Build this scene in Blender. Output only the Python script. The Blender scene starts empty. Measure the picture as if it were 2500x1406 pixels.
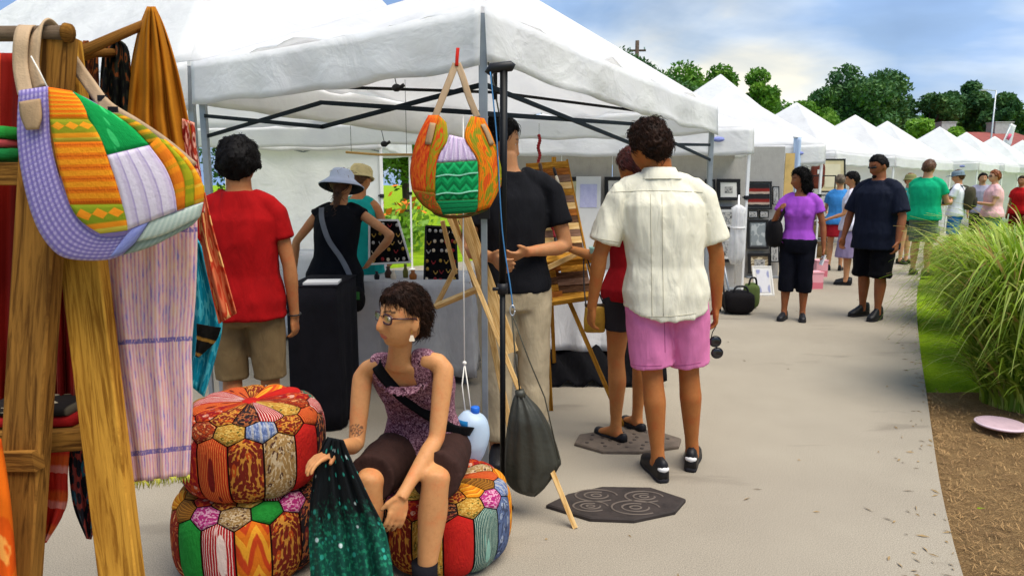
import bpy, math, random
import numpy as np
from mathutils import Vector, Matrix, noise
from math import sin, cos, pi, radians, sqrt, atan2
V = Vector
random.seed(7)
SC = bpy.context.scene
COL = SC.collection

# ------------------------------------------------------------------ camera
F = 1650.0; W = 2500.0; HH = 1406.0; HC = 1.45; PITCH = math.atan(253.0 / F)
cam_d = bpy.data.cameras.new('camera'); cam = bpy.data.objects.new('camera', cam_d); COL.objects.link(cam)
cam_d.sensor_width = 36; cam_d.lens = 36 * F / W; cam_d.clip_start = .05; cam_d.clip_end = 3000
cam.location = (0, 0, HC); cam.rotation_euler = (pi / 2 - PITCH, 0, 0)
SC.camera = cam
cam_d.dof.use_dof = True; cam_d.dof.focus_distance = 2.9; cam_d.dof.aperture_fstop = 9.0

# ------------------------------------------------------------------ world: summer sky with broken cloud
SUN_EL, SUN_AZ = radians(66), radians(133)      # azimuth measured from +Y towards +X
wd = bpy.data.worlds.new('World'); SC.world = wd; wd.use_nodes = True
nt = wd.node_tree; nt.nodes.clear()
def WN(t, **k):
    n = nt.nodes.new(t)
    for a, b in k.items(): setattr(n, a, b)
    return n
out = WN('ShaderNodeOutputWorld'); mixs = WN('ShaderNodeMixShader')
sky = WN('ShaderNodeTexSky'); sky.sky_type = 'NISHITA'; sky.sun_disc = False
sky.sun_elevation = SUN_EL; sky.sun_rotation = SUN_AZ; sky.air_density = 1.0; sky.dust_density = 1.5
b1 = WN('ShaderNodeBackground'); b1.inputs[1].default_value = .07
b2 = WN('ShaderNodeBackground'); b2.inputs[1].default_value = .82
tc = WN('ShaderNodeTexCoord'); mp = WN('ShaderNodeMapping'); mp.inputs['Scale'].default_value = (1, 1, 2.6)
mp.inputs['Location'].default_value = (.35, .1, .0)
n1 = WN('ShaderNodeTexNoise'); n1.inputs['Scale'].default_value = 2.1; n1.inputs['Detail'].default_value = 7; n1.inputs['Roughness'].default_value = .52
n1.inputs['Distortion'].default_value = .35
cov = WN('ShaderNodeValToRGB'); cov.color_ramp.elements[0].position = .30; cov.color_ramp.elements[1].position = .52
cov.color_ramp.elements[0].color = (.25, .25, .25, 1)
n2 = WN('ShaderNodeTexNoise'); n2.inputs['Scale'].default_value = 1.7; n2.inputs['Detail'].default_value = 6; n2.inputs['Distortion'].default_value = .5
mp2 = WN('ShaderNodeMapping'); mp2.inputs['Scale'].default_value = (1, 1, 2.2); mp2.inputs['Location'].default_value = (1.4, .2, .5)
ccol = WN('ShaderNodeValToRGB')
e = ccol.color_ramp.elements
e[0].position = .34; e[0].color = (.20, .32, .56, 1)
e[1].position = .62; e[1].color = (.98, .90, .72, 1)
m = e.new(.46); m.color = (.29, .43, .67, 1)
m = e.new(.54); m.color = (.60, .68, .78, 1)
L = nt.links.new
L(tc.outputs['Generated'], mp.inputs[0]); L(mp.outputs[0], n1.inputs['Vector']); L(n1.outputs['Fac'], cov.inputs[0])
L(tc.outputs['Generated'], mp2.inputs[0]); L(mp2.outputs[0], n2.inputs['Vector'])
# one cream cloud bank low over the tents
nrm = WN('ShaderNodeVectorMath', operation='NORMALIZE'); L(tc.outputs['Generated'], nrm.inputs[0])
dotn = WN('ShaderNodeVectorMath', operation='DOT_PRODUCT'); L(nrm.outputs[0], dotn.inputs[0]); dotn.inputs[1].default_value = V((.235, .93, .135)).normalized()
mr = WN('ShaderNodeMapRange'); mr.inputs[1].default_value = .968; mr.inputs[2].default_value = .999; mr.inputs[3].default_value = -.085; mr.inputs[4].default_value = .15; L(dotn.outputs['Value'], mr.inputs[0])
addn = WN('ShaderNodeMath', operation='ADD'); L(n2.outputs['Fac'], addn.inputs[0]); L(mr.outputs[0], addn.inputs[1]); L(addn.outputs[0], ccol.inputs[0])
L(sky.outputs[0], b1.inputs[0]); L(ccol.outputs[0], b2.inputs[0])
L(cov.outputs[0], mixs.inputs[0]); L(b1.outputs[0], mixs.inputs[1]); L(b2.outputs[0], mixs.inputs[2]); L(mixs.outputs[0], out.inputs[0])

sd = bpy.data.lights.new('sun', 'SUN'); sd.energy = 3.0; sd.angle = radians(48); sd.color = (1, .94, .83)
sun = bpy.data.objects.new('sun', sd); COL.objects.link(sun)
sdir = V((sin(SUN_AZ) * cos(SUN_EL), cos(SUN_AZ) * cos(SUN_EL), sin(SUN_EL)))
sun.rotation_euler = sdir.to_track_quat('Z', 'Y').to_euler()
vs = SC.view_settings; vs.view_transform = 'Standard'; vs.look = 'None'; vs.exposure = 0.8; vs.gamma = 1; vs.use_curve_mapping = False

# ------------------------------------------------------------------ pixel helpers
def ray(px, py):
    u = (px - W / 2) / F; v = (HH / 2 - py) / F
    return V((u, cos(PITCH) + v * sin(PITCH), -sin(PITCH) + v * cos(PITCH)))
def at(px, py, Y):
    r = ray(px, py); t = Y / r.y
    return V((r.x * t, Y, HC + r.z * t))
def G(px, py, z=0.0):
    r = ray(px, py); t = (z - HC) / r.z
    return V((r.x * t, r.y * t, z))

# ------------------------------------------------------------------ colours and materials
def C(h, k=1.0):
    h = h.lstrip('#'); o = []
    for i in (0, 2, 4):
        c = int(h[i:i + 2], 16) / 255
        o.append(min(1, k * (c / 12.92 if c <= .04045 else ((c + .055) / 1.055) ** 2.4)))
    return (*o, 1)
MATS = {}
class NT:
    def __init__(s, name):
        s.m = bpy.data.materials.new(name); s.m.use_nodes = True; s.t = s.m.node_tree
        s.b = s.t.nodes['Principled BSDF']; s.out = s.t.nodes['Material Output']
    def n(s, t, **k):
        x = s.t.nodes.new(t)
        for a, b in k.items():
            if a.startswith('i_'):
                key = a[2:]; key = int(key) if key.isdigit() else key.replace('_', ' ')
                x.inputs[key].default_value = b
            else: setattr(x, a, b)
        return x
    def l(s, a, b): s.t.links.new(a, b)
    def math(s, op, a, b=None, c=None):
        x = s.n('ShaderNodeMath', operation=op)
        for i, q in enumerate((a, b, c)):
            if q is None: continue
            if isinstance(q, (int, float)): x.inputs[i].default_value = q
            else: s.l(q, x.inputs[i])
        return x.outputs[0]
    def mix(s, fac, a, b, mode='MIX'):
        x = s.n('ShaderNodeMix', data_type='RGBA', blend_type=mode)
        for i, q in ((0, fac), (6, a), (7, b)):
            if isinstance(q, (int, float)): x.inputs[i].default_value = q
            elif isinstance(q, tuple): x.inputs[i].default_value = q
            else: s.l(q, x.inputs[i])
        return x.outputs[2]
    def coord(s, kind='Object', scale=(1, 1, 1), rot=(0, 0, 0), loc=(0, 0, 0)):
        t = s.n('ShaderNodeTexCoord'); mpn = s.n('ShaderNodeMapping')
        mpn.inputs['Scale'].default_value = scale; mpn.inputs['Rotation'].default_value = rot; mpn.inputs['Location'].default_value = loc
        s.l(t.outputs[kind], mpn.inputs[0]); return mpn.outputs[0]
    def noise(s, vec, scale, detail=4, rough=.55, dist=0):
        x = s.n('ShaderNodeTexNoise', i_Scale=scale, i_Detail=detail, i_Roughness=rough, i_Distortion=dist)
        s.l(vec, x.inputs['Vector']); return x.outputs['Fac']
    def vor(s, vec, scale, out='Distance', feat='F1', rnd=1.0):
        x = s.n('ShaderNodeTexVoronoi', feature=feat, i_Scale=scale); x.inputs['Randomness'].default_value = rnd
        s.l(vec, x.inputs['Vector']); return x.outputs[out]
    def ramp(s, f, stops):
        x = s.n('ShaderNodeValToRGB'); e = x.color_ramp.elements
        while len(e) > 1: e.remove(e[-1])
        e[0].position = stops[0][0]; e[0].color = stops[0][1]
        for p, c in stops[1:]:
            q = e.new(p); q.color = c
        s.l(f, x.inputs[0]); return x.outputs[0]
    def step(s, f, edge, soft=.02):
        x = s.n('ShaderNodeMapRange', i_1=edge - soft, i_2=edge + soft, clamp=True); s.l(f, x.inputs[0]); return x.outputs[0]
    def bump(s, h, strength=.3, dist=.01):
        x = s.n('ShaderNodeBump', i_Strength=strength, i_Distance=dist); s.l(h, x.inputs['Height']); s.l(x.outputs[0], s.b.inputs['Normal'])
    def base(s, c):
        if isinstance(c, tuple): s.b.inputs['Base Color'].default_value = c
        else: s.l(c, s.b.inputs['Base Color'])
    def rough(s, r): s.b.inputs['Roughness'].default_value = r
    def translucent(s, col, f):
        tr = s.n('ShaderNodeBsdfTranslucent')
        if isinstance(col, tuple): tr.inputs[0].default_value = col
        else: s.l(col, tr.inputs[0])
        mx = s.n('ShaderNodeMixShader', i_0=f); s.l(s.b.outputs[0], mx.inputs[1]); s.l(tr.outputs[0], mx.inputs[2]); s.l(mx.outputs[0], s.out.inputs[0])

def mat(name, col, rough=.75, var=.18, scale=6, bump=.0, bscale=60, metal=0, spec=.3, alt=None, kind='Object', stretch=(1, 1, 1), bdist=.004):
    if name in MATS: return MATS[name]
    t = NT(name); c = C(col) if isinstance(col, str) else col
    t.rough(rough); t.b.inputs['Metallic'].default_value = metal; t.b.inputs['Specular IOR Level'].default_value = spec
    vec = t.coord(kind, stretch)
    d = C(alt) if alt else tuple(x * (1 - var * 1.6) for x in c[:3]) + (1,)
    hi = tuple(min(1, x * (1 + var * .6)) for x in c[:3]) + (1,)
    f = t.noise(vec, scale, 5)
    t.base(t.ramp(f, [(.3, d), (.52, c), (.75, hi)]))
    if bump: t.bump(t.noise(vec, bscale, 3), bump, bdist)
    MATS[name] = t.m; return t.m
def cloth(name, col, var=.12, fold=.5, rough=.9, alt=None):
    if name in MATS: return MATS[name]
    t = NT(name); c = C(col); t.rough(rough); t.b.inputs['Specular IOR Level'].default_value = .12
    t.b.inputs['Sheen Weight'].default_value = .0
    vec = t.coord('Object')
    d = C(alt) if alt else tuple(x * (1 - var * 1.5) for x in c[:3]) + (1,)
    t.base(t.ramp(t.noise(vec, 11, 4), [(.3, d), (.6, c)]))
    v2 = t.coord('Object', (1, 1, .35))
    h = t.math('ADD', t.math('MULTIPLY', t.noise(v2, 16, 3, .5, .6), fold), t.math('MULTIPLY', t.noise(vec, 260, 2), .06))
    t.bump(h, .55, .03)
    MATS[name] = t.m; return t.m
def skin(name, col):
    if name in MATS: return MATS[name]
    t = NT(name); c = C(col); t.rough(.58); t.b.inputs['Specular IOR Level'].default_value = .28
    t.b.inputs['Subsurface Weight'].default_value = .12; t.b.inputs['Subsurface Radius'].default_value = (.012, .005, .003)
    vec = t.coord('Object'); red = (min(1, c[0] * 1.08), c[1] * .80, c[2] * .72, 1); pale = tuple(min(1, x * 1.15) for x in c[:3]) + (1,)
    a = t.ramp(t.noise(vec, 14, 6, .65), [(.3, red), (.5, c), (.72, pale)]); a = t.mix(t.math('MULTIPLY', t.step(t.noise(vec, 90, 3, .6), .58, .08), .16), a, dark(red, .55))
    at_ = t.n('ShaderNodeVertexColor', layer_name='mark')
    t.base(t.mix(at_.outputs['Alpha'], a, at_.outputs['Color']))
    t.bump(t.math('ADD', t.noise(vec, 220, 3), t.math('MULTIPLY', t.noise(vec, 40, 3), .7)), .16, .004)
    MATS[name] = t.m; return t.m
def wood(name, c1, c2, scale=1.0, axis=2, rough=.6, knots=True):
    """grain runs along the local axis given by UV v"""
    if name in MATS: return MATS[name]
    t = NT(name); t.rough(.88); t.b.inputs['Specular IOR Level'].default_value = .06
    vec = t.coord('UV', (26 * scale, 1.6 * scale, 1))
    f = t.noise(vec, 2.6, 7, .68, 1.0)
    v3 = t.coord('UV', (5 * scale, .8 * scale, 1)); f2 = t.noise(v3, 1.3, 3, .5, .6)
    col = t.ramp(f, [(.28, tuple(q * .8 for q in C(c2)[:3]) + (1,)), (.40, C(c2)), (.55, C(c1)), (.75, tuple(min(1, x * 1.25) for x in C(c1)[:3]) + (1,))])
    col = t.mix(t.math('MULTIPLY', t.step(f2, .58, .12), .55), col, C(c2))
    if knots:
        k = t.vor(t.coord('UV', (3.2 * scale, 1.1 * scale, 1)), 1.0)
        col = t.mix(t.math('SUBTRACT', 1.0, t.step(k, .085, .05)), col, tuple(x * .35 for x in C(c2)[:3]) + (1,))
    t.base(col); t.bump(f, .6, .006)
    MATS[name] = t.m; return t.m
def pat(name, kind, c1, c2, c3=None, scale=4.0, fade=.25, rough=.9, bump=.35):
    """printed / woven cloth on UVs"""
    if name in MATS: return MATS[name]
    t = NT(name); t.rough(rough); t.b.inputs['Specular IOR Level'].default_value = .12
    c1, c2 = C(c1), C(c2); c3 = C(c3) if c3 else c2
    uv = t.coord('UV', (scale, scale, 1)); sp = t.n('ShaderNodeSeparateXYZ'); t.l(uv, sp.inputs[0]); x, y = sp.outputs[0], sp.outputs[1]
    warp = t.noise(uv, 1.6, 3)
    if kind == 'stripes':                       # across v
        s_ = t.math('FRACT', t.math('ADD', y, t.math('MULTIPLY', warp, .12)))
        col = t.mix(t.step(s_, .5, .06), c1, c2); col = t.mix(t.step(s_, .8, .04), col, c3)
    elif kind == 'vstripes':
        s_ = t.math('FRACT', t.math('ADD', x, t.math('MULTIPLY', warp, .10)))
        col = t.mix(t.step(s_, .55, .08), c1, c2); col = t.mix(t.step(s_, .86, .03), col, c3)
    elif kind == 'zigzag':
        z = t.math('ADD', y, t.math('MULTIPLY', t.math('PINGPONG', x, .5), 1.3)); s_ = t.math('FRACT', z)
        col = t.mix(t.step(s_, .34, .04), c1, c2); col = t.mix(t.step(s_, .68, .04), col, c3)
    elif kind == 'dots':
        d = t.vor(uv, 1.0, rnd=.25); col = t.mix(t.step(d, .30, .03), c2, c1); col = t.mix(t.step(d, .12, .03), c3, col)
    elif kind == 'floral':
        d = t.vor(uv, 1.0, rnd=.9); d2 = t.vor(uv, 2.7, rnd=1); dd = t.math('ADD', d, t.math('MULTIPLY', t.noise(uv, 5, 2), .28))
        col = t.mix(t.step(dd, .48, .02), c2, c1); col = t.mix(t.math('MULTIPLY', t.step(d2, .62, .03), .9), col, c3)
        col = t.mix(t.step(d, .10, .02), c3, col)
    elif kind == 'leaf':
        v2 = t.n('ShaderNodeMapping'); v2.inputs['Scale'].default_value = (1.0, .42, 1); v2.inputs['Rotation'].default_value = (0, 0, .7); t.l(uv, v2.inputs[0])
        d = t.vor(v2.outputs[0], 1.6, rnd=.8); w_ = t.n('ShaderNodeTexWave', i_Scale=2.4, i_Distortion=2.5); t.l(uv, w_.inputs[0])
        col = t.mix(t.step(d, .36, .02), c2, c1); col = t.mix(t.math('MULTIPLY', t.step(w_.outputs['Fac'], .82, .05), t.step(d, .36, .02)), col, c3)
        col = t.mix(t.math('SUBTRACT', 1.0, t.step(d, .07, .02)), col, c1)
    elif kind == 'paisley':
        d = t.math('ADD', t.vor(uv, .8, rnd=.8), t.math('MULTIPLY', t.noise(uv, 3.2, 2), .22)); f = t.math('PINGPONG', t.math('MULTIPLY', d, 3.4), 1.0)
        col = t.mix(t.step(f, .38, .05), c1, c2); col = t.mix(t.step(f, .78, .04), col, c3)
    elif kind == 'check':
        a = t.step(t.math('FRACT', x), .5, .12); b = t.step(t.math('FRACT', y), .5, .12)
        col = t.mix(t.math('MULTIPLY', a, .7), c1, c2); col = t.mix(t.math('MULTIPLY', b, .6), col, c3)
    elif kind == 'ikat':
        n_ = t.noise(t.coord('UV', (scale * 3.2, scale * .8, 1)), 1.2, 5, .6); w_ = t.math('FRACT', x)
        col = t.ramp(n_, [(.36, c2), (.5, c1), (.64, c3)]); col = t.mix(t.math('MULTIPLY', t.step(w_, .72, .1), .55), col, (.62, .55, .42, 1))
    elif kind == 'border':                      # rows of arches, dotted lines and bars
        s_ = t.math('FRACT', y); a_ = t.math('PINGPONG', t.math('MULTIPLY', x, 3.0), .5)
        arch = t.math('LESS_THAN', t.math('ABSOLUTE', t.math('SUBTRACT', s_, .3)), t.math('MULTIPLY', a_, .36))
        col = t.mix(arch, c1, c2); col = t.mix(t.step(s_, .62, .03), col, c2); col = t.mix(t.math('MULTIPLY', t.step(s_, .82, .02), 1.0), col, c3)
    elif kind == 'kantha':                      # running-stitch bands
        s_ = t.math('FRACT', t.math('ADD', y, t.math('MULTIPLY', warp, .08))); st = t.math('FRACT', t.math('MULTIPLY', x, 4.0))
        col = t.mix(t.step(s_, .55, .05), c1, c2); st_ = t.math('MULTIPLY', t.step(st, .5, .06), t.math('LESS_THAN', t.math('ABSOLUTE', t.math('SUBTRACT', s_, .28)), .07))
        col = t.mix(st_, col, c3)
    elif kind == 'plaid':                       # handwoven: mottled ground, pale warp lines, a few dark weft lines
        n_ = t.noise(t.coord('UV', (scale * 3.4, scale * 2.2, 1)), 1.3, 5, .65); col = t.ramp(n_, [(.36, c2), (.48, c1), (.62, c3)])
        col = t.mix(t.math('MULTIPLY', t.step(t.math('FRACT', t.math('MULTIPLY', x, 4.6)), .55, .14), .62), col, (.80, .62, .52, 1))
        fy = t.math('FRACT', t.math('ADD', t.math('MULTIPLY', y, .55), t.math('MULTIPLY', warp, .02))); ln = t.math('LESS_THAN', t.math('ABSOLUTE', t.math('SUBTRACT', fy, .5)), .022)
        col = t.mix(t.math('MULTIPLY', ln, t.step(t.noise(uv, 14, 2), .42, .08)), col, (.16, .12, .30, 1))
    elif kind == 'batik':                       # blotchy leafy dye work
        n_ = t.noise(uv, 1.7, 3, .55, .8); col = t.ramp(n_, [(.36, c1), (.42, c1), (.46, c2), (.56, c2), (.60, c3)])
        w_ = t.n('ShaderNodeTexWave', i_Scale=1.5, i_Distortion=7, i_Detail=2); t.l(uv, w_.inputs[0]); col = t.mix(t.math('MULTIPLY', t.step(w_.outputs['Fac'], .78, .06), .45), col, tuple(q * .45 for q in c1[:3]) + (1,))
    else:
        col = t.mix(t.step(warp, .5, .25), c1, c2)
    wear = t.noise(uv, .9, 4); col = t.mix(t.math('MULTIPLY', t.step(wear, .45, .3), fade), col, tuple(q * .55 for q in c1[:3]) + (1,))
    t.base(col)
    fine = t.coord('UV', (scale * 45, scale * 45, 1))
    t.bump(t.math('ADD', t.math('MULTIPLY', t.noise(uv, 3.0, 3), .8), t.math('MULTIPLY', t.noise(fine, 1, 2), .25)), bump, .012)
    MATS[name] = t.m; return t.m
def dark(c, k=.5): return tuple(x * k for x in c[:3]) + (1,)

# ------------------------------------------------------------------ mesh builder
class MB:
    def __init__(s): s.v = []; s.f = []; s.u = []
    def add(s, vs, fs, uv=None):
        o = len(s.v); s.v += [V(p) for p in vs]; s.f += [tuple(i + o for i in f) for f in fs]
        s.u += uv if uv else [(0, 0)] * len(vs); return s
    def box(s, c, size, R=None):
        c = V(c); a, b, d = [q / 2 for q in size]; vs = []; uv = []
        for z in (-d, d):
            for y in (-b, b):
                for x in (-a, a):
                    p = V((x, y, z)); vs.append(c + (R @ p if R else p)); uv.append((x + y * .7, z + y * .2))
        return s.add(vs, [(0, 2, 3, 1), (4, 5, 7, 6), (0, 1, 5, 4), (2, 6, 7, 3), (0, 4, 6, 2), (1, 3, 7, 5)], uv)
    def beam(s, p0, p1, w, h, side=(1, 0, 0), off=0.0):
        """square bar with slightly eased edges; UV v runs along it"""
        p0, p1 = V(p0), V(p1); d = p1 - p0; Ln = d.length; d.normalize()
        a = V(side); a = (a - d * a.dot(d)).normalized(); b = d.cross(a)
        e = min(w, h) * .08; ring = [(-w/2 + e, -h/2), (w/2 - e, -h/2), (w/2, -h/2 + e), (w/2, h/2 - e), (w/2 - e, h/2), (-w/2 + e, h/2), (-w/2, h/2 - e), (-w/2, -h/2 + e)]
        vs = []; uv = []
        for t_ in (0, 1):
            q = p0 + d * Ln * t_; acc = off; pr = ring[-1]
            for (x, y) in ring:
                vs.append(q + a * x + b * y); uv.append((x * 1.0 + y * .9 + off, Ln * t_ + off * 3))
        fs = [(i, (i + 1) % 8, 8 + (i + 1) % 8, 8 + i) for i in range(8)] + [tuple(range(7, -1, -1)), tuple(range(8, 16))]
        return s.add(vs, fs, uv)
    def tube(s, pts, rads, n=8, cap=True, flat=1.0, side=None):
        pts = [V(p) for p in pts]
        if isinstance(rads, (int, float)): rads = [rads] * len(pts)
        prev = None; rings = []
        for i, p in enumerate(pts):
            d = (pts[min(i + 1, len(pts) - 1)] - pts[max(i - 1, 0)])
            d = d.normalized() if d.length > 1e-9 else V((0, 0, 1))
            if prev is None:
                a = V(side) if side else (V((1, 0, 0)) if abs(d.x) < .8 else V((0, 1, 0)))
            else: a = prev
            a = a - d * a.dot(d); a = a.normalized() if a.length > 1e-6 else d.orthogonal().normalized(); prev = a; b = d.cross(a); r = rads[i]
            rx, ry = r if isinstance(r, tuple) else (r, r * flat)
            rings.append([p + a * (rx * cos(2 * pi * k / n)) + b * (ry * sin(2 * pi * k / n)) for k in range(n)])
        return s.loft(rings, cap)
    def loft(s, rings, cap=True):
        n = len(rings[0]); vs = []; uv = []; fs = []; acc = 0
        for i, r in enumerate(rings):
            if i: acc += (V(r[0]) - V(rings[i - 1][0])).length
            for k, p in enumerate(r): vs.append(p); uv.append((k / n, acc))
        for i in range(len(rings) - 1):
            for k in range(n):
                fs.append((i * n + k, i * n + (k + 1) % n, (i + 1) * n + (k + 1) % n, (i + 1) * n + k))
        if cap:
            vs += [sum((V(p) for p in rings[0]), V()) / n, sum((V(p) for p in rings[-1]), V()) / n]; uv += [(.5, 0), (.5, acc)]
            a = len(vs) - 2; b = a + 1; o = (len(rings) - 1) * n
            for k in range(n):
                fs.append((a, (k + 1) % n, k)); fs.append((b, o + k, o + (k + 1) % n))
        return s.add(vs, fs, uv)
    def ball(s, c, r, R=None, nu=14, nv=9, fn=None):
        c = V(c); r = r if isinstance(r, tuple) else (r, r, r); rings = []
        for j in range(1, nv):
            th = pi * j / nv; rg = []
            for k in range(nu):
                ph = 2 * pi * k / nu; p = V((sin(th) * cos(ph), sin(th) * sin(ph), -cos(th)))
                q = V((p.x * r[0], p.y * r[1], p.z * r[2]))
                if fn: q = fn(q, p)
                rg.append(c + (R @ q if R else q))
            rings.append(rg)
        return s.loft(rings)
    def lathe(s, c, prof, n=24, R=None):
        c = V(c); rings = []
        for (r, z) in prof:
            rings.append([c + ((R @ V((r * cos(2*pi*k/n), r * sin(2*pi*k/n), z))) if R else V((r * cos(2*pi*k/n), r * sin(2*pi*k/n), z))) for k in range(n)])
        return s.loft(rings)
    def grid(s, fn, nu, nv, uvs=(1, 1), flip=False):
        vs = []; uv = []; fs = []
        for j in range(nv + 1):
            for i in range(nu + 1):
                u, v_ = i / nu, j / nv; vs.append(fn(u, v_)); uv.append((u * uvs[0], v_ * uvs[1]))
        for j in range(nv):
            for i in range(nu):
                a = j * (nu + 1) + i; q = (a, a + 1, a + nu + 2, a + nu + 1); fs.append(q[::-1] if flip else q)
        return s.add(vs, fs, uv)
    def mesh(s, name, smooth=True):
        me = bpy.data.meshes.new(name); me.from_pydata([tuple(p) for p in s.v], [], s.f)
        ul = me.uv_layers.new(name='UVMap'); vi = [0] * len(me.loops); me.loops.foreach_get('vertex_index', vi)
        flat = []
        for i in vi: flat += s.u[i]
        ul.data.foreach_set('uv', flat)
        if smooth: me.polygons.foreach_set('use_smooth', [True] * len(me.polygons))
        me.update(); return me

def link(name, me, m, parent=None, thick=0, off=0):
    o = bpy.data.objects.new(name, me); COL.objects.link(o)
    if m: me.materials.clear(); me.materials.append(m)
    if parent:
        o.parent = parent; o.matrix_parent_inverse = parent.matrix_basis.inverted()
    if thick:
        md = o.modifiers.new('thickness', 'SOLIDIFY'); md.thickness = thick; md.offset = off
    return o
def obj(name, mb, m, parent=None, smooth=True, thick=0, off=0):
    return link(name, mb.mesh(name, smooth), m, parent, thick, off)
def tag(o, label, cat, group=None):
    o['label'] = label; o['category'] = cat
    if group: o['group'] = group
    return o
def thing(name, label, cat, loc=(0, 0, 0), group=None):
    o = bpy.data.objects.new(name, None); COL.objects.link(o); o.location = loc; o.empty_display_size = .1
    o.matrix_basis = Matrix.Translation(V(loc)); return tag(o, label, cat, group)
def structure(o): o['kind'] = 'structure'; return o
def remesh(mb, voxel, it=2, fac=.5, name='tmp'):
    me = mb.mesh(name); o = bpy.data.objects.new(name, me); COL.objects.link(o)
    r = o.modifiers.new('r', 'REMESH'); r.mode = 'VOXEL'; r.voxel_size = voxel; r.use_smooth_shade = True
    if it: q = o.modifiers.new('s', 'SMOOTH'); q.iterations = it; q.factor = fac
    dg = bpy.context.evaluated_depsgraph_get(); n = bpy.data.meshes.new_from_object(o.evaluated_get(dg))
    bpy.data.objects.remove(o); bpy.data.meshes.remove(me)
    n.polygons.foreach_set('use_smooth', [True] * len(n.polygons)); return n
def displace(me, fn):
    n = len(me.vertices); co = [0.0] * (3 * n); me.vertices.foreach_get('co', co); no = [0.0] * (3 * n); me.vertices.foreach_get('normal', no)
    for i in range(n):
        p = V(co[3*i:3*i+3]); q = V(no[3*i:3*i+3]); p = fn(p, q); co[3*i:3*i+3] = p
    me.vertices.foreach_set('co', co); me.update()
def nz(p, s=1.0): return noise.noise(V(p) * s)
def lerp(a, b, t): return a + (b - a) * t
def poly(pts, t):
    """point at t (0..1) along a polyline of tuples/vectors, by arc length"""
    pts = [V(p) for p in pts]; ls = [(pts[i+1] - pts[i]).length for i in range(len(pts) - 1)]; tot = sum(ls); d = t * tot
    for i, q in enumerate(ls):
        if d <= q or i == len(ls) - 1: return pts[i].lerp(pts[i+1], d / q if q else 0)
        d -= q
def smoothpts(pts, n):
    """Catmull-Rom through pts"""
    pts = [V(p) for p in pts]; out = []; m = len(pts) - 1
    for k in range(n + 1):
        t = k / n * m; i = min(int(t), m - 1); t -= i
        p0, p1, p2, p3 = pts[max(i-1, 0)], pts[i], pts[i+1], pts[min(i+2, m)]
        out.append(.5 * ((2*p1) + (p2-p0)*t + (2*p0-5*p1+4*p2-p3)*t*t + (3*p1-p0-3*p2+p3)*t**3))
    return out
def drape(name, left, right, Y, m, parent=None, folds=5, amp=.012, nu=28, nv=36, thick=.003, bow=0.0, uvs=(1, 1), seed=0, top_amp=.3):
    """a hanging cloth whose left and right edges run through photo points; Y depth (or (Yleft, Yright)) of the thing it hangs on"""
    Yl, Yr = Y if isinstance(Y, tuple) else (Y, Y)
    Lp = smoothpts([(x, y, 0) for x, y in left], 24); Rp = smoothpts([(x, y, 0) for x, y in right], 24)
    mb = MB()
    def fn(u, v_):
        a, b = poly(Lp, v_), poly(Rp, v_); q = a.lerp(b, u); y = lerp(Yl, Yr, u)
        k = top_amp + (1 - top_amp) * v_
        y += k * amp * (sin(2*pi*folds*u + seed + 1.3*sin(3*v_+seed)) + .5*sin(2*pi*folds*1.7*u + 2*seed)) - bow * sin(pi*u)
        y += .4 * amp * nz((u*3, v_*3, seed), 1.7)
        return at(q.x, q.y, y)
    mb.grid(fn, nu, nv, uvs)
    return obj(name, mb, m, parent, True, thick)
# ------------------------------------------------------------------ people
def frame(fwd, up):
    u = V(up).normalized(); f = V(fwd); f = (f - u * f.dot(u)).normalized(); r = f.cross(u)
    return Matrix(((r.x, f.x, u.x), (r.y, f.y, u.y), (r.z, f.z, u.z)))
def pl(x, xs, ys):
    if x <= xs[0]: return ys[0]
    for i in range(len(xs) - 1):
        if x <= xs[i+1]: return ys[i] + (ys[i+1] - ys[i]) * (x - xs[i]) / (xs[i+1] - xs[i])
    return ys[-1]
def sstep(a, b, x):
    t = max(0, min(1, (x - a) / (b - a))); return t * t * (3 - 2 * t)
def headpt(p, fem=False, fine=True):
    """unit direction -> point on a head 0.225 m high (x right, y forward, z up)"""
    zr = p.z; x, y, z = p.x * .0765, p.y * .097, zr * .1125
    if zr < 0:
        g = math.sqrt(max(1e-6, 1 - abs(zr) ** 3.4)) / math.sqrt(max(1e-6, 1 - zr * zr)); g = min(g, 2.0)
        if y > 0: y *= lerp(1, g, sstep(0, .04, y) * .9)
        x *= lerp(1, g, .55) * (1 - (.36 if fem else .29) * (-zr) ** 1.5)
        if y < 0: y *= 1 - .42 * sstep(.1, 1, -zr)
    if y > 0:
        y *= .93
        if fine:
            ax = abs(x)
            if -.058 < z < .03:
                h = pl(z, (-.058, -.048, -.040, .012, .03), (0, .016, .027, .006, 0)); sg = pl(z, (-.045, .02), (.0125, .007))
                y += h * math.exp(-(x / sg) ** 2)
            y -= .011 * math.exp(-((ax - .031) / .015) ** 2 - ((z - .003) / .013) ** 2)
            y += .005 * math.exp(-((ax - .03) / .02) ** 2 - ((z - .026) / .008) ** 2)
            y += .006 * math.exp(-((ax - .04) / .016) ** 2 - ((z + .028) / .016) ** 2)
            y += .0085 * math.exp(-(x / .021) ** 2 - ((z + .0685) / .0085) ** 2)
            y -= .0055 * math.exp(-(x / .024) ** 2 - ((z + .0675) / .0028) ** 2)
            y -= .004 * math.exp(-(x / .025) ** 2 - ((z + .084) / .006) ** 2)
            y += .012 * math.exp(-(x / .021) ** 2 - ((z + .101) / .013) ** 2)
    return V((x, y, z))
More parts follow.
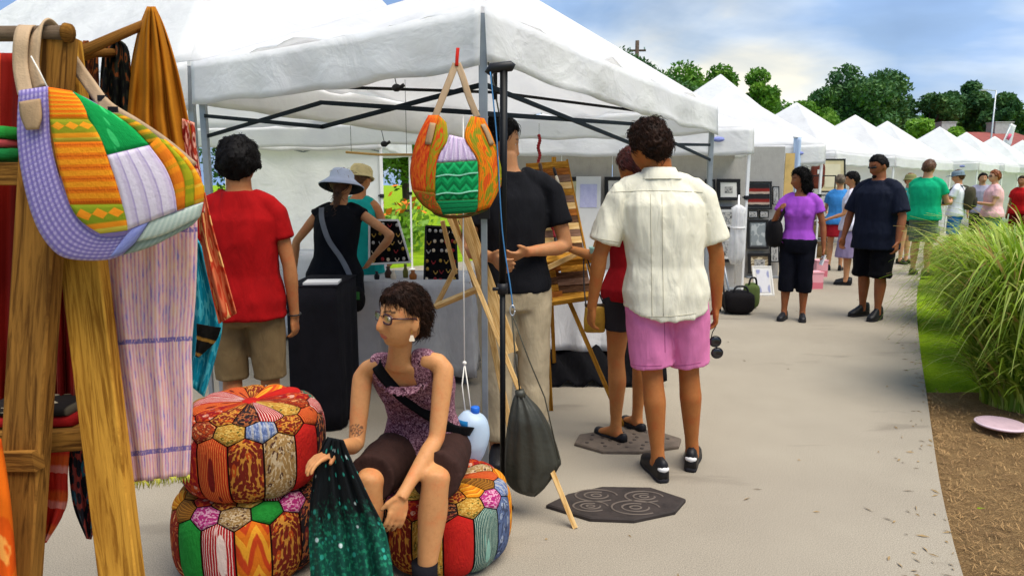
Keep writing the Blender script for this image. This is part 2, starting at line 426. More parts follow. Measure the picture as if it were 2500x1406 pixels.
def add_head(mb, c, R, hh, fem, n=40):
    k = hh / .225
    mb.ball(c, 1.0, None, n, int(n * .8), lambda q, p: R @ (headpt(p, fem) * k))
    for s in (-1, 1):                                       # ears
        e = c + R @ (V((s * .0765, -.006, -.012)) * k)
        Re = R @ Matrix.Rotation(s * .35, 3, 'Z')
        mb.ball(e, (.007 * k, .018 * k, .031 * k), Re, 10, 8)
def hand(mb, w, d, n, k=1.0, curl=.35, side=1, spread=.05, fr=.0083):
    w = V(w); d = V(d).normalized(); n = V(n); n = (n - d * n.dot(d)).normalized(); x = d.cross(n) * side
    rings = []
    for t, a, b in ((-.02, .0195, .0165), (.012, .026, .017), (.05, .040, .0165), (.08, .042, .0135), (.097, .036, .009)):
        c = w + d * t * k + n * (.004 * k)
        rings.append([c + x * (a * k * cos(q * pi / 6)) + n * (b * k * sin(q * pi / 6)) for q in range(12)])
    mb.loft(rings)
    for i, (o, ln) in enumerate(((.031, .070), (.0105, .079), (-.0105, .073), (-.030, .057))):
        p = w + d * (.085 * k) + x * (o * k); dd = (d + x * (spread * (1.2 - i * .8))).normalized(); pts = [p - dd * .012 * k, p]; cu = curl * (1 + .12 * i)
        for j, fr_ in enumerate((.45, .32, .23)):
            dd = (dd * cos(cu * (.7 + .35 * j)) + n * sin(cu * (.7 + .35 * j))).normalized(); p = p + dd * (ln * fr_ * k); pts.append(p)
        mb.tube(pts, [fr * k, fr * 1.05 * k, fr * k, fr * .9 * k, fr * .72 * k], 8)
    p = w + d * (.022 * k) + x * (.026 * k); dd = (d * .75 + x * .62 + n * .30).normalized(); pts = [p - dd * .01 * k, p]
    for j in range(2):
        p = p + dd * (.034 * k); pts.append(p); dd = (dd + d * .35 - x * .2 + n * .15 * (1 + curl)).normalized()
    mb.tube(pts, [.012 * k, .0125 * k, .0105 * k, .0078 * k], 8)

TM = ((.458, .478, .50, .535, .57, .61, .66, .72, .775, .81, .835, .86, .90),
      (.030, .070, .092, .097, .092, .085, .088, .096, .099, .086, .056, .035, .033),
      (.025, .052, .067, .067, .062, .058, .062, .067, .063, .053, .043, .036, .034))
TF = ((.458, .478, .50, .535, .57, .61, .66, .72, .775, .81, .835, .86, .90),
      (.030, .075, .098, .103, .090, .074, .076, .086, .087, .076, .047, .030, .028),
      (.025, .055, .070, .070, .060, .052, .055, .066, .058, .047, .038, .030, .029))
class Body:
    def ring(s, zf, ease=0.0, n=24, ez=None):
        """elliptic section of the torso at a height fraction, following the spine"""
        t = (zf - .53) / .335; H = s.H
        if t < 0: c = s.P + (s.down * (-t * .335 * H))
        else:
            t_ = min(t, 1.2); c = (1 - t_) ** 2 * s.P + 2 * t_ * (1 - t_) * s.M + t_ * t_ * s.N
        r = s.rp.lerp(s.rs, max(0, min(1, t))).normalized(); fw = s.fp.lerp(s.fs, max(0, min(1, t))).normalized()
        b = s.bulk + (s.belly * math.exp(-((zf - .6) / .08) ** 2))
        T = s.T; rx = pl(zf, T[0], T[1]) * H * (s.bulk if zf < .82 else 1) + ease; ry = pl(zf, T[0], T[2]) * H * (b if zf < .82 else 1) + (ease if ez is None else ez)
        out = []
        for k in range(n):
            a = 2 * pi * k / n; ca, sa = cos(a), sin(a); pw = .82
            out.append(c + r * (rx * math.copysign(abs(ca) ** pw, ca)) + fw * (ry * math.copysign(abs(sa) ** pw, sa)))
        return out, c, r, fw
def stand(base, yaw, H, lean=0, armL=None, armR=None, hy=0, hp=0, bulk=1.0, fem=False, belly=0, legs=(.0, .0), stance=.052, bend=0.0, sw=1.0):
    """standing figure; yaw 0 faces +Y, 90 faces +X. arms = (upper dir, forearm dir) in the body frame"""
    B = Body(); B.H = H; B.fem = fem; B.T = TF if fem else TM; B.bulk = bulk; B.belly = belly; base = V(base); a = radians(yaw)
    f = V((sin(a), cos(a), 0)); r = V((cos(a), -sin(a), 0)); up = V((0, 0, 1)); B.f, B.r, B.base = f, r, base; k = H / 1.75; B.k = k
    loc = lambda p: r * p[0] + f * p[1] + up * p[2]
    drop = bend
    B.P = base + up * (.53 * H - drop); l = radians(lean); sp = f * sin(l) + up * cos(l); B.N = B.P + sp * (.335 * H); B.M = B.P + (up * .6 + sp * .4).normalized() * (.165 * H)
    B.down = V((0, 0, -1)); B.rp = B.rs = r; B.fp = f; B.fs = (f * cos(l) - up * sin(l))
    B.sh = {}; B.el = {}; B.wr = {}; B.hip = {}; B.kn = {}; B.an = {}; B.toe = {}; B.hd = {}; B.pn = {}
    for s, arm, lg in (('L', armL, legs[0]), ('R', armR, legs[1])):
        q = -1 if s == 'L' else 1
        arm = arm or ((q * .14, .02, -1), (q * .05, .22, -1)); sh = B.N - sp * (.060 * H) + r * (q * .107 * H * (.9 if fem else 1) * sw * (.6 + .4 * bulk))
        u = loc(arm[0]).normalized(); fo = loc(arm[1]).normalized(); B.sh[s] = sh; B.el[s] = sh + u * (.178 * H); B.wr[s] = B.el[s] + fo * (.148 * H)
        B.hd[s] = loc(arm[2]).normalized() if len(arm) > 2 else (fo + up * -.25).normalized(); B.pn[s] = loc(arm[3]) if len(arm) > 3 else r * -q + f * .25
        hip = B.P + r * (q * stance * H * (.9 + .1 * bulk)) - up * (.005 * H); an = base + r * (q * (stance + .004) * H) + f * (lg * H) + up * (.05 * H)
        B.hip[s] = hip; B.an[s] = an; mid = (hip + an) / 2; Lr = .245 * H; hl = (hip - an).length / 2; fwd = math.sqrt(max(0.0004 * H * H, Lr * Lr - hl * hl)) if bend else .012 * H
        B.kn[s] = mid + f * fwd + up * .012 * H; B.toe[s] = (f + r * (q * .16)).normalized()
    hf = Matrix.Rotation(radians(-hy), 3, 'Z') @ f; B.hc = B.N + sp * (.022 * H) + up * (.050 * H) + hf * (.012 * H); hp_ = radians(hp)
    B.hR = frame(hf * cos(hp_) + up * sin(hp_), up * cos(hp_) - hf * sin(hp_)); B.hh = .130 * H
    return B
def relax(me, B, it):
    """soften joints, sparing the head and the hands"""
    n = len(me.vertices); co = np.empty(n * 3); me.vertices.foreach_get('co', co); co = co.reshape(n, 3); ed = np.empty(len(me.edges) * 2, dtype=np.int64); me.edges.foreach_get('vertices', ed); a, b = ed[::2], ed[1::2]
    w = np.clip((np.linalg.norm(co - np.array(B.hc), axis=1) - .125) / .03, 0, 1)
    for s in 'LR':
        w = np.minimum(w, np.clip((np.linalg.norm(co - np.array(B.wr[s] + B.hd[s] * .105), axis=1) - .10) / .03, 0, 1))
    deg = np.bincount(a, minlength=n) + np.bincount(b, minlength=n); deg = np.maximum(deg, 1)[:, None]
    for i in range(it):
        s_ = np.zeros_like(co)
        for k in range(3): s_[:, k] = np.bincount(a, co[b, k], n) + np.bincount(b, co[a, k], n)
        co = co + (s_ / deg - co) * (.55 * w)[:, None]
    me.vertices.foreach_set('co', co.ravel()); me.update()
def body_mesh(B, voxel, shoes=True, curl=.4, brow=None, lips=None, nohead=False, it=2):
    mb = MB(); k = B.k; bw = .55 + .45 * B.bulk; fe = .88 if B.fem else 1.0
    rings = [B.ring(z)[0] for z in B.T[0] if z <= getattr(B, 'ztop', 1)]; mb.loft(rings)
    mb.tube([B.N - (B.hc - B.N) * .3, B.N.lerp(B.hc, .45), B.hc - B.hR @ V((0, .02, .02))], [.055 * k * fe, .049 * k * fe, .05 * k], 14)
    if not nohead: add_head(mb, B.hc, B.hR, B.hh, B.fem)
    for s in 'LR':
        q = -1 if s == 'L' else 1
        a, b, c = B.sh[s], B.el[s], B.wr[s]
        mb.tube([a.lerp(B.N, .55), a.lerp(B.N, .12), a.lerp(b, .08), a.lerp(b, .28), a.lerp(b, .6), b, b.lerp(c, .22), b.lerp(c, .6), c, c.lerp(c + (c - b), .08)],
                [.040 * k * fe, .042 * k * fe * bw, .0465 * k * fe * bw, .047 * k * fe * bw, .043 * k * fe * bw, .038 * k * fe * bw, .041 * k * fe * bw, .034 * k * fe * bw, .0265 * k * fe, .024 * k * fe], 12)
        hand(mb, c, B.hd[s], B.pn[s], k * (.92 if B.fem else 1.0), curl, B.side.get(s, q) if hasattr(B, 'side') else q)
        a, b, c = B.hip[s], B.kn[s], B.an[s]
        calf = (c - b).cross(B.rp).normalized(); calf = calf if calf.dot(B.toe[s]) < 0 else -calf
        mb.tube([a + (a - b) * .1, a.lerp(b, .25), a.lerp(b, .6), a.lerp(b, .9), b, b.lerp(c, .14) + calf * .006 * k, b.lerp(c, .33) + calf * .014 * k, b.lerp(c, .6) + calf * .006 * k, b.lerp(c, .86), c, c + (c - b) * .1],
                [.085 * k * bw, .084 * k * bw, .070 * k * bw, .057 * k * bw, .053 * k * bw, .053 * k * bw, .057 * k * bw, .046 * k * bw, .036 * k, .037 * k, .036 * k], 14)
        t = B.toe[s]; z = c.z - .045 * k
        mb.tube([c - t * .045 * k + V((0, 0, -.04 * k)), c + t * .03 * k + V((0, 0, -.025 * k)), c + t * .11 * k + V((0, 0, -.052 * k)), c + t * .165 * k + V((0, 0, -.060 * k))],
                [(.03 * k, .032 * k), (.036 * k, .036 * k), (.042 * k, .022 * k), (.030 * k, .014 * k)], 12, side=t.cross(V((0, 0, 1))))
    me = remesh(mb, voxel, 1, .5); relax(me, B, max(4, int(getattr(B, 'soft', .10) / voxel)))
    ca = me.color_attributes.new('mark', 'FLOAT_COLOR', 'POINT'); n = len(me.vertices); buf = [0.0] * (4 * n)
    Ri = B.hR.transposed(); kk = .225 / B.hh; br = C(brow or '#2a1a12'); lp = C(lips or '#a8524a')
    for i, v in enumerate(me.vertices):
        if (v.co - B.hc).length > .16: continue
        p = (Ri @ (v.co - B.hc)) * kk; ax = abs(p.x)
        if p.y < .045: continue
        if .010 < ax < .052 and abs(p.z - (.0235 + .006 * sin((ax - .01) / .042 * pi * .8))) < .0042: buf[4*i:4*i+4] = [*br[:3], .85]
        elif (p.x / .0235) ** 2 + ((p.z + .068) / .0105) ** 2 < 1 and p.y > .06: buf[4*i:4*i+4] = [*lp[:3], .8]
    ca.data.foreach_set('color', buf)
    return me
def fold_fn(amp, seed=0, sx=13, sz=4.0):
    def fn(p, n):
        a = nz((p.x * sx + seed, p.y * sx, p.z * sz)); b = nz((p.x * sx * 2.1, p.y * sx * 2.1 + seed, p.z * sz * 2.6))
        return p + n * (amp * ((1 - abs(a) * 2.2) * .7 + b * .55))
    return fn
def shirt_mesh(B, hem=.47, ease=.016, sleeve=.55, voxel=.012, neck=.848, flare=.02, amp=.007, curve=0.0, bust=0.0, sease=.016, seed=0, top_ease=None, belly=0.0):
    mb = MB(); k = B.k; bw = .55 + .45 * B.bulk; fe = .88 if B.fem else 1.0; rings = []
    zs = [hem] + [z for z in (.50, .535, .57, .61, .66, .70, .74, .775, .805, .83) if z > hem + .015] + [neck]
    for z in zs:
        t = (z - hem) / (.82 - hem); e = ease + flare * max(0, 1 - t) if z < .8 else ease * (.6 if top_ease is None else top_ease)
        rg, c, r, f = B.ring(max(z, .46) if z < .46 else z, e); n = len(rg)
        if z < .5:                                         # hang clear of the hips
            r2, c2, _, _ = B.ring(.515, e); off = B.ring(z)[1] - c2; rg = [p + off for p in r2]
        if z == hem and curve: rg = [p + V((0, 0, curve * abs(cos(2 * pi * i / n)) ** 2)) for i, p in enumerate(rg)]
        rings.append(rg)
    mb.loft(rings)
    if bust:
        for q in (-1, 1):
            rg, c, r, f = B.ring(.715); mb.ball(c + r * (q * .043 * B.H) + f * (.042 * B.H), (bust, bust * .9, bust), None, 12, 9)
    for s in 'LR':
        a, b = B.sh[s], B.el[s]; c = a.lerp(b, sleeve)
        r0 = .052 * k * fe * bw + sease * .5; r1 = .046 * k * fe * bw + sease
        pts = [a.lerp(B.N, .66) - V((0, 0, .012 * k)), a.lerp(B.N, .22) - V((0, 0, .004 * k)), a.lerp(b, .10), a.lerp(b, sleeve * .5), c] if sleeve > .02 else [a.lerp(B.N, .62) - V((0, 0, .02 * k)), a.lerp(B.N, .14)]
        mb.tube(pts, [.046 * k * fe + sease * .2, .050 * k * fe * bw + sease * .4, r0, (r0 + r1) / 2, r1 * 1.06] if sleeve > .02 else [.05 * k * fe, .046 * k * fe], 16)
    me = remesh(mb, voxel, 3, .5); displace(me, fold_fn(amp, seed)); return me
def shorts_mesh(B, leg=.8, ease=.02, top=.585, voxel=.012, flare=.012, amp=.005, seed=3):
    mb = MB(); k = B.k; bw = .55 + .45 * B.bulk
    lowr, lowc, _, _ = B.ring(.505, ease * .8); dn_ = B.down * (.045 * B.H); mb.loft([[lowc.lerp(q, .9) + dn_ for q in lowr], lowr] + [B.ring(z, ease * .8)[0] for z in (.535, .565, .6) if z < top] + [B.ring(top, ease * .8)[0]])
    for s in 'LR':
        a, b, c = B.hip[s], B.kn[s], B.an[s]; r0 = .088 * k * bw + ease
        if leg <= 1:
            e = a.lerp(b, leg); mb.tube([a + (a - b) * .06, a.lerp(b, leg * .5), a.lerp(b, leg * .93), e], [r0 * .97, r0 * .96, (.088 - .026 * leg) * k * bw + ease + flare, (.088 - .026 * leg) * k * bw + ease + flare * 1.25], 20)
        else:
            e = b.lerp(c, leg - 1); mb.tube([a + (a - b) * .06, a.lerp(b, .5), b, b.lerp(c, (leg - 1) * .5), e], [r0 * .97, r0 * .92, .060 * k * bw + ease + flare * .5, .058 * k * bw + ease + flare, .052 * k * bw + ease + flare], 20)
    me = remesh(mb, voxel, 3, .5); displace(me, fold_fn(amp, seed, 11, 5)); return me
def skirt_mesh(B, hem=.33, top=.60, ease=.012, flare=.04, voxel=.012, amp=.006):
    mb = MB(); rings = []; c0 = B.P
    for i in range(6):
        z = lerp(.50, hem, i / 5); rg, c, r, f = B.ring(.50, ease + flare * i / 5); off = V((0, 0, (z - .50) * B.H)); rings.append([p + off for p in rg])
    rings = rings[::-1] + [B.ring(z, ease)[0] for z in (.535, .57, top)]
    mb.loft(rings); me = remesh(mb, voxel, 2, .5); displace(me, fold_fn(amp, 5, 16, 2)); return me
def shoes(B, parent, m, sole, kind='shoe', tongue=None):
    k = B.k * (.93 if B.fem else 1)
    for s in 'LR':
        c = B.an[s]; t = B.toe[s]; x = t.cross(V((0, 0, 1))); g = c.z - .05 * B.H
        def ringat(d, w, z0, h, n=14, pw=.75):
            return [V((c.x, c.y, g)) + t * (d * k) + x * (w * k * math.copysign(abs(cos(a)) ** pw, cos(a))) + V((0, 0, z0 + (h * (max(0, sin(a)) ** .8) if sin(a) > 0 else 0))) for a in [2 * pi * i / n for i in range(n)]]
        sm = MB(); prof = [(-.088, .018), (-.078, .031), (-.04, .035), (.02, .036), (.09, .047), (.14, .045), (.17, .033), (.182, .016)]
        sm.loft([[V((c.x, c.y, g)) + t * (d * k) + x * (w * k * cos(a)) + V((0, 0, .013 + .011 * math.copysign(1, sin(a)) * min(1, abs(sin(a)) * 3))) for a in [2 * pi * i / 16 for i in range(16)]] for d, w in prof])
        hs = {'shoe': (.075, .094, .098, .092, .065, .047, .035, .024), 'flat': (.05, .055, .045, .02, .018, .036, .033, .022), 'high': (.10, .13, .14, .12, .075, .05, .036, .024)}[kind]
        um = MB(); um.loft([ringat(d, w * .96, .020, h * k) for (d, w), h in zip(prof, hs)])
        sh = obj('shoe', um, m, parent); obj('sole', sm, sole, sh)
HL = None
def hairshape(B, parent, m, th=.016, front=.064, side=-.012, nape=-.080, rough=.006, freq=22, strands=500, slen=.05, srad=.0016, puff=(1, 1, 1), fall=0.0, curl=.0, extra=None, voxel=.008, seed=1, flow=(0, -.55, -.8), name='hair'):
    """hair as a shaped mass over the scalp plus strands lying along its flow"""
    k = B.hh / .225; rnd = random.Random(seed)
    def line(y): return pl(y, (-.07, -.045, -.02, .02, .034, .055), (nape, nape * .8 + side * .2, side, side + .01, front * .75, front))
    def fn(q, p):
        h = headpt(p, B.fem, False); msk = sstep(-.010, .010, h.z - line(h.y)); d = h.normalized()
        t = th * (1 + .4 * nz(d * 3.0, 1)) + rough * nz(d * freq * .3 + V((seed, 0, 0)))
        g = h + d * (t * msk) - d * ((1 - msk) * .022)
        return V((g.x * puff[0], g.y * puff[1], g.z * puff[2])) * k
    mb = MB(); mb.ball(B.hc, 1.0, None, 36, 28, lambda q, p: B.hR @ fn(q, p))
    if extra:
        for c, r in extra: mb.ball(B.hc + B.hR @ (V(c) * k), tuple(x * k for x in r), B.hR, 16, 12)
    me = remesh(mb, voxel, 1, .4); displace(me, lambda p, n: p + n * (rough * .9 * nz(p * freq * 4) + rough * .6 * nz(p * freq * 9)))
    ho = link(name, me, m, parent)
    if strands:
        sm = MB(); vs = me.vertices; idx = [i for i in range(len(vs))]; cnt = 0; tries = 0
        Ri = B.hR.transposed(); fl = V(flow)
        while cnt < strands and tries < strands * 8:
            tries += 1; v = vs[rnd.choice(idx)]; loc = (Ri @ (v.co - B.hc)) / k
            if not extra and loc.z < line(loc.y) + .004: continue
            if extra and loc.y > .05 and loc.z < front: continue
            n = Ri @ v.normal; d = fl + V((rnd.uniform(-.5, .5) + .35 * math.copysign(1, loc.x) * 0, rnd.uniform(-.35, .35), rnd.uniform(-.3, .3)))
            d = d - n * d.dot(n); d = d.normalized() if d.length > 1e-4 else V((0, -1, 0)); Ls = slen * rnd.uniform(.5, 1.2); pts = []; p = loc - n * .002; ph = rnd.uniform(0, 6)
            w = d.cross(n)
            for j in range(5):
                t = j / 4; q = p + d * (Ls * t) + n * (.006 * sin(pi * t * .9) + .001 - .012 * t * t * Ls / .05) + V((0, 0, -fall * t * t * Ls)) + (w * sin(ph + t * 6) + n * cos(ph + t * 6)) * (curl * (1 if j else 0))
                pts.append(B.hc + B.hR @ (q * k))
            sm.tube(pts, [srad, srad, srad * .9, srad * .6, srad * .2], 3, False); cnt += 1
        if cnt: obj('strands', sm, m, ho)
    return ho
def eyes(B, parent, big=1.0):
    k = B.hh / .225; w = mat('eye white', '#e8e0d8', .25, .03); d = mat('iris dark', '#2a1a10', .2, .05)
    for s in (-1, 1):
        mb = MB(); c = B.hc + B.hR @ (V((s * .031, .0635 + .0065 * (big > 1), .003)) * k); mb.ball(c, (.0135 * big * k, .0115 * k, .0082 * big * k), B.hR, 14, 10); e = obj('eye', mb, w, parent)
        m2 = MB(); m2.ball(c + B.hR @ (V((0, .0078, 0)) * k), (.0055 * k, .0045 * k, .0060 * k), B.hR, 12, 8); obj('iris', m2, d, e)
def person(label, B, skincol, voxel=.010, curl=.4, brow=None, lips=None, group=None):
    p = thing('person', label, 'person', (B.base.x, B.base.y, 0) if hasattr(B, 'base') else (B.P.x, B.P.y, 0), group)
    link('body', body_mesh(B, voxel, True, curl, brow, lips), skin('skin ' + skincol, skincol), p)
    return p
# ================================================================== the setting
def ground_mats():
    t = NT('concrete'); t.rough(.92); t.b.inputs['Specular IOR Level'].default_value = .2; v = t.coord('Object')
    big = t.noise(v, .9, 6, .6); fine = t.noise(v, 210, 3, .75); agg = t.vor(v, 160, 'Color')
    c = t.ramp(big, [(.3, C('#837a6c')), (.5, C('#978d7d')), (.72, C('#a89e8c'))])
    c = t.mix(.55, c, t.ramp(fine, [(.35, C('#5a5146')), (.5, C('#928877')), (.66, C('#c0b5a3'))]))
    st = t.noise(t.coord('Object', (.8, 2.8, 1)), 1.3, 4, .5, .4); c = t.mix(t.math('MULTIPLY', t.step(st, .66, .04), .5), c, C('#6d6458')); c = t.mix(t.math('MULTIPLY', t.step(t.noise(v, .35, 4, .6), .5, .12), .16), c, C('#6f6454'))
    t.base(c); t.bump(fine, .2, .003); MATS['concrete'] = t.m
    t = NT('lawn'); t.rough(1); v = t.coord('Object'); f = t.noise(v, 3, 6); g = t.noise(v, 90, 3, .7)
    c = t.ramp(f, [(.3, C('#5d7a12')), (.5, C('#7f9c18')), (.7, C('#a0b423'))]); c = t.mix(.5, c, t.ramp(g, [(.35, C('#4a6a10')), (.6, C('#94b520'))]))
    t.base(c); t.bump(g, .8, .03); t.b.inputs['Specular IOR Level'].default_value = .05; MATS['lawn'] = t.m
    t = NT('mulch'); t.rough(1); v = t.coord('Object'); f = t.noise(v, 5, 6); g = t.noise(v, 70, 4, .75, 1.5)
    c = t.ramp(f, [(.3, C('#7d6244')), (.55, C('#9c7c54')), (.75, C('#b59668'))]); c = t.mix(.55, c, t.ramp(g, [(.35, C('#5f4830')), (.5, C('#9c7a50')), (.7, C('#c6a674'))]))
    t.base(c); t.bump(g, 1, .03); t.b.inputs['Specular IOR Level'].default_value = .08; MATS['mulch'] = t.m
ground_mats()
mb = MB(); mb.grid(lambda u, v: V((-500 + 1000 * u, -60 + 960 * v, -.05)), 8, 8, (1, 1)); structure(obj('lawn', mb, MATS['lawn'], None, False))
edge = [V((2.6, -4, 0)), V((2.05, -1.2, 0))] + [G(*p) for p in ((2530, 2000), (2460, 1780), (2400, 1570), (2352, 1406), (2322, 1300), (2290, 1150), (2262, 960), (2246, 850), (2238, 750), (2243, 690), (2262, 640), (2292, 602), (2335, 575), (2405, 548), (2480, 530))] + [V((40, 46, 0))]
REDGE = smoothpts(edge, 180)
LEDGE = smoothpts([(-9, -4, 0), (-9, 2, 0), (-7.5, 6, 0), (-5, 9.2, 0), (-2, 11.8, 0), (2, 15.5, 0), (7, 21, 0), (14, 29, 0), (22, 38, 0), (30, 50, 0)], 180)
mb = MB(); mb.grid(lambda u, v: LEDGE[round(v * 180)].lerp(REDGE[round(v * 180)], u), 10, 180)
def skirt(u, v):
    p = REDGE[round(u * 180)].copy(); p.z = -.09 * v; return p
mb.grid(skirt, 180, 1)
structure(obj('path', mb, MATS['concrete'], None, False))
# pine-straw bed beside the path
bed_top = [G(2256, 958), G(2330, 975), G(2420, 985), G(2560, 975), G(2900, 960)]
def bed(u, v):
    e = poly([V((2.6, -4, 0)), V((2.05, -1.2, 0))] + [G(*p) for p in ((2530, 2000), (2460, 1780), (2400, 1570), (2352, 1406), (2322, 1300), (2290, 1150), (2260, 958))], v)
    e = e + V((-.25, 0, 0)); far = V((9, lerp(-4, bed_top[-1].y, v), 0)); p = e.lerp(far, u)
    if v > .9: p.y += .12 * sin(u * 9) * (v - .9) * 10
    p.z = -.03 + .028 * nz((p.x * 2, p.y * 2, 0)) + .012 * nz((p.x * 11, p.y * 11, 3)); return p
mb = MB(); mb.grid(bed, 70, 70); structure(obj('mulch_bed', mb, MATS['mulch']))
mb = MB(); rnd = random.Random(3)
for i in range(8000):
    v_ = rnd.random() ** .6; u = rnd.random() ** 1.7; p = bed(.04 + u * .53, .30 + .70 * v_); a = rnd.uniform(0, 6.28); Ls = rnd.uniform(.02, .06); d = V((cos(a), sin(a), rnd.uniform(-.1, .25))) * Ls; w = V((-sin(a), cos(a), 0)) * rnd.uniform(.0008, .0022)
    z = V((0, 0, .006 + rnd.random() * .012)); m_ = p + d * .5 + z * 1.6
    mb.add([p - w + z, p + w + z, m_ + w, m_ - w, p + d + z], [(0, 1, 2, 3), (3, 2, 4)])
o = obj('pine_straw', mb, mat('pine straw', '#a07e52', .95, .2, 9, alt='#75583a'), None, False); o['kind'] = 'stuff'; tag(o, 'loose brown pine straw strewn over the mulch bed', 'pine straw')
# mown grass between the path and the tall grasses
mb = MB(); cnt = 0
while cnt < 22000:
    v_ = rnd.uniform(.30, .62); e = poly(REDGE, v_); p = V((e.x + (rnd.random() ** 1.5) * 3.2 + .01, e.y + rnd.uniform(-.1, .1), -.05))
    if p.y < G(2256, 958).y - .05 or p.y > 15: continue
    a = rnd.uniform(0, 6.28); h = rnd.uniform(.045, .085); w = V((cos(a), sin(a), 0)) * rnd.uniform(.003, .006) * (1 + p.y * .12); ln = V((rnd.uniform(-1, 1), rnd.uniform(-1, 1), 0)) * .03
    mb.add([p - w, p + w, p + ln * .4 + V((0, 0, h * .6)) + w * .6, p + ln + V((0, 0, h))], [(0, 1, 2), (0, 2, 3)]); cnt += 1
t = NT('grass blade'); t.rough(.7); t.base(t.ramp(t.noise(t.coord('Object'), 7, 4), [(.3, C('#5f8a10')), (.5, C('#83a81a')), (.7, C('#a3bd2e'))])); t.translucent(C('#9cc020'), .3); MATS['blade'] = t.m
o = obj('grass', mb, t.m, None, False); o['kind'] = 'stuff'; tag(o, 'short mown grass curving along the edge of the path', 'grass')
mb = MB()                                                   # straw and dry leaves blown onto the path edge
for i in range(190):
    e_ = REDGE[rnd.randrange(18, 110)]; p = V((e_.x - abs(rnd.gauss(0, .10)) - .01, e_.y + rnd.uniform(-.2, .2), .004)) if i < 150 else V((e_.x - rnd.uniform(.1, 3.0), e_.y + rnd.uniform(-.4, .4), .004)); a = rnd.uniform(0, 6.28); Ls = rnd.uniform(.008, .03); d = V((cos(a), sin(a), 0)) * Ls; w = V((-sin(a), cos(a), 0)) * rnd.uniform(.0015, .005)
    mb.add([p - d, p - w, p + d, p + w + V((0, 0, .004))], [(0, 1, 2, 3)])
o = obj('leaf_litter', mb, mat('dry leaf', '#9a8058', .95, .25, 9, alt='#6f5a3e'), None, False); o['kind'] = 'stuff'; tag(o, 'scattered dry leaf litter along the path edge', 'leaf litter')
# tall ornamental grasses
t = NT('tall grass'); t.rough(.55); vv = t.n('ShaderNodeVertexColor', layer_name='hue'); t.base(vv.outputs['Color']); t.translucent(vv.outputs['Color'], .38); MATS['tallgrass'] = t.m
def clump(label, x, y, h, rad, n, seed):
    r = random.Random(seed); mb = MB(); hues = []
    for i in range(n):
        a = r.uniform(0, 6.28); rr = rad * .40 * math.sqrt(r.random()); p = V((x + rr * cos(a), y + rr * sin(a), -.04)); a2 = a + r.uniform(-.7, .7); sh_ = r.random() < .45; reach = rad * (r.uniform(.2, .8) if sh_ else r.uniform(.25, 1.1)); top = h * (r.uniform(.18, .6) if sh_ else r.uniform(.6, 1.05))
        d = V((cos(a2), sin(a2), 0)); droop = r.uniform(.0, .7) * (reach / rad); w0 = r.uniform(.008, .016); side = V((-d.y, d.x, 0)); N = 8; vs = []
        for j in range(N + 1):
            t_ = j / N; z = top * (1.9 * t_ - .9 * t_ * t_) - droop * top * max(0, t_ - .45) ** 2 * 3.0; q = p + d * (reach * (t_ ** 1.6)) + V((0, 0, max(-.02, z))); w = side * (w0 * (1 - t_ ** 2.2) + .0006); vs += [q - w, q + w + V((0, 0, .002))]
        mb.add(vs, [(2*j, 2*j+1, 2*j+3, 2*j+2) for j in range(N)])
        c = r.choice((C('#9cb836'), C('#b0c84a'), C('#8aa62c'), C('#c4d26a'), C('#749424'))); c = r.choice((c, c, c, c, C('#c3cf6d') if r.random() < .6 else C('#b39a5a'))); k = r.uniform(.75, 1.1)
        for j in range(N + 1): hues += [(c[0]*k, c[1]*k, c[2]*k, 1)] * 2
    e = thing('ornamental_grass', label, 'plant', (x, y, 0), 'tall ornamental grasses beside the path'); me = mb.mesh('blades')
    ca = me.color_attributes.new('hue', 'FLOAT_COLOR', 'POINT'); fl = []
    for q in hues: fl += q
    ca.data.foreach_set('color', fl); link('blades', me, MATS['tallgrass'], e)
    m2 = MB(); m2.ball((x, y, .02), (rad * .3, rad * .3, .16), None, 14, 8, lambda q, p: q * (1 + .2 * nz(p * 4))); obj('root_crown', m2, mat('thatch', '#7d6a35', .95, .3, 20, .6), e)
clump('tallest ornamental grass clump arching over the pale disc on the mulch', 3.50, 4.42, 1.26, .66, 3000, 1)
clump('ornamental grass clump at the right picture edge behind the tallest clump', 4.35, 5.35, 1.32, .78, 2200, 2)
clump('ornamental grass clump further along the mown grass, below the person in pink', 4.95, 6.9, 1.08, .75, 1600, 3)
clump('farthest ornamental grass clump, partly hiding the person in pink', 6.6, 9.2, .9, .8, 1400, 4)
# pale disc on the mulch
p = G(2443, 1040); mb = MB(); mb.lathe((p.x, p.y, .0), [(.02, .0), (.125, .004), (.132, .016), (.124, .024), (.11, .021), (.02, .026)], 40)
e = thing('disc', 'round pale pink disc lying on the mulch under the tall grass', 'disc', (p.x, p.y, 0)); obj('plate', mb, mat('pale plastic', '#cfb0b6', .5, .06, 20), e)
mb = MB(); mb.lathe((p.x, p.y, .0), [(.132, .008), (.137, .012), (.137, .018), (.131, .021)], 40); obj('rim', mb, mat('pale plastic rim', '#d9bfc4', .5, .06, 20), e)

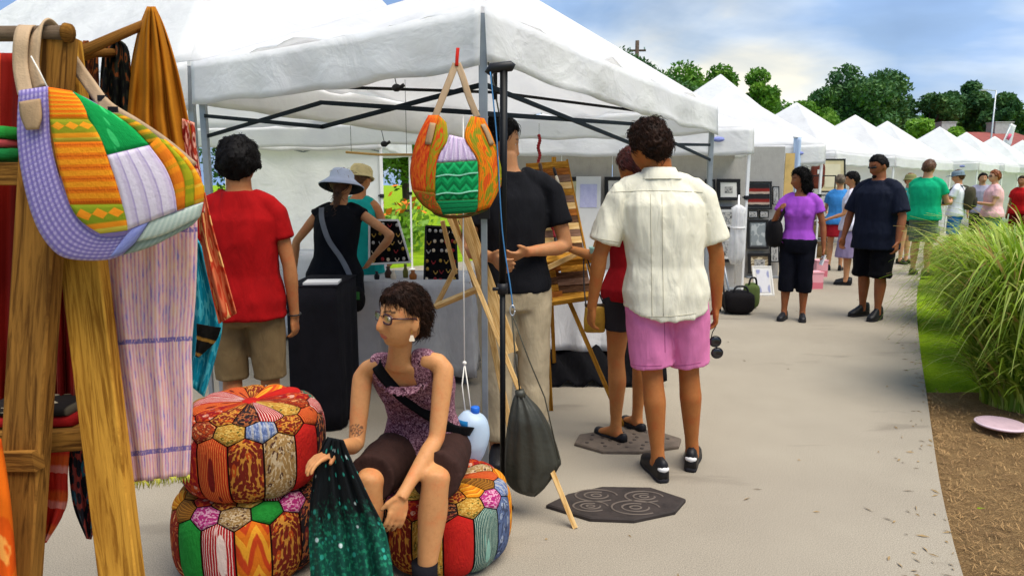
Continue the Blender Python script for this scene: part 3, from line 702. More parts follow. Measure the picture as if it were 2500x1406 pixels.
# ------------------------------------------------------------------ tents
t = NT('canopy'); t.rough(.7); t.b.inputs['Specular IOR Level'].default_value = .25; v = t.coord('Object')
t.base(t.ramp(t.noise(v, 2.5, 5), [(.3, C('#e4e3e6')), (.6, C('#f4f3f3'))])); w = t.noise(v, 3.2, 4, .5, 1.2); w2 = t.noise(t.coord('Object', (1, 1, 2)), 9, 3, .5, .8)
t.bump(t.math('ADD', w, t.math('MULTIPLY', w2, .25)), .42, .06); t.translucent(C('#fbfaf8'), .55); MATS['canopy'] = t.m
STEEL = mat('tent steel', '#8f9499', .42, .12, 12, metal=.35, spec=.5)
WHITEPOLE = mat('white pole', '#e9e7e4', .45, .05)
BLACK = mat('black steel', '#09090a', .5, .1, spec=.2)
BLACKP = mat('black plastic', '#1c1b1d', .5, .15)
LOGO = pat('valance logo', 'plain', '#7f86c6', '#9aa2d6', scale=3)
def tent(label, cs, zt, peak, val=.26, walls=(), sag=.06, legm=None, truss=(), trussm=None, tdrop=(.05, .24), group='white market tents in a row', wob=.0, logos=(), nq=10, legs=(0, 1, 2, 3), vals=None, wallz=None, pname='market_tent'):
    """cs: four ground corners, zt: eave heights, peak: apex; sides i run cs[i] -> cs[i+1]"""
    cs = [V((c[0], c[1], 0)) for c in cs]; ctr = sum(cs, V()) / 4; e = thing(pname, label, 'tent', (ctr.x, ctr.y, 0), group); P = V(peak)
    tops = [c + V((0, 0, z)) for c, z in zip(cs, zt)]
    for i in range(4):
        A, B_ = tops[i], tops[(i + 1) % 4]; outw = ((A + B_) / 2 - P); outw.z = 0; outw.normalize()
        def roof(u, v, A=A, B_=B_, i=i):
            v *= .995; p = A.lerp(B_, u).lerp(P, v); p.z -= sag * sin(pi * v) * sin(pi * u) ** .6 + sag * .35 * sin(pi * u) * (1 - v)
            if wob: p += V((0, 0, wob * nz((p.x * 2.2, p.y * 2.2, i)) * sin(pi * u) + wob * .5 * nz((p.x * 6, p.y * 6, i)) * sin(pi * u)))
            return p
        mb = MB(); mb.grid(roof, nq * 2, nq * 2); obj('roof_panel', mb, MATS['canopy'], e, True, .002)
        h = vals[i] if vals else val
        def valf(u, v, A=A, B_=B_, h=h, i=i, outw=outw):
            p = A.lerp(B_, u); p.z -= sag * .35 * sin(pi * u) + h * v; o_ = .012 * v + (.5 + .5 * wob * 20) * v * (.012 * sin(u * 31 + i) * sin(pi * u) + .02 * nz((u * 7, v * 2, i * 3.3)) * sin(pi * u) ** .4)
            return p + outw * (.012 + o_) + V((0, 0, .008 * v * sin(u * 23 + i)))
        mb = MB(); mb.grid(valf, nq * 4, 6); va = obj('valance', mb, MATS['canopy'], e, True, .002)
        if i in logos:
            c = A.lerp(B_, .86); c.z -= h * .45; d = (B_ - A).normalized(); mb = MB()
            mb.lathe(V((0, 0, 0)), [(.02, 0), (.5, .004), (.5, .008), (.02, .012)], 24); R = frame(V((0, 0, 1)), outw)
            for q in range(len(mb.v)): p = mb.v[q]; mb.v[q] = c + outw * (.045 + p.z * .3) + d * (p.x * .15) + V((0, 0, p.y * .065))
            obj('logo', mb, LOGO, va)
    ins = [c.lerp(ctr, .02) for c in cs]
    for i in legs:
        c = ins[i]; mb = MB(); mb.beam(c + V((0, 0, .012)), c + V((0, 0, zt[i] * .62)), .028, .028); mb.box(c + V((0, 0, .006)), (.09, .09, .012)); lg = obj('leg', mb, legm or WHITEPOLE, e, False)
        mb = MB(); mb.beam(c + V((0, 0, zt[i] * .60)), c + V((0, 0, zt[i] - .02)), .038, .038); obj('upper_leg', mb, legm or WHITEPOLE, lg, False)
        mb = MB(); mb.box(c + V((0, 0, zt[i] * .60)), (.052, .052, .05)); mb.box(c + V((-.035, 0, zt[i] * .60 + .004)), (.03, .02, .018)); obj('height_clip', mb, BLACKP, lg, False)
    for i in truss:
        A, B_ = ins[i] + V((0, 0, zt[i] - tdrop[0])), ins[(i + 1) % 4] + V((0, 0, zt[(i + 1) % 4] - tdrop[0])); dn = V((0, 0, -tdrop[1]))
        for a, b in ((0, .5), (.5, 1)):
            for f in (0, 1):
                p, q = A.lerp(B_, a), A.lerp(B_, b); mb = MB()
                off = V((0, .006 * (1 if f else -1), 0))
                mb.beam(p + (dn if f else V()) + off, q + (V() if f else dn) + off, .022, .011, side=(0, 0, 1)); obj('truss_bar', mb, trussm or BLACK, e, False)
    for i in walls:
        A, B_ = cs[i], cs[(i + 1) % 4]; za, zb = zt[i], zt[(i + 1) % 4]; n_ = (B_ - A).normalized().cross(V((0, 0, 1)))
        def wf(u, v, A=A, B_=B_, za=za, zb=zb, n_=n_): p = A.lerp(B_, .02 + .96 * u); p.z = .03 + (lerp(za, zb, u) - .08) * v; return p - n_ * (.05 + .018 * sin(u * 17 + 2 * v) * (1 - .6 * v))
        mb = MB(); mb.grid(wf, 40, 12); obj('side_wall', mb, MATS['canopy'], e, True, .002)
    return e
# the near stall tent: corner pole beside the hanging bag
A1 = (-.127, 3.04); B1 = (1.70, 5.78); D1 = (-1.93, 4.25); C1 = (B1[0] + D1[0] - A1[0], B1[1] + D1[1] - A1[1])
T1 = tent('nearest white market tent with grey corner pole and black scissor trusses', [A1, B1, C1, D1], [2.20, 2.09, 2.12, 2.18], (-.12, 5.0, 2.90), sag=.05, legm=STEEL, truss=(0, 3), tdrop=(.315, .125), wob=.10, vals=[.23, .22, .24, .25], nq=14)
for frm, to in ((0, 0),):
    c = V((-.12, 5.0, 0)); mb = MB(); mb.beam(c + V((0, 0, 2.05)), c + V((0, 0, 2.86)), .03, .03); obj('peak_pole', mb, BLACK, T1, False)
    for q, z in ((A1, 1.93), (B1, 1.82), (C1, 1.85), (D1, 1.91)):
        mb = MB(); mb.beam(V((q[0], q[1], z + .15)).lerp(V((c.x, c.y, 2.1)), .02), V((c.x, c.y, 2.1)), .02, .01, side=(0, 0, 1)); obj('truss_bar', mb, BLACK, T1, False)
T0 = tent('white market tent at the far left behind the wooden display rack', [(-2.0, 4.35), (-.2, 7.05), (-4.6, 8.9), (-6.2, 6.6)], [2.2, 2.12, 2.15, 2.25], (-2.25, 6.25, 4.2), sag=.05, legm=STEEL, walls=(), wob=.05, vals=[.25, .24, .24, .3], nq=12, legs=(0, 2, 3))
TR = tent('white walled tent behind the man in red', [(-1.7, 9.0), (-1.7, 11.6), (-3.78, 11.6), (-3.78, 9.0)], [2.16] * 4, (-2.74, 10.3, 2.9), walls=(3,), truss=(3,), trussm=STEEL, legs=(0, 1, 2, 3))
T2 = tent('white tent hung with framed pictures, next beyond the nearest tent', [(2.95, 8.46), (3.15, 11.3), (.2, 11.55), (-.05, 8.7)], [2.14, 2.12, 2.12, 2.14], (1.6, 10.0, 2.95), val=.33, logos=(3,), truss=(2,), trussm=STEEL)
def row_tent(label, x, y, z, ang, half=1.45, eave=2.1, **k):
    d = V((sin(ang), cos(ang), 0)) * half; n = V((cos(ang), -sin(ang), 0)) * half; c = V((x, y, 0))
    return tent(label, [tuple(c - d + n)[:2], tuple(c + d + n)[:2], tuple(c + d - n)[:2], tuple(c - d - n)[:2]], [eave] * 4, (x, y, z), walls=k.pop('walls', (1, 2)), nq=6, **k)
row_tent('white tent with the blue banner, third along the path', 4.05, 13.1, 3.25, radians(12), logos=(3,), val=.32)
row_tent('taller white marquee peaking behind the picture tent', 5.75, 19.3, 4.45, radians(30), 2.1, 2.6)
names = ['fourth', 'fifth', 'sixth', 'seventh', 'eighth', 'ninth', 'tenth', 'eleventh']
for i, (x, y, z) in enumerate([(6.5, 15.9, 3.3), (9.0, 18.2, 3.25), (11.1, 20.5, 3.3), (13.9, 22.5, 3.3), (16.3, 24.8, 3.3), (18.8, 26.9, 3.3), (21.6, 29.2, 3.3), (24.4, 31.0, 3.3)]):
    row_tent('white peaked tent, %s along the path counted from the nearest' % names[i], x, y, z, radians(45), logos=(3,))

# ------------------------------------------------------------------ trees, building and poles beyond
t = NT('leaf'); t.rough(.6); t.b.inputs['Specular IOR Level'].default_value = .2; oi = t.n('ShaderNodeObjectInfo')
c = t.ramp(t.noise(t.coord('Object'), .9, 3), [(.3, C('#3a6420')), (.5, C('#55802a')), (.7, C('#7fa236'))]); t.base(c); t.translucent(C('#5d8a26'), .22); MATS['leaf'] = t.m
t = NT('leaf dark'); t.rough(.6); t.b.inputs['Specular IOR Level'].default_value = .2
t.base(t.ramp(t.noise(t.coord('Object'), .8, 3), [(.3, C('#2c5030')), (.5, C('#416838')), (.7, C('#648244'))])); t.translucent(C('#47682c'), .18); MATS['leafdark'] = t.m
t = NT('leaf light'); t.rough(.6); t.base(t.ramp(t.noise(t.coord('Object'), 1.2, 3), [(.3, C('#4d7a1c')), (.7, C('#86b032'))])); t.translucent(C('#8cb53a'), .3); MATS['leaflight'] = t.m
BARK = mat('bark', '#54453a', .95, .3, 8, .6)
def leaves(cl, n, ls, seed):
    g = np.random.default_rng(seed); i = g.integers(0, len(cl), n); c = np.array([tuple(q[0]) for q in cl])[i]; cr = np.array([q[1] for q in cl])[i]
    def unit(a): return a / np.linalg.norm(a, axis=1)[:, None]
    q = unit(g.normal(size=(n, 3))) * (cr * (.45 + .75 * g.random(n) ** .7))[:, None]; q[:, 2] *= .8; p = c + q
    a = unit(g.normal(size=(n, 3))); b = unit(np.cross(a, g.normal(size=(n, 3)))); w = np.cross(a, b); s = (ls * g.uniform(.6, 1.4, n))[:, None]
    v = np.stack([p - b * s, p + w * s * .5, p + b * s, p - w * s * .5], 1).reshape(-1, 3); me = bpy.data.meshes.new('crown')
    me.vertices.add(4 * n); me.vertices.foreach_set('co', v.ravel()); me.loops.add(4 * n); me.loops.foreach_set('vertex_index', np.arange(4 * n, dtype=np.int32)); me.polygons.add(n); me.polygons.foreach_set('loop_start', np.arange(0, 4 * n, 4, dtype=np.int32)); me.update(calc_edges=True); return me
def tree(label, x, y, top, cz, rx, rz, n, ls, seed, m='leaf', name='tree', lump=18, group='trees beyond the tents', trunk=True):
    r = random.Random(seed); e = thing(name, label, 'tree', (x, y, 0), group); mb = MB(); br = MB(); cl = []
    for i in range(lump):
        while True:
            q = V((r.uniform(-1, 1), r.uniform(-1, 1), r.uniform(-1, 1)))
            if .25 < q.length < 1: break
        q *= .78; cl.append((V((x + q.x * rx, y + q.y * rx, cz + q.z * rz)), r.uniform(.26, .44) * min(rx, rz)))
    if trunk:
        k = max(.1, (top) * .022); base = V((x, y, -.05)); fork = V((x, y, cz - rz * .55)); br.tube([base, base.lerp(fork, .5) + V((k * .4, 0, 0)), fork], [k * 1.25, k, k * .8], 10)
        for c, cr in cl[:min(12, lump)]: br.tube([fork - V((0, 0, k)), fork.lerp(c, .5) + V((0, 0, -.1 * rz)), c], [k * .55, k * .34, k * .12], 6)
        obj('trunk', br, BARK, e)
    link('crown', leaves(cl, int(n * 2.4), ls * .62, seed), MATS[m], e)
    return e
def far_tree(label, px, pt, pb, hw, Y, n, seed, m='leaf', lump=18):
    t_ = at(px, pt, Y).z; b_ = max(1.0, at(px, pb, Y).z); X = at(px, pb, Y).x; rx = hw / F * Y * 1.18; tree(label, X, Y, t_, (t_ + b_) / 2, rx, (t_ - b_) / 2 * 1.08, int(n * 1.5), .010 * Y * .5, seed, m, lump=lump)
far_tree('round green tree left of the others above the marquee', 1715, 148, 330, 78, 46, 3600, 1, 'leaf', 20)
far_tree('narrow pointed bright green tree above the tents', 1848, 165, 330, 52, 42, 2600, 2, 'leaf', 16)
far_tree('largest dark tree with a broad crown', 2050, 165, 360, 98, 60, 5200, 3, 'leafdark', 24)
far_tree('dark tree joined to the right side of the largest', 2140, 182, 350, 78, 64, 3800, 4, 'leafdark', 18)
far_tree('small light green tree under the largest dark tree', 1960, 240, 360, 62, 50, 2400, 5, 'leaf', 14)
far_tree('bushy dark tree right of the two big dark trees', 2262, 222, 340, 72, 66, 3400, 6, 'leafdark', 18)
far_tree('taller dark tree above the red roofed building', 2345, 205, 340, 56, 70, 3200, 7, 'leafdark', 16)
far_tree('small rounded dark tree by the tall lamp pole', 2445, 226, 330, 44, 66, 2200, 8, 'leafdark', 12)
for i_, (px_t, pt_t, hw_t) in enumerate(((1640, 215, 60), (1780, 232, 75), (1905, 258, 70), (2010, 262, 80), (2195, 262, 80), (2300, 262, 70), (2400, 270, 70), (2480, 268, 60))):
    far_tree('low green tree in the distant tree line, %s from the left' % ['first', 'second', 'third', 'fourth', 'fifth', 'sixth', 'seventh', 'last'][i_], px_t, pt_t, 400, hw_t, 78 + 2 * (i_ % 3), 1700, 40 + i_, 'leaf' if i_ % 3 else 'leafdark', 16)
far_tree('light green sapling in front of the red roofed building', 2345, 285, 370, 26, 38, 900, 9, 'leaflight', 8)
far_tree('light green shrub tree left of the red roofed building', 2240, 272, 360, 36, 48, 1200, 10, 'leaflight', 10)
far_tree('dark tree at the right picture edge', 2510, 285, 370, 52, 72, 1800, 11, 'leafdark', 12)
tree('dark shade tree seen past the left end of the white wall', -6.3, 16.5, 4.2, 2.6, 1.5, 1.7, 3800, .10, 21, 'leafdark', lump=22)
tree('dark shade tree seen through the tent right of the white wall', -2.75, 17.5, 4.6, 2.9, 1.35, 1.7, 4200, .10, 22, 'leaf', lump=22)
tree('leafy tree deep behind the hanging patchwork bag', -.4, 21, 4.8, 2.9, 1.8, 1.9, 3600, .11, 23, 'leafdark', lump=20)
# sloping leafy branch above the near tent
mb = MB(); r = random.Random(5); YB = 40
pts = [at(1512, 130, YB), at(1560, 152, YB), at(1600, 178, YB), at(1650, 205, YB), at(1700, 225, YB)]
e = thing('utility_pole', 'wooden utility pole with crossarm rising above the near tent roof', 'pole', (at(1556, 100, YB).x, YB, 0))
p0 = at(1556, 100, YB); m2 = MB(); m2.tube([(p0.x, YB, -.05), (p0.x, YB, 4), p0], [.17, .14, .11], 10); obj('shaft', m2, BARK, e)
m2 = MB(); z = at(1556, 124, YB).z; m2.beam((p0.x - .45, YB, z), (p0.x + .5, YB, z), .1, .1, side=(0, 0, 1)); obj('crossarm', m2, BARK, e, False)
for dx in (-.4, .42): m2 = MB(); m2.lathe((p0.x + dx, YB, z + .05), [(.02, 0), (.05, .04), (.03, .08), (.05, .12), (.02, .16)], 10); obj('insulator', m2, mat('glass insulator', '#9fb3ac', .2, .05), e)
for i in range(2600):
    q = poly(pts, r.random()); p = q + V((r.gauss(0, .16), r.gauss(0, .3), r.gauss(-.06, .14))); a = V((r.gauss(0, 1), r.gauss(0, 1), r.gauss(0, 1))).normalized(); b = a.orthogonal().normalized(); w = a.cross(b); s = .1 * r.uniform(.6, 1.3)
    mb.add([p - b * s, p + w * s * .6, p + b * s, p - w * s * .6], [(0, 1, 2, 3)])
e = thing('tree', 'dark leaning tree limb sloping down beside the utility pole', 'tree', (pts[-1].x, YB, 0), 'trees beyond the tents')
obj('crown', mb, MATS['leafdark'], e, False); m2 = MB(); m2.tube([V((pts[-1].x + 2, YB, -.05)), V((pts[-1].x + 1.4, YB, 3)), pts[-1], pts[2], pts[0]], [.4, .3, .14, .08, .03], 8); obj('trunk', m2, BARK, e)
# low red-roofed building
YB = 58; a = at(2195, 352, YB); b = at(2560, 352, YB); zt_ = at(2300, 312, YB).z
e = thing('building', 'low building with a long red brown roof behind the far tents', 'building', ((a.x + b.x) / 2, YB + 5, 0))
mb = MB(); mb.box(((a.x + b.x) / 2, YB + 5, 2.2), (b.x - a.x, 9.4, 4.5)); obj('wall', mb, mat('brick wall', '#7d4a40', .9, .25, 3), e, False)
mb = MB(); x0, x1 = a.x - .6, b.x + .6; ze = max(3.2, at(2300, 362, YB).z)
mb.add([(x0, YB - .6, ze), (x1, YB - .6, ze), (x1, YB + 5, zt_), (x0, YB + 5, zt_), (x0, YB + 10.6, ze), (x1, YB + 10.6, ze), (x0, YB - .6, ze - .25), (x1, YB - .6, ze - .25), (x0, YB + 10.6, ze - .25), (x1, YB + 10.6, ze - .25)],
       [(0, 1, 2, 3), (3, 2, 5, 4), (0, 6, 7, 1), (4, 5, 9, 8), (6, 8, 9, 7), (0, 3, 4, 8, 6), (1, 7, 9, 5, 2)]); rf = obj('roof', mb, mat('red roof', '#8e4a42', .8, .2, 2, .3, 6), e, False)
for px, w in ((2306, 1.3), (2440, 1.6)):
    q = at(px, 312, YB + 5); mb = MB(); mb.box((q.x, YB + 5, zt_ + .3), (w, 1.2, 1.0)); mb.box((q.x, YB + 5, zt_ + .84), (w + .1, 1.3, .08)); obj('rooftop_unit', mb, mat('galvanised', '#b9b6b4', .5, .1, metal=.2), rf, False)
for i in range(7):
    q = a.x + 1.5 + i * (b.x - a.x - 3) / 6; mb = MB(); mb.box((q, YB + .28, 1.9), (1.3, .06, 1.3)); wdw = obj('window', mb, mat('window dark', '#2c3238', .15, .1, spec=.6), e, False)
p0 = at(2432, 222, 38); e = thing('lamp_pole', 'tall thin pale lamp pole rising over the far tents', 'pole', (p0.x, 38, 0)); mb = MB(); mb.tube([(p0.x, 38, -.05), (p0.x, 38, 3), p0], [.06, .045, .03], 10); obj('shaft', mb, mat('pale metal', '#b9bcc0', .4, .08, metal=.3), e)
mb = MB(); mb.beam(p0, p0 + V((-.55, 0, .04)), .05, .04, side=(0, 0, 1)); obj('arm', mb, mat('pale metal', '#b9bcc0'), e, False); mb = MB(); mb.box(p0 + V((-.7, 0, .03)), (.36, .18, .08)); obj('lamp_head', mb, mat('pale metal', '#b9bcc0'), e, False)
p0 = at(2447, 350, 30); p1 = at(2470, 305, 30); e = thing('feather_flag', 'white feather flag with a pink mark above the last tents', 'flag', (p0.x, 30, 0)); mb = MB(); mb.tube([(p0.x - .1, 30, -.05), p0, p1 + V((0, 0, .05))], .02, 8); obj('pole', mb, WHITEPOLE, e)
mb = MB(); mb.grid(lambda u, v: at(lerp(2449, 2466, v) + u * 17, lerp(352, 303, v) + u * 4, 30) + V((0, .05 * sin(u * 5 + v * 3), 0)), 6, 10); fl = obj('flag', mb, MATS['canopy'], e, True, .01)
mb = MB(); mb.grid(lambda u, v: at(lerp(2456, 2464, v) + u * 7, lerp(340, 326, v) + u * 3, 29.94), 2, 2); obj('mark', mb, mat('pink mark', '#d05a72'), fl, True, .01)
# ================================================================== wooden rack with textiles (left foreground)
WOOD1 = wood('weathered pine', '#9a6a2e', '#5c3a17', 1.0); WOOD2 = wood('golden pine', '#c08a34', '#8a5a1c', 1.0); WOODGREY = wood('grey driftwood', '#8a7560', '#5a4a3c', 1.4, knots=False); WOODPALE = wood('pale beech', '#d9b378', '#b98c50', 1.5, knots=False)
def ext(p0, p1, z=0.0):
    d = p1 - p0; return p0 + d * ((z - p0.z) / d.z)
a0, a1 = at(128, 85, 1.52), at(52, 1300, 1.47); b0, b1 = at(140, 100, 1.60), at(292, 1360, 1.50)
rk = thing('display_rack', 'wooden A-frame display rack hung with bags and textiles at the left', 'rack', (a1.x, 1.5, 0))
for s in (0, 1):
    sh = V((-1.05 * s, .10 * s, 0)); mb = MB(); mb.beam(a0 + sh, ext(a0, a1) + sh, .088, .045, off=.3 + s); obj('leg', mb, WOOD1, rk, False)
    mb = MB(); mb.beam(b0 + sh, ext(b0, b1) + sh, .092, .040, off=1.1 + s); obj('leg', mb, WOOD2, rk, False)
    mb = MB(); p, q = a0.lerp(ext(a0, a1), .66), b0.lerp(ext(b0, b1), .60); q.z = at(200, 1075, 1.57).z; mb.beam(V((p.x - .01, 1.56, q.z)) + sh, V((q.x - .01, 1.575, q.z + .01)) + sh, .05, .035, side=(0, 0, 1), off=2); obj('brace', mb, WOOD1, rk, False)
mb = MB(); mb.tube([at(168, 82, 1.50), at(-100, 84, 1.53), at(-900, 84, 1.62)], .016, 14); obj('rod', mb, WOODGREY, rk)
mb = MB(); mb.tube([at(160, 80, 1.50), at(172, 82, 1.50)], [.02, .0195], 14); obj('rod_end', mb, WOOD1, rk)
mb = MB(); mb.beam(at(88, 425, 1.535), at(-900, 425, 1.64), .05, .03, side=(0, 0, 1), off=4); obj('crossbar', mb, WOOD1, rk, False)
mb = MB(); mb.beam(at(94, 1122, 1.455), at(-900, 1122, 1.56), .048, .03, side=(0, 0, 1), off=5); obj('crossbar', mb, WOOD1, rk, False)
mb = MB(); mb.beam(at(-900, 1050, 1.68), at(225, 1040, 1.63), .02, .16, side=(0, 0, 1), off=6); obj('shelf', mb, WOOD1, rk, False)
for px, py in ((212, 112), (282, 108), (372, 30)):
    mb = MB(); mb.tube([at(150, 150, 1.62), at(lerp(150, px, .6), lerp(150, py, .5), 1.72), at(px, py + 22, 1.80)], [.014, .012, .011], 10); obj('peg_arm', mb, WOOD1, rk)

def hung(name, label, cat, left, right, Y, m, group=None, fringe=None, **k):
    o = drape(name, left, right, Y, m, **k); tag(o, label, cat, group); return o
gtx = 'textiles hung on the wooden rack'
hung('shawl', 'plain mustard brown shawl hung directly behind the pale bag strap', 'shawl', [(88, 92), (86, 170), (80, 300), (78, 420)], [(160, 92), (180, 170), (188, 300), (190, 420)], 1.60, pat('mustard cloth', 'plain', '#8a5c22', '#a8752a', scale=3), gtx, folds=4, amp=.014)
hung('shawl', 'tall mustard orange shawl draped to a peak at the top of the rack', 'shawl', [(360, 17), (340, 70), (322, 150), (312, 230), (303, 320), (310, 520)], [(378, 17), (402, 70), (430, 160), (452, 260), (480, 400), (488, 520)], (1.78, 1.76), pat('ochre cloth', 'plain', '#c0791a', '#9c5c10', scale=2.2, bump=.2), gtx, folds=4.5, amp=.022, nu=44, bow=.05)
hung('scarf', 'small brown and rust printed scarf on the peg left of the black one', 'scarf', [(205, 100), (190, 130), (184, 180), (180, 420)], [(214, 100), (236, 130), (240, 180), (246, 420)], 1.78, pat('rust print', 'paisley', '#4a2416', '#8e4a1c', '#1d1712', scale=6), gtx, folds=3, amp=.012)
hung('scarf', 'black scarf with small orange print between rust scarf and mustard shawl', 'scarf', [(276, 98), (256, 120), (246, 190), (240, 420)], [(290, 98), (312, 120), (318, 190), (316, 420)], 1.79, pat('black print', 'paisley', '#161413', '#2a2c20', '#8c4a22', scale=8), gtx, folds=3, amp=.014)
hung('scarf', 'red and white floral scarf edge below the tall mustard shawl', 'scarf', [(446, 290), (448, 360), (452, 430), (470, 520)], [(474, 300), (482, 380), (492, 440), (500, 520)], 1.74, pat('red white floral', 'paisley', '#b33a26', '#e4a48c', '#8c1d18', scale=4), gtx, folds=2, amp=.01)
sc = hung('scarf', 'long pink and lilac woven scarf with yellow fringe below the near bag', 'scarf', [(255, 430), (258, 600), (270, 760), (292, 930), (312, 1060), (326, 1178)], [(478, 430), (482, 560), (478, 720), (468, 850), (470, 980), (462, 1160)], 1.58, pat('pink plaid', 'plaid', '#cf8f9e', '#8474ac', '#dca890', scale=5, fade=.05), gtx, folds=3, amp=.006, nu=44, nv=60, top_amp=.5)
mb = MB(); r = random.Random(8)
for i in range(60):
    u = i / 59; p = at(lerp(326, 462, u), lerp(1178, 1160, u) - 2, 1.58 + .006 * sin(2 * pi * 4 * u)); q = p + V((r.uniform(-.006, .006), r.uniform(-.004, .004), -r.uniform(.012, .024))); mb.tube([p, p.lerp(q, .5) + V((.001, 0, 0)), q], [.0014, .0012, .0005], 4)
obj('fringe', mb, cloth('yellow fringe', '#b9b54a'), sc)
hung('scarf', 'orange red paisley shawl hanging behind the pink scarf toward the man in red', 'shawl', [(486, 470), (488, 560), (505, 660), (535, 790)], [(500, 470), (520, 560), (548, 660), (577, 765)], 1.80, pat('orange paisley', 'paisley', '#cf6a44', '#b8341c', '#e8b06c', scale=3.4), gtx, folds=1.5, amp=.012)
hung('scarf', 'turquoise shawl hanging between pink scarf and orange paisley shawl', 'shawl', [(470, 560), (470, 700), (466, 850), (458, 935)], [(490, 600), (520, 700), (542, 800), (498, 968)], 1.86, pat('turquoise print', 'floral', '#1290a8', '#0f7f98', '#56c0cc', scale=5), gtx, folds=2, amp=.012)
hung('scarf', 'black and gold edged cloth tail crossing the turquoise shawl', 'scarf', [(480, 790), (480, 830), (478, 870)], [(540, 800), (525, 835), (484, 872)], 1.83, pat('black gold', 'stripes', '#1a1714', '#15120f', '#a87c34', scale=2.0), gtx, folds=1, amp=.006)
hung('shawl', 'dark red striped shawl hanging between the two rack legs', 'shawl', [(92, 560), (96, 700), (102, 860), (104, 985)], [(236, 560), (242, 700), (240, 860), (244, 985)], 1.70, pat('dark red stripes', 'vstripes', '#7a1612', '#94201a', '#b55a44', scale=7), gtx, folds=5, amp=.016)
hung('shawl', 'dark red shawl at the picture edge left of the rack leg', 'shawl', [(-160, 130), (-160, 380), (-150, 1010)], [(62, 130), (56, 380), (40, 1010)], 1.74, pat('deep red cloth', 'vstripes', '#8a1a12', '#6a1410', '#c0401e', scale=4), gtx, folds=5, amp=.02)
hung('scarf', 'bright orange printed scarf in the bottom left corner', 'scarf', [(-200, 1060), (-180, 1300), (-150, 1560)], [(2, 1070), (28, 1250), (50, 1560)], 1.36, pat('bright orange print', 'paisley', '#e86a12', '#d9500c', '#f2a24a', scale=2.5), gtx, folds=3, amp=.014)
hung('scarf', 'red and orange banded scarf tail dangling below the rack shelf', 'scarf', [(100, 1072), (94, 1160), (92, 1250), (104, 1322)], [(172, 1072), (165, 1160), (160, 1240), (112, 1324)], 1.68, pat('red orange bands', 'stripes', '#b8291a', '#c9551e', '#d98a7a', scale=3.0), gtx, folds=2, amp=.018)
hung('scarf', 'dark multicoloured scarf tail dangling beside the red one under the shelf', 'scarf', [(168, 1075), (170, 1160), (182, 1240), (212, 1314)], [(240, 1075), (246, 1160), (244, 1230), (222, 1316)], 1.74, pat('dark multi', 'floral', '#23222a', '#2d6f86', '#a8443a', scale=4), gtx, folds=2, amp=.018)
def folded(label, px, py, Y, w, d, hs, mats_):
    """a stack of folded cloths"""
    p = at(px, py, Y); z = p.z
    for i, (h, m_) in enumerate(zip(hs, mats_)):
        mb = MB(); n = 20; rings = []
        for t_ in (0, .06, .5, .94, 1):
            x = lerp(-w / 2, w / 2, t_); s = .92 if t_ in (0, 1) else 1
            rings.append([V((p.x + x + .006 * sin(i * 5), Y + d / 2 * s * math.copysign(abs(cos(q)) ** .35, cos(q)), z + h / 2 + h / 2 * s * math.copysign(abs(sin(q)) ** .6, sin(q)) + .002 * sin(9 * t_ + i))) for q in [2 * pi * k / n for k in range(n)]])
        mb.loft(rings); z += h * .98; tag(obj('folded_cloth', mb, m_), label % i if '%' in label else label[i], 'folded cloth', 'folded cloths on the rack')
s_z = at(150, 1010, 1.64)
folded(['red folded cloth lying lowest on the rack shelf', 'patterned black and cream folded cloth on top of the red one on the shelf'], 112, 1026, 1.645, .20, .13, (.030, .026), (cloth('red fold', '#a81d1c'), pat('cream black fold', 'border', '#2a2420', '#b9a888', '#8c2a20', scale=3)))
folded(['green striped folded cloth on the rack crossbar at the picture edge', 'pink and red folded cloth stacked between the two green ones', 'bright green folded cloth on top of the stack at the picture edge'], -60, 396, 1.60, .24, .12, (.03, .022, .03), (pat('green stripe', 'stripes', '#1f7a3c', '#2a5a34', '#0f3a22', scale=14), pat('pink stripe', 'stripes', '#b4484a', '#c87a6a', '#7a2026', scale=14), pat('green stripe b', 'stripes', '#2f9a3e', '#3f6f2a', '#174a24', scale=14)))

hung('shawl', 'crimson paisley shawl hanging behind the right rack leg', 'shawl', [(205, 620), (210, 760), (216, 900), (226, 1010)], [(262, 620), (268, 760), (280, 900), (292, 1010)], 1.72, pat('crimson paisley', 'paisley', '#8c1a1e', '#5c1014', '#c05a3a', scale=6), gtx, folds=3, amp=.012)
hung('scarf', 'orange floral scarf tail hanging left of the red tail below the rack shelf', 'scarf', [(40, 1075), (48, 1150), (60, 1240)], [(112, 1075), (110, 1150), (98, 1236)], 1.72, pat('orange tail', 'batik', '#d9601a', '#b8341c', '#e89a4a', scale=3), gtx, folds=2, amp=.014)
hung('shawl', 'burgundy block printed shawl behind the left rack leg', 'shawl', [(-40, 440), (-30, 620), (-20, 1000)], [(100, 440), (104, 620), (108, 1000)], 1.80, pat('burgundy blocks', 'border', '#6a1418', '#a8342a', '#d98a4a', scale=3), gtx, folds=4, amp=.014)
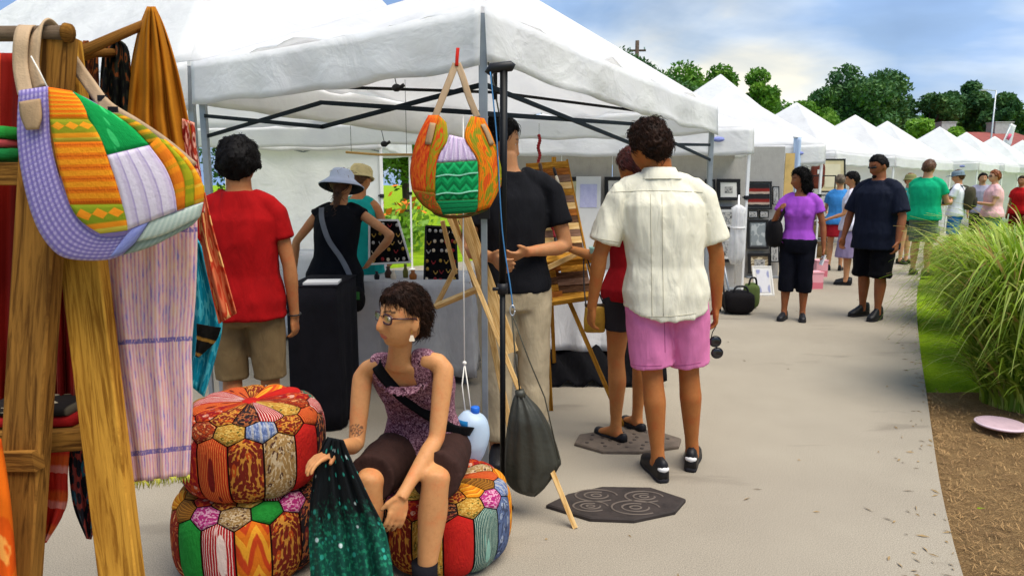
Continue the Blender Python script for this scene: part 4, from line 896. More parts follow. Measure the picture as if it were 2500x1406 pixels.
# ------------------------------------------------------------------ bags made of stitched patches
def patch(name, left, right, Yf, m, parent, nu=12, nv=16, uvs=(1, 1), thick=.004, sm=True, puff=.004):
    Lp = smoothpts([(x, y, 0) for x, y in left], 30) if sm else [V((x, y, 0)) for x, y in left]; Rp = smoothpts([(x, y, 0) for x, y in right], 30) if sm else [V((x, y, 0)) for x, y in right]; mb = MB()
    def fn(u, v):
        q = poly(Lp, v).lerp(poly(Rp, v), u); return at(q.x, q.y, Yf(q.x, q.y) - puff * (sin(pi * u) * sin(pi * v)) ** .5)
    mb.grid(fn, nu, nv, uvs); return obj(name, mb, m, parent, True, thick)
def ribbon(name, pts, w, m, parent, n=30, thick=.004, side=(1, 0, 0), wts=None):
    pts = smoothpts(pts, n); mb = MB(); sd = V(side).normalized()
    def fn(u, v):
        i = v * n; k = min(int(i), n - 1); p = pts[k].lerp(pts[k + 1], i - k); t_ = (pts[k + 1] - pts[k]).normalized(); s_ = (sd - t_ * sd.dot(t_)).normalized(); return p + s_ * ((u - .5) * w)
    mb.grid(fn, 4, n, (1, 6)); return obj(name, mb, m, parent, True, thick)
def Yb(x, y): return 1.44 - .085 * max(0, 1 - ((x - 265) / 260) ** 2) ** .5 * max(0, 1 - ((y - 430) / 300) ** 2) ** .5
c0 = at(250, 450, 1.44); bag = thing('shoulder_bag', 'large patchwork shoulder bag in lilac, orange and green hanging from the rack', 'bag', (c0.x, 1.44, c0.z))
lil = pat('lilac gingham', 'check', '#c4b2da', '#5f4fa0', '#7f6cb8', scale=7, fade=.1, bump=.6)
patch('patch', [(48, 222), (44, 330), (56, 430), (84, 535), (120, 598), (165, 630), (255, 634), (300, 622)], [(118, 212), (121, 330), (140, 420), (166, 492), (202, 548), (246, 576), (300, 575), (322, 566)], lambda x, y: Yb(x, y) + .010, lil, bag, 10, 40, (1, 5.5))
orange = pat('orange kantha', 'kantha', '#e67512', '#f0961c', '#b83a10', scale=5, fade=.08, bump=.6); olive = pat('olive arches', 'border', '#8a8a1a', '#e8901c', '#c9b23a', scale=1.0, fade=.1)
patch('patch', [(119, 214), (121, 255), (124, 292)], [(176, 224), (205, 258), (216, 292)], Yb, pat('orange fan', 'stripes', '#ec6c10', '#f28c1c', '#d9a51e', scale=7, fade=.05), bag, 10, 8, (1, 1))
patch('patch', [(124, 292), (128, 322), (133, 348)], [(216, 292), (236, 318), (250, 346)], Yb, olive, bag, 12, 6, (1, 1))
patch('patch', [(133, 348), (142, 400), (158, 455), (172, 500)], [(250, 346), (268, 400), (286, 450), (301, 498)], Yb, orange, bag, 14, 20, (1, 1.1))
patch('patch', [(172, 500), (190, 530), (216, 552), (246, 570)], [(301, 498), (308, 524), (312, 546), (312, 562)], Yb, pat('olive arches b', 'border', '#7f8a1a', '#ea8a1c', '#d0bb45', scale=1.02, fade=.1), bag, 12, 8, (1, 1))
patch('patch', [(180, 224), (218, 290), (262, 378)], [(272, 276), (322, 312), (364, 354)], lambda x, y: Yb(x, y) + .001, pat('bright green leaf', 'leaf', '#15a04c', '#3cc06a', '#0d7a3a', scale=3, fade=.05), bag, 12, 12)
patch('patch', [(264, 380), (284, 440), (300, 498), (313, 560)], [(364, 356), (402, 408), (424, 462), (432, 514)], Yb, pat('white lilac stripe', 'vstripes', '#d9cbd8', '#c9b8cc', '#b09ec0', scale=4, fade=.04), bag, 14, 16)
patch('patch', [(276, 278), (325, 313), (366, 354)], [(292, 280), (346, 306), (400, 348)], lambda x, y: Yb(x, y) + .004, pat('yellow olive', 'stripes', '#6f7a1c', '#e0961c', '#a8861c', scale=4), bag, 8, 10)
patch('patch', [(366, 354), (404, 408), (426, 462), (432, 514)], [(386, 338), (424, 382), (448, 440), (450, 508)], lambda x, y: Yb(x, y) + .002, pat('orange strip', 'kantha', '#e8861a', '#d9701a', '#a88a1a', scale=3), bag, 6, 14)
patch('patch', [(386, 338), (424, 382), (448, 440), (450, 508)], [(398, 342), (440, 384), (470, 430), (472, 500)], lambda x, y: Yb(x, y) + .004, pat('olive strip', 'kantha', '#8f961c', '#a8a01c', '#d9b01c', scale=3), bag, 6, 14)
patch('patch', [(398, 342), (440, 384), (470, 430), (472, 500)], [(402, 342), (456, 388), (494, 450), (496, 492)], lambda x, y: Yb(x, y) + .007, pat('amber strip', 'stripes', '#f0a01c', '#e8861a', '#f2b83c', scale=5), bag, 6, 14)
patch('patch', [(322, 560), (345, 548), (366, 538)], [(268, 628), (300, 616), (330, 590)], lambda x, y: Yb(x, y) + .002, pat('periwinkle', 'plain', '#7f84c4', '#9a9ed2', scale=4), bag, 8, 8)
patch('patch', [(367, 537), (430, 518), (496, 494)], [(331, 590), (400, 572), (488, 528)], lambda x, y: Yb(x, y) + .004, pat('grey green weave', 'check', '#b8c4b8', '#9fb0a4', '#cfd4c6', scale=10), bag, 8, 12)
patch('patch', [(331, 591), (400, 573), (488, 529)], [(300, 622), (370, 600), (470, 548)], lambda x, y: Yb(x, y) + .012, pat('grey green weave b', 'check', '#93a094', '#7f8f86', '#aab4a6', scale=10), bag, 6, 12)
patch('back_panel', [(50, 226), (50, 330), (60, 430), (88, 530), (122, 592), (165, 625), (260, 628), (300, 618)], [(120, 216), (185, 228), (285, 280), (390, 332), (462, 410), (492, 488), (470, 540), (360, 600)], lambda x, y: 1.47 + .03 * max(0, 1 - ((x - 265) / 260) ** 2) ** .5, cloth('bag lining', '#8a7cb0'), bag, 20, 24, puff=0)
tab = cloth('leather tab', '#a98a68'); patch('tab', [(48, 250), (52, 285), (66, 318)], [(98, 242), (102, 285), (94, 316)], lambda x, y: Yb(x, y) - .008, tab, bag, 8, 10)
canvas = cloth('canvas strap', '#b79a7a')
ribbon('strap', [at(62, 228, 1.43), at(50, 160, 1.45), at(52, 95, 1.46), at(62, 66, 1.49), at(75, 72, 1.525), at(80, 120, 1.53)], .030, canvas, bag)
ribbon('strap', [at(96, 215, 1.45), at(80, 160, 1.46), at(88, 90, 1.47), at(104, 60, 1.49), at(128, 70, 1.52), at(172, 140, 1.56), at(225, 215, 1.52), at(262, 262, 1.49), at(330, 305, 1.45), at(400, 352, 1.45), at(470, 410, 1.45)], .028, canvas, bag, 60, side=(.7, 0, .7))
mb = MB(); mb.tube([at(76, 138, 1.44), at(98, 178, 1.43), at(116, 214, 1.42)], .0015, 6); obj('cord', mb, cloth('white cord', '#e4dccf'), bag)
mb = MB(); mb.box(at(276, 268, 1.46), (.02, .004, .012)); mb.box(at(250, 240, 1.50), (.02, .004, .012)); obj('buckle', mb, BLACKP, bag, False)

YH = 2.90
def Yh(x, y): return YH - .10 * max(0, 1 - ((x - 1113) / 122) ** 2) ** .5 * max(0, 1 - ((y - 430) / 170) ** 2) ** .5
c0 = at(1113, 430, YH); hb = thing('shoulder_bag', 'orange and green patchwork bag hanging from the near tent corner', 'bag', (c0.x, YH, c0.z))
redo = pat('red orange floral', 'batik', '#c93a1a', '#de5c1c', '#d97a1c', scale=4.0, fade=.1); orao = pat('orange olive floral', 'batik', '#8a8a20', '#e87a14', '#dd4c1a', scale=2.6, fade=.1)
patch('patch', [(1046, 282), (1018, 340), (1002, 410), (1006, 462)], [(1072, 282), (1056, 340), (1042, 410), (1040, 470)], Yh, redo, hb, 8, 20)
patch('patch', [(1072, 282), (1056, 340), (1042, 410), (1040, 470)], [(1090, 300), (1092, 345), (1068, 385), (1062, 470)], Yh, pat('olive orange floral', 'batik', '#d9481a', '#8f9a1c', '#d9781c', scale=2.6), hb, 8, 20)
patch('patch', [(1006, 462), (1024, 492), (1052, 514), (1080, 524)], [(1040, 470), (1062, 472), (1064, 490), (1082, 508)], Yh, pat('red green floral', 'batik', '#b8401c', '#6a6a1c', '#d0601c', scale=3), hb, 8, 10)
patch('patch', [(1098, 330), (1082, 360), (1066, 398)], [(1132, 338), (1150, 362), (1165, 392)], lambda x, y: Yh(x, y) + .004 - .010 * sin(x * .55) * .3, pat('lilac gather', 'vstripes', '#d3bcd6', '#bda4c6', '#e4d6e6', scale=5, fade=.05), hb, 24, 10)
green = pat('green diagonal', 'zigzag', '#0f8a4a', '#0c6f3c', '#1fa860', scale=3.5, fade=.08)
patch('patch', [(1066, 399), (1063, 440), (1064, 490)], [(1165, 393), (1168, 440), (1166, 486)], Yh, green, hb, 16, 14)
patch('patch', [(1064, 491), (1070, 508), (1082, 524)], [(1166, 487), (1166, 505), (1160, 518)], Yh, pat('dark green', 'stripes', '#12804a', '#0d5f36', '#1a8a50', scale=3), hb, 14, 6)
for yy in (428, 472):
    ribbon('trim', [at(1064, yy + 4, Yh(1064, yy) - .006), at(1090, yy - 1, Yh(1090, yy) - .008), at(1120, yy + 1, Yh(1120, yy) - .008), at(1145, yy - 4, Yh(1145, yy) - .008), at(1167, yy - 6, Yh(1167, yy) - .006)], .006, cloth('pale trim', '#8fd0b0'), hb, 16, .002, (0, 0, 1))
patch('patch', [(1150, 284), (1134, 336), (1166, 392), (1168, 450), (1166, 516)], [(1182, 290), (1206, 345), (1222, 405), (1226, 445), (1196, 506)], Yh, orao, hb, 12, 22)
patch('patch', [(1052, 515), (1090, 526), (1140, 524), (1196, 506)], [(1062, 525), (1095, 533), (1142, 530), (1188, 514)], lambda x, y: Yh(x, y) + .008, pat('dark floral base', 'floral', '#6a3a1c', '#7a4a1c', '#2f5a2a', scale=3), hb, 6, 14)
patch('back_panel', [(1022, 338), (1010, 372), (1004, 410), (1008, 462), (1030, 500), (1066, 524)], [(1200, 342), (1212, 374), (1220, 405), (1224, 445), (1196, 500), (1160, 522)], lambda x, y: YH + .03 + .03 * max(0, 1 - ((x - 1113) / 122) ** 2) ** .5, cloth('bag back', '#9a4a1c'), hb, 18, 20, puff=0)
patch('tab', [(1050, 300), (1042, 330), (1038, 352)], [(1064, 302), (1058, 330), (1052, 354)], lambda x, y: Yh(x, y) - .008, tab, hb, 6, 8); patch('tab', [(1174, 305), (1186, 330), (1196, 356)], [(1184, 303), (1196, 328), (1206, 352)], lambda x, y: Yh(x, y) - .008, tab, hb, 6, 8)
ribbon('strap', [at(1062, 286, 2.90), at(1080, 240, 2.91), at(1100, 190, 2.92), at(1113, 156, 2.93)], .028, canvas, hb, 20); ribbon('strap', [at(1166, 288, 2.90), at(1146, 240, 2.91), at(1130, 190, 2.92), at(1117, 156, 2.93)], .028, canvas, hb, 20)
ribbon('hanging_loop', [at(1115, 162, 2.925), at(1116, 140, 2.93), at(1118, 118, 2.95)], .014, cloth('red loop', '#b8281e'), hb, 8)

# ------------------------------------------------------------------ poufs
PM = []
def pouf_mats():
    L_ = [('floral', '#96181a', '#d9a088', '#c9501c', 2.6), ('leaf', '#b8321a', '#6a1614', '#e08a3c', 2.0), ('leaf', '#a81c1e', '#e6cfc0', '#e6cfc0', 1.6), ('dots', '#221c1e', '#d8d2c8', '#3a3236', 5.0), ('zigzag', '#d9701a', '#c03a1a', '#e8a02c', 1.6),
          ('floral', '#a8834f', '#4a2a24', '#d9c09a', 4.2), ('stripes', '#8a5a1e', '#b8792a', '#5c2a16', 6), ('floral', '#1f6a52', '#8fc0a0', '#c04a3a', 3.0), ('leaf', '#154f4a', '#8fb8a4', '#c8d0b8', 2.2), ('plain', '#1f7a2a', '#2a9a3a', None, 3),
          ('floral', '#b02a70', '#d86aa0', '#e8b0c0', 3), ('floral', '#5c6a8c', '#a8b0c0', '#3a3f52', 3.5), ('stripes', '#e08a1c', '#f0ac3a', '#c8601a', 3), ('floral', '#c08a34', '#5c5a20', '#e0b860', 4), ('floral', '#2a2022', '#7a2a28', '#b86a3a', 3), ('plain', '#b51c1a', '#c9281c', None, 3),
          ('ikat', '#6f7fa8', '#b8bcc8', '#4a5a86', 3), ('floral', '#7a2418', '#c8501c', '#e09a3c', 3.2), ('batik', '#b9481c', '#7a1d18', '#e8a060', 2.6), ('stripes', '#b06a28', '#8c4a1c', '#d99a4a', 4)]
    for i, (k, a, b, c, s) in enumerate(L_): PM.append(pat('pouf cloth %d' % i, k, a, b, c, s * (1.0 if k in ('zigzag', 'leaf') else 1.35), .25, bump=.8))
pouf_mats()
def pouf(label, c, r, h, n, side, shoulder, top, rot=0, tilt=(0, 0), squash=0.0):
    e = thing('pouf', label, 'pouf', c, 'patchwork poufs'); c = V(c); R = Matrix.Rotation(tilt[0], 3, 'X') @ Matrix.Rotation(tilt[1], 3, 'Y')
    def prof(w):                                            # w 0 bottom centre .. 1 top centre -> (radius, z)
        a = lerp(-pi / 2, pi / 2, w); return r * abs(cos(a)) ** .34, h * (.5 + .5 * math.copysign(abs(sin(a)) ** .66, sin(a)))
    def pt(th, w, out=0.0):
        rr, z = prof(w); rr2, z2 = prof(min(1, w + .01)); rr1, z1 = prof(max(0, w - .01)); nrm = V(((z2 - z1), -(rr2 - rr1))); nrm = nrm.normalized() if nrm.length > 1e-7 else V((0, 1))
        rr += nrm.x * out; z += nrm.y * out; z -= squash * (z / h) * math.exp(-(rr / (r * .7)) ** 2)
        d = V((cos(th) * rr, sin(th) * rr, z)); d.z += .004 * nz((cos(th) * 3, sin(th) * 3, c.x)) * z / h; return c + R @ d
    mb = MB(); mb.loft([[pt(2 * pi * k / 36, w, -.006) for k in range(36)] for w in [.02 + .96 * j / 24 for j in range(25)]]); obj('core', mb, cloth('pouf seams', '#2a1512'), e)
    tri = lambda x: 1 - abs(((x) % 1) * 2 - 1)              # 0 at panel joints, 1 at panel centres
    W0, W1, W2, A_ = .10, .66, .83, .035
    def sector(th0, th1, wa, wb, m_, us):
        mb = MB(); g = .012
        def fn(u, v):
            th = lerp(th0 + g, th1 - g, u); w = min(.99995, lerp(wa(th) + .005, wb(th) - .005, v)); return pt(th, w, .009 * (max(0, sin(pi * u)) ** .5) * (max(0, sin(pi * v)) ** .3))
        mb.grid(fn, 10, 14, us); return obj('panel', mb, m_, e)
    st = 2 * pi / n; B_ = lambda th: W1 + A_ * (tri((th - rot) / st) * 2 - 1); T_ = lambda th: W2 + A_ * .6 * (tri((th - rot) / st + .5) * 2 - 1)
    sw = st * r; sl = h * .75
    for k in range(n): sector(rot + k * st, rot + (k + 1) * st, lambda t_: W0, B_, PM[side[k % len(side)]], (1, sl / sw * .9))
    for k in range(n): sector(rot + (k + .5) * st, rot + (k + 1.5) * st, B_, T_, PM[shoulder[k % len(shoulder)]], (1, 1))
    for k in range(n): sector(rot + k * st, rot + (k + 1) * st, T_, lambda t_: 1.0049, PM[top[k % len(top)]], (.8, 1))
    mb = MB(); rr, z = prof(.965); mb.ball(pt(0, 1.0) + V((0, 0, -.004)), (.035, .035, .012), R, 14, 8); obj('button', mb, PM[15], e)
    return e
pY = 2.44
px_, py_ = at(612, 1300, pY).x, pY
PH1 = .345; PH2 = .315
# panels are listed anticlockwise; the one facing the camera sits at rot + k*step = -90 degrees
pouf('red floral patchwork pouf lying at the bottom of the stack of two', (px_, py_, 0), .268, PH1, 14, [6, 18, 9, 2, 4, 17, 14, 5, 7, 1, 3, 12], [12, 6, 10, 5, 9, 10, 14, 13, 1, 17, 2, 18], [1, 6, 0, 17, 13, 2, 5, 18, 14, 7, 3, 12], radians(178), squash=.012)
pouf('orange and black patchwork pouf on top of the stack of two', (px_ + .022, py_ + .02, PH1 - .014), .262, PH2, 14, [14, 3, 0, 1, 17, 5, 15, 14, 2, 6, 3, 12, 18, 0], [14, 0, 18, 13, 16, 17, 1, 2, 7, 14, 3, 17, 0, 6], [2, 1, 0, 17, 14, 2, 13, 18, 0, 15, 4, 17, 1, 2], radians(170), tilt=(.03, .02))
SEAT = V((at(1085, 1300, 2.52).x, 2.52, 0)); PH3 = .325
pouf('yellow and teal patchwork pouf under the seated woman', SEAT, .262, PH3, 14, [2, 14, 17, 13, 15, 8, 11, 12, 5, 7, 1, 6], [13, 10, 0, 14, 13, 10, 16, 12, 0, 9, 4, 18], [12, 2, 13, 10, 17, 12, 6, 1, 5, 0, 18, 8], radians(172), squash=.02)
# ================================================================== the people
DENIM = None
HAIRB = mat('black hair', '#0c0807', .65, .3, 30, spec=.12); HAIRD = mat('dark brown hair', '#2a170d', .65, .35, 30, spec=.12, alt='#0f0805'); HAIRR = mat('auburn hair', '#4a1710', .5, .35, 30, alt='#1c0a08'); HAIRL = mat('brown hair', '#5c3a22', .5, .35, 30); HAIRG = mat('greying hair', '#6a5c4c', .6, .3, 30); HAIRC = mat('copper hair', '#8a4a22', .5, .35, 30)
SHOEB = mat('black shoe', '#151417', .5, .2, 20); SOLEB = mat('black sole', '#232226', .8, .1); SOLEW = mat('white sole', '#cfcac2', .7, .08); 
BASE = lambda px, py: G(px, py)
def base_at(px, Y, z=1.2):
    r_ = ray(px, 600); return V((r_.x / r_.y * Y, Y, 0))

from mathutils.bvhtree import BVHTree
def bvh_of(mes):
    vs, fs = [], []
    for me in mes:
        o_ = len(vs); vs += [v.co.copy() for v in me.vertices]; fs += [tuple(i + o_ for i in q.vertices) for q in me.polygons]
    return BVHTree.FromPolygons(vs, fs)
def surf(px, py, off=.006, bv=None):
    o_ = V((0, 0, HC)); d_ = ray(px, py).normalized(); h_ = (bv or BV).ray_cast(o_, d_); return (h_[0] - d_ * off) if h_[0] is not None else None
def seam(bv, a, b, m, parent, bow=0, n=24, r=.0016, name='seam'):
    """stitched seam lying on a garment between two photo points"""
    pts = [surf(lerp(a[0], b[0], t_), lerp(a[1], b[1], t_) + bow * sin(pi * t_), .0006, bv) for t_ in [i / n for i in range(n + 1)]]; pts = [q for q in pts if q is not None]
    if len(pts) > 3: obj(name, MB().tube(pts, r, 5), m, parent)
# ---- man in the white shirt
B = stand(BASE(1648, 1150), -3, 1.745, lean=2, armL=((-.30, .02, -1), (-.10, .20, -1)), armR=((.30, .0, -1), (.10, .16, -1)), hy=-30, hp=-14, bulk=1.02, legs=(-.03, .035), stance=.056, sw=1.06)
for d_ in (B.sh, B.el, B.wr):
    for s in 'LR': d_[s] += V((-.115, 0, 0))
for s in 'LR': B.hip[s] += V((-.075, 0, 0)); B.kn[s] += V((-.035, 0, 0))
B.P += V((-.078, 0, 0)); B.M += V((-.10, 0, 0)); B.N += V((-.125, 0, 0)); B.hc += V((-.165, 0, -.005)); B.toe['L'] = V((-.15, 1, 0)).normalized(); B.toe['R'] = V((.35, 1, 0)).normalized()
p = person('person in a cream short sleeved shirt and pink shorts, seen from behind', B, '#a2622f', .0065, .55)
me = shirt_mesh(B, hem=.462, ease=.024, sleeve=.78, voxel=.009, neck=.862, flare=.012, amp=.010, curve=.055, sease=.026, top_ease=.55); sh = link('shirt', me, cloth('cream shirt', '#dfd8c2', .06, .9), p)
rg, c, r, f = B.ring(.850, .006); rg2, c2, _, _ = B.ring(.872, .004); mb = MB(); mb.loft([[q + (q - c) * .30 - V((0, 0, .010)) for q in rg], [q + (q - c2) * .16 + V((0, 0, .006)) for q in rg2], [q + (q - c2) * .04 + V((0, 0, .006)) for q in rg2], [q for q in rg]], False); obj('collar', mb, cloth('cream shirt', '#ece6d2'), sh)
link('shorts', shorts_mesh(B, .90, .024, .50, .009, .014, .006), cloth('pink shorts', '#d97aa8', .10, .7), p)
bvs = bvh_of([me]); sm_ = cloth('shirt seam', '#b3ab94')
seam(bvs, (1492, 470), (1716, 470), sm_, sh, -4); seam(bvs, (1588, 474), (1592, 770), sm_, sh); seam(bvs, (1616, 474), (1620, 772), sm_, sh); seam(bvs, (1520, 765), (1700, 765), sm_, sh, 8)
seam(bvs, (1456, 582), (1512, 592), sm_, sh)
bvs = bvh_of([[c for c in p.children if c.name.startswith('shorts')][0].data]); so_ = [c for c in p.children if c.name.startswith('shorts')][0]; sm_ = cloth('pink seam', '#a8527e')
seam(bvs, (1622, 785), (1624, 860), sm_, so_); seam(bvs, (1532, 888), (1616, 892), sm_, so_, 3); seam(bvs, (1634, 892), (1712, 884), sm_, so_, 3)
shoes(B, p, SHOEB, SOLEB)
for s in 'LR':
    c = B.an[s]; t_ = B.toe[s]; mb = MB(); mb.ball(c - t_ * .074 + V((0, 0, -.018)), (.030, .020, .018), frame(t_, (0, 0, 1)), 12, 8); obj('heel_patch', mb, mat('white leather', '#e8e4de', .5, .05), p)
hairshape(B, p, HAIRD, th=.024, front=.05, side=-.03, nape=-.088, rough=.008, strands=900, slen=.04, srad=.0016, curl=.0012, seed=4, voxel=.006)
WM = B
# sunglasses dangling from his right hand
w = B.wr['R'] + B.hd['R'] * .15; e = thing('sunglasses', 'dark sunglasses dangling from the hand of the person in pink shorts', 'sunglasses', tuple(w))
for i, dz in enumerate((-.045, -.105)):
    mb = MB(); mb.ball(w + V((-.006 + .012 * i, -.01, dz)), (.027, .006, .025), None, 16, 10); obj('lens', mb, mat('dark lens', '#1d1c20', .12, .1, spec=.6), e)
    mb = MB(); mb.tube([w + V((-.006 + .012 * i + .029 * cos(a), -.01, dz + .027 * sin(a))) for a in [2 * pi * k / 20 for k in range(21)]], .003, 6); obj('rim', mb, BLACKP, e)
mb = MB(); mb.tube([w + V((-.03, -.01, -.045)), w + V((-.02, .0, .0)), w + V((0, .01, .03))], .0025, 6); mb.tube([w + V((.0, -.012, -.072)), w + V((.004, -.012, -.078))], .004, 6); obj('temple', mb, BLACKP, e)

# ---- woman with auburn hair beside him
B = stand(BASE(1540, 1070), -28, 1.645, lean=2, fem=True, armL=((-.12, .38, -1), (-.12, .95, .12)), armR=((.2, .05, -1), (.1, .3, -1)), hy=-8, hp=-25, legs=(.0, .05), stance=.062)
p = person('person with auburn hair in a red top, half hidden by the cream shirt', B, '#b0713c', .0075, .5)
link('top', shirt_mesh(B, hem=.50, ease=.012, sleeve=.0, voxel=.011, neck=.82, amp=.004, bust=.05), cloth('red top', '#9a141c'), p)
link('shorts', shorts_mesh(B, .55, .014, .525, .011), cloth('dark shorts', '#2d2a2c'), p)
shoes(B, p, SHOEB, SOLEB, 'flat'); hairshape(B, p, HAIRR, th=.016, front=.05, side=-.03, nape=-.085, rough=.006, strands=500, seed=5)
c0 = at(1452, 775, 3.66); e = thing('purse', 'small mustard yellow purse hanging beside the auburn haired person', 'purse', tuple(c0))
mb = MB(); w_, h_ = .058, .082
mb.loft([[V((c0.x + w_ * k * math.copysign(abs(cos(a)) ** .5, cos(a)), c0.y + .026 * k2 * math.copysign(abs(sin(a)) ** .6, sin(a)), c0.z + z)) for a in [2 * pi * i / 24 for i in range(24)]] for k, k2, z in ((.85, .7, -h_), (1.0, 1, -h_ * .9), (1.04, 1.1, -.02), (.96, .9, h_ * .6), (.85, .5, h_ * .85))]); obj('pouch', mb, mat('mustard leather', '#b5882a', .55, .2, 15, .3), e)
mb = MB(); mb.box(c0 + V((0, 0, h_ * .84)), (.112, .03, .014)); obj('clasp_frame', mb, mat('dark brass', '#4a3a24', .4, .2, metal=.5), e, False)
mb = MB(); hL = B.el['L'].lerp(B.wr['L'], .35); mb.tube(smoothpts([c0 + V((-.05, 0, h_ * .86)), hL.lerp(c0, .45) + V((-.03, 0, 0)), hL + V((0, 0, .0)), hL.lerp(c0, .45) + V((.03, .01, 0)), c0 + V((.05, 0, h_ * .86))], 20), .004, 8); obj('strap', mb, BLACKP, e)

# ---- man in the black tee behind the poles
B = stand(BASE(1256, 1118), 168, 1.785, armL=((-.24, .12, -1), (.88, .48, -.02)), armR=((.2, .12, -1), (-.30, .95, -.05)), hy=-92, hp=-16, bulk=.98); B.N += V((-.045, 0, -.005)); B.M += V((-.02, 0, 0)); B.hc += V((-.095, 0, -.01))
p = person('person in a black t-shirt and khaki trousers behind the black pole', B, '#b07a50', .0075, .7)
link('tshirt', shirt_mesh(B, hem=.51, ease=.014, sleeve=.62, voxel=.011, flare=.006, amp=.006, sease=.014), cloth('black tee', '#17171b', .2, .8), p)
link('trousers', shorts_mesh(B, 1.92, .016, .53, .011, .008, .008), cloth('khaki trousers', '#b5a486', .12, .9), p); shoes(B, p, SHOEB, SOLEB)
hairshape(B, p, HAIRB, th=.014, nape=-.07, strands=300, seed=6); eyes(B, p)

# ---- man in the red tee
B = stand(base_at(592, 3.32), -6, 1.655, armL=None, armR=((.20, .0, -1), (.03, .10, -1)), hy=4, hp=-4, bulk=.94, stance=.054, sw=.94)
p = person('person in a plain red t-shirt with black hair, seen from behind', B, '#a86e42', .0075, .6)
me = shirt_mesh(B, hem=.480, ease=.018, sleeve=.52, voxel=.010, flare=.028, amp=.006, sease=.016, neck=.856); link('tshirt', me, cloth('red tee', '#960a0d', .12, .7), p)
link('shorts', shorts_mesh(B, 1.05, .014, .505, .011, .012, .007), cloth('khaki shorts', '#7a6444', .14, .9), p); shoes(B, p, SHOEB, SOLEB)
hairshape(B, p, HAIRB, th=.030, front=.04, side=-.035, nape=-.085, rough=.005, strands=600, slen=.03, seed=7, puff=(1.02, 1.0, 1.0))
w = B.wr['R']; mb = MB(); d = (B.wr['R'] - B.el['R']).normalized(); a_ = d.orthogonal().normalized(); b_ = d.cross(a_); mb.tube([w + a_ * (.031 * cos(t_)) + b_ * (.031 * sin(t_)) for t_ in [2 * pi * k / 18 for k in range(19)]], .004, 6); obj('bracelet', mb, BLACKP, p)

# ---- woman in black with the sun hat
def hat(B, parent, m, brim=.075, crown=.07, drop=.03, under=None, z0=.045, name='hat'):
    k = B.hh / .225; mb = MB(); c = B.hc + B.hR @ V((0, -.005 * k, z0 * k)); n = 32
    def rg(r, z, wv=0): return [c + B.hR @ (V(((.088 + r) * cos(a), (.105 + r) * sin(a), z + wv * sin(2 * a + 1))) * k) for a in [2 * pi * i / n for i in range(n)]]
    mb.loft([rg(0, -.01), rg(brim * .5, -.02 - drop * .4, .004), rg(brim, -.02 - drop, .008), rg(brim + .003, -.014 - drop, .008), rg(brim * .5, -.008 - drop * .4, .004), rg(.004, .008), rg(.0, crown * .6), rg(-.02, crown * .95), rg(-.06, crown * 1.08), rg(-.085, crown * 1.1)]); h_ = obj(name, mb, m, parent)
    if under:
        mb = MB(); mb.loft([rg(0, -.014), rg(brim * .5, -.024 - drop * .4, .004), rg(brim * .99, -.024 - drop, .008)], False); obj('brim_lining', mb, under, h_, True, .002)
    return h_
B = stand(base_at(815, 4.62), 8, 1.575, lean=17, fem=True, armL=((-.75, .1, -.8), (-.25, .3, -1)), armR=((.85, -.15, -.55), (-.6, .15, -.6)), hy=0, hp=-15, bulk=1.05)
p = person('person in a black sleeveless dress and floppy sun hat leaning over a table', B, '#bd8458', .009, .4)
link('dress', shirt_mesh(B, hem=.44, ease=.012, sleeve=.08, voxel=.012, amp=.004, flare=.02, neck=.835), cloth('black dress', '#0e0f14', .15), p); link('shorts', shorts_mesh(B, .42, .02, .50, .012), cloth('black dress', '#0e0f14'), p); shoes(B, p, SHOEB, SOLEB)
hairshape(B, p, HAIRL, th=.012, strands=150, seed=8, extra=[((0, -.075, -.10), (.032, .03, .10)), ((0, -.085, -.17), (.022, .02, .06))], slen=.12)
hat(B, p, mat('pale blue hat', '#c3cbe0', .8, .06), .08, .075, .045, mat('navy lining', '#15202a', .9), .035)
pts = [B.ring(.82, .03)[0][15], B.ring(.76, .035)[0][17], B.ring(.68, .035)[0][18], B.ring(.60, .035)[0][20], B.ring(.52, .055)[0][21], B.ring(.47, .06)[0][22]]
e = thing('crossbody_bag', 'grey strapped black bag across the back of the person in black', 'bag', tuple(pts[-1]))
ribbon('strap', pts, .035, cloth('grey webbing', '#6c6e72'), e, 30, .003); mb = MB(); mb.ball(pts[-1] + V((.03, 0, -.06)), (.07, .05, .09), None, 16, 12, lambda q, p: V((q.x, q.y, q.z * (1 + .08 * p.x)))); obj('pouch', mb, cloth('black bag', '#1a1718'), e); mb = MB(); mb.box(pts[-1] + V((.03, -.05, -.03)), (.08, .012, .05)); obj('flap', mb, cloth('green flap', '#3f7a3a'), e, False)

# ---- person in teal with the straw cap
B = stand(base_at(868, 5.35), 25, 1.60, lean=8, fem=True, armL=((-.3, .5, -.9), (-.1, .9, -.3)), armR=((.45, .0, -1), (-.35, .5, -.6)), hp=-15, bulk=1.12)
p = person('person in a teal top and lime trousers with a straw coloured cap', B, '#b9794a', .0095, .4)
link('top', shirt_mesh(B, hem=.45, ease=.02, sleeve=.0, voxel=.012, neck=.83, flare=.03), cloth('teal top', '#1fa39a'), p); link('trousers', shorts_mesh(B, 1.45, .02, .50, .012, .015), cloth('lime trousers', '#aab52a'), p); shoes(B, p, SHOEB, SOLEB)
hairshape(B, p, HAIRL, th=.012, strands=100, seed=9); hat(B, p, mat('straw', '#d9c48e', .9, .1, 40), .02, .085, .005, None, .03)

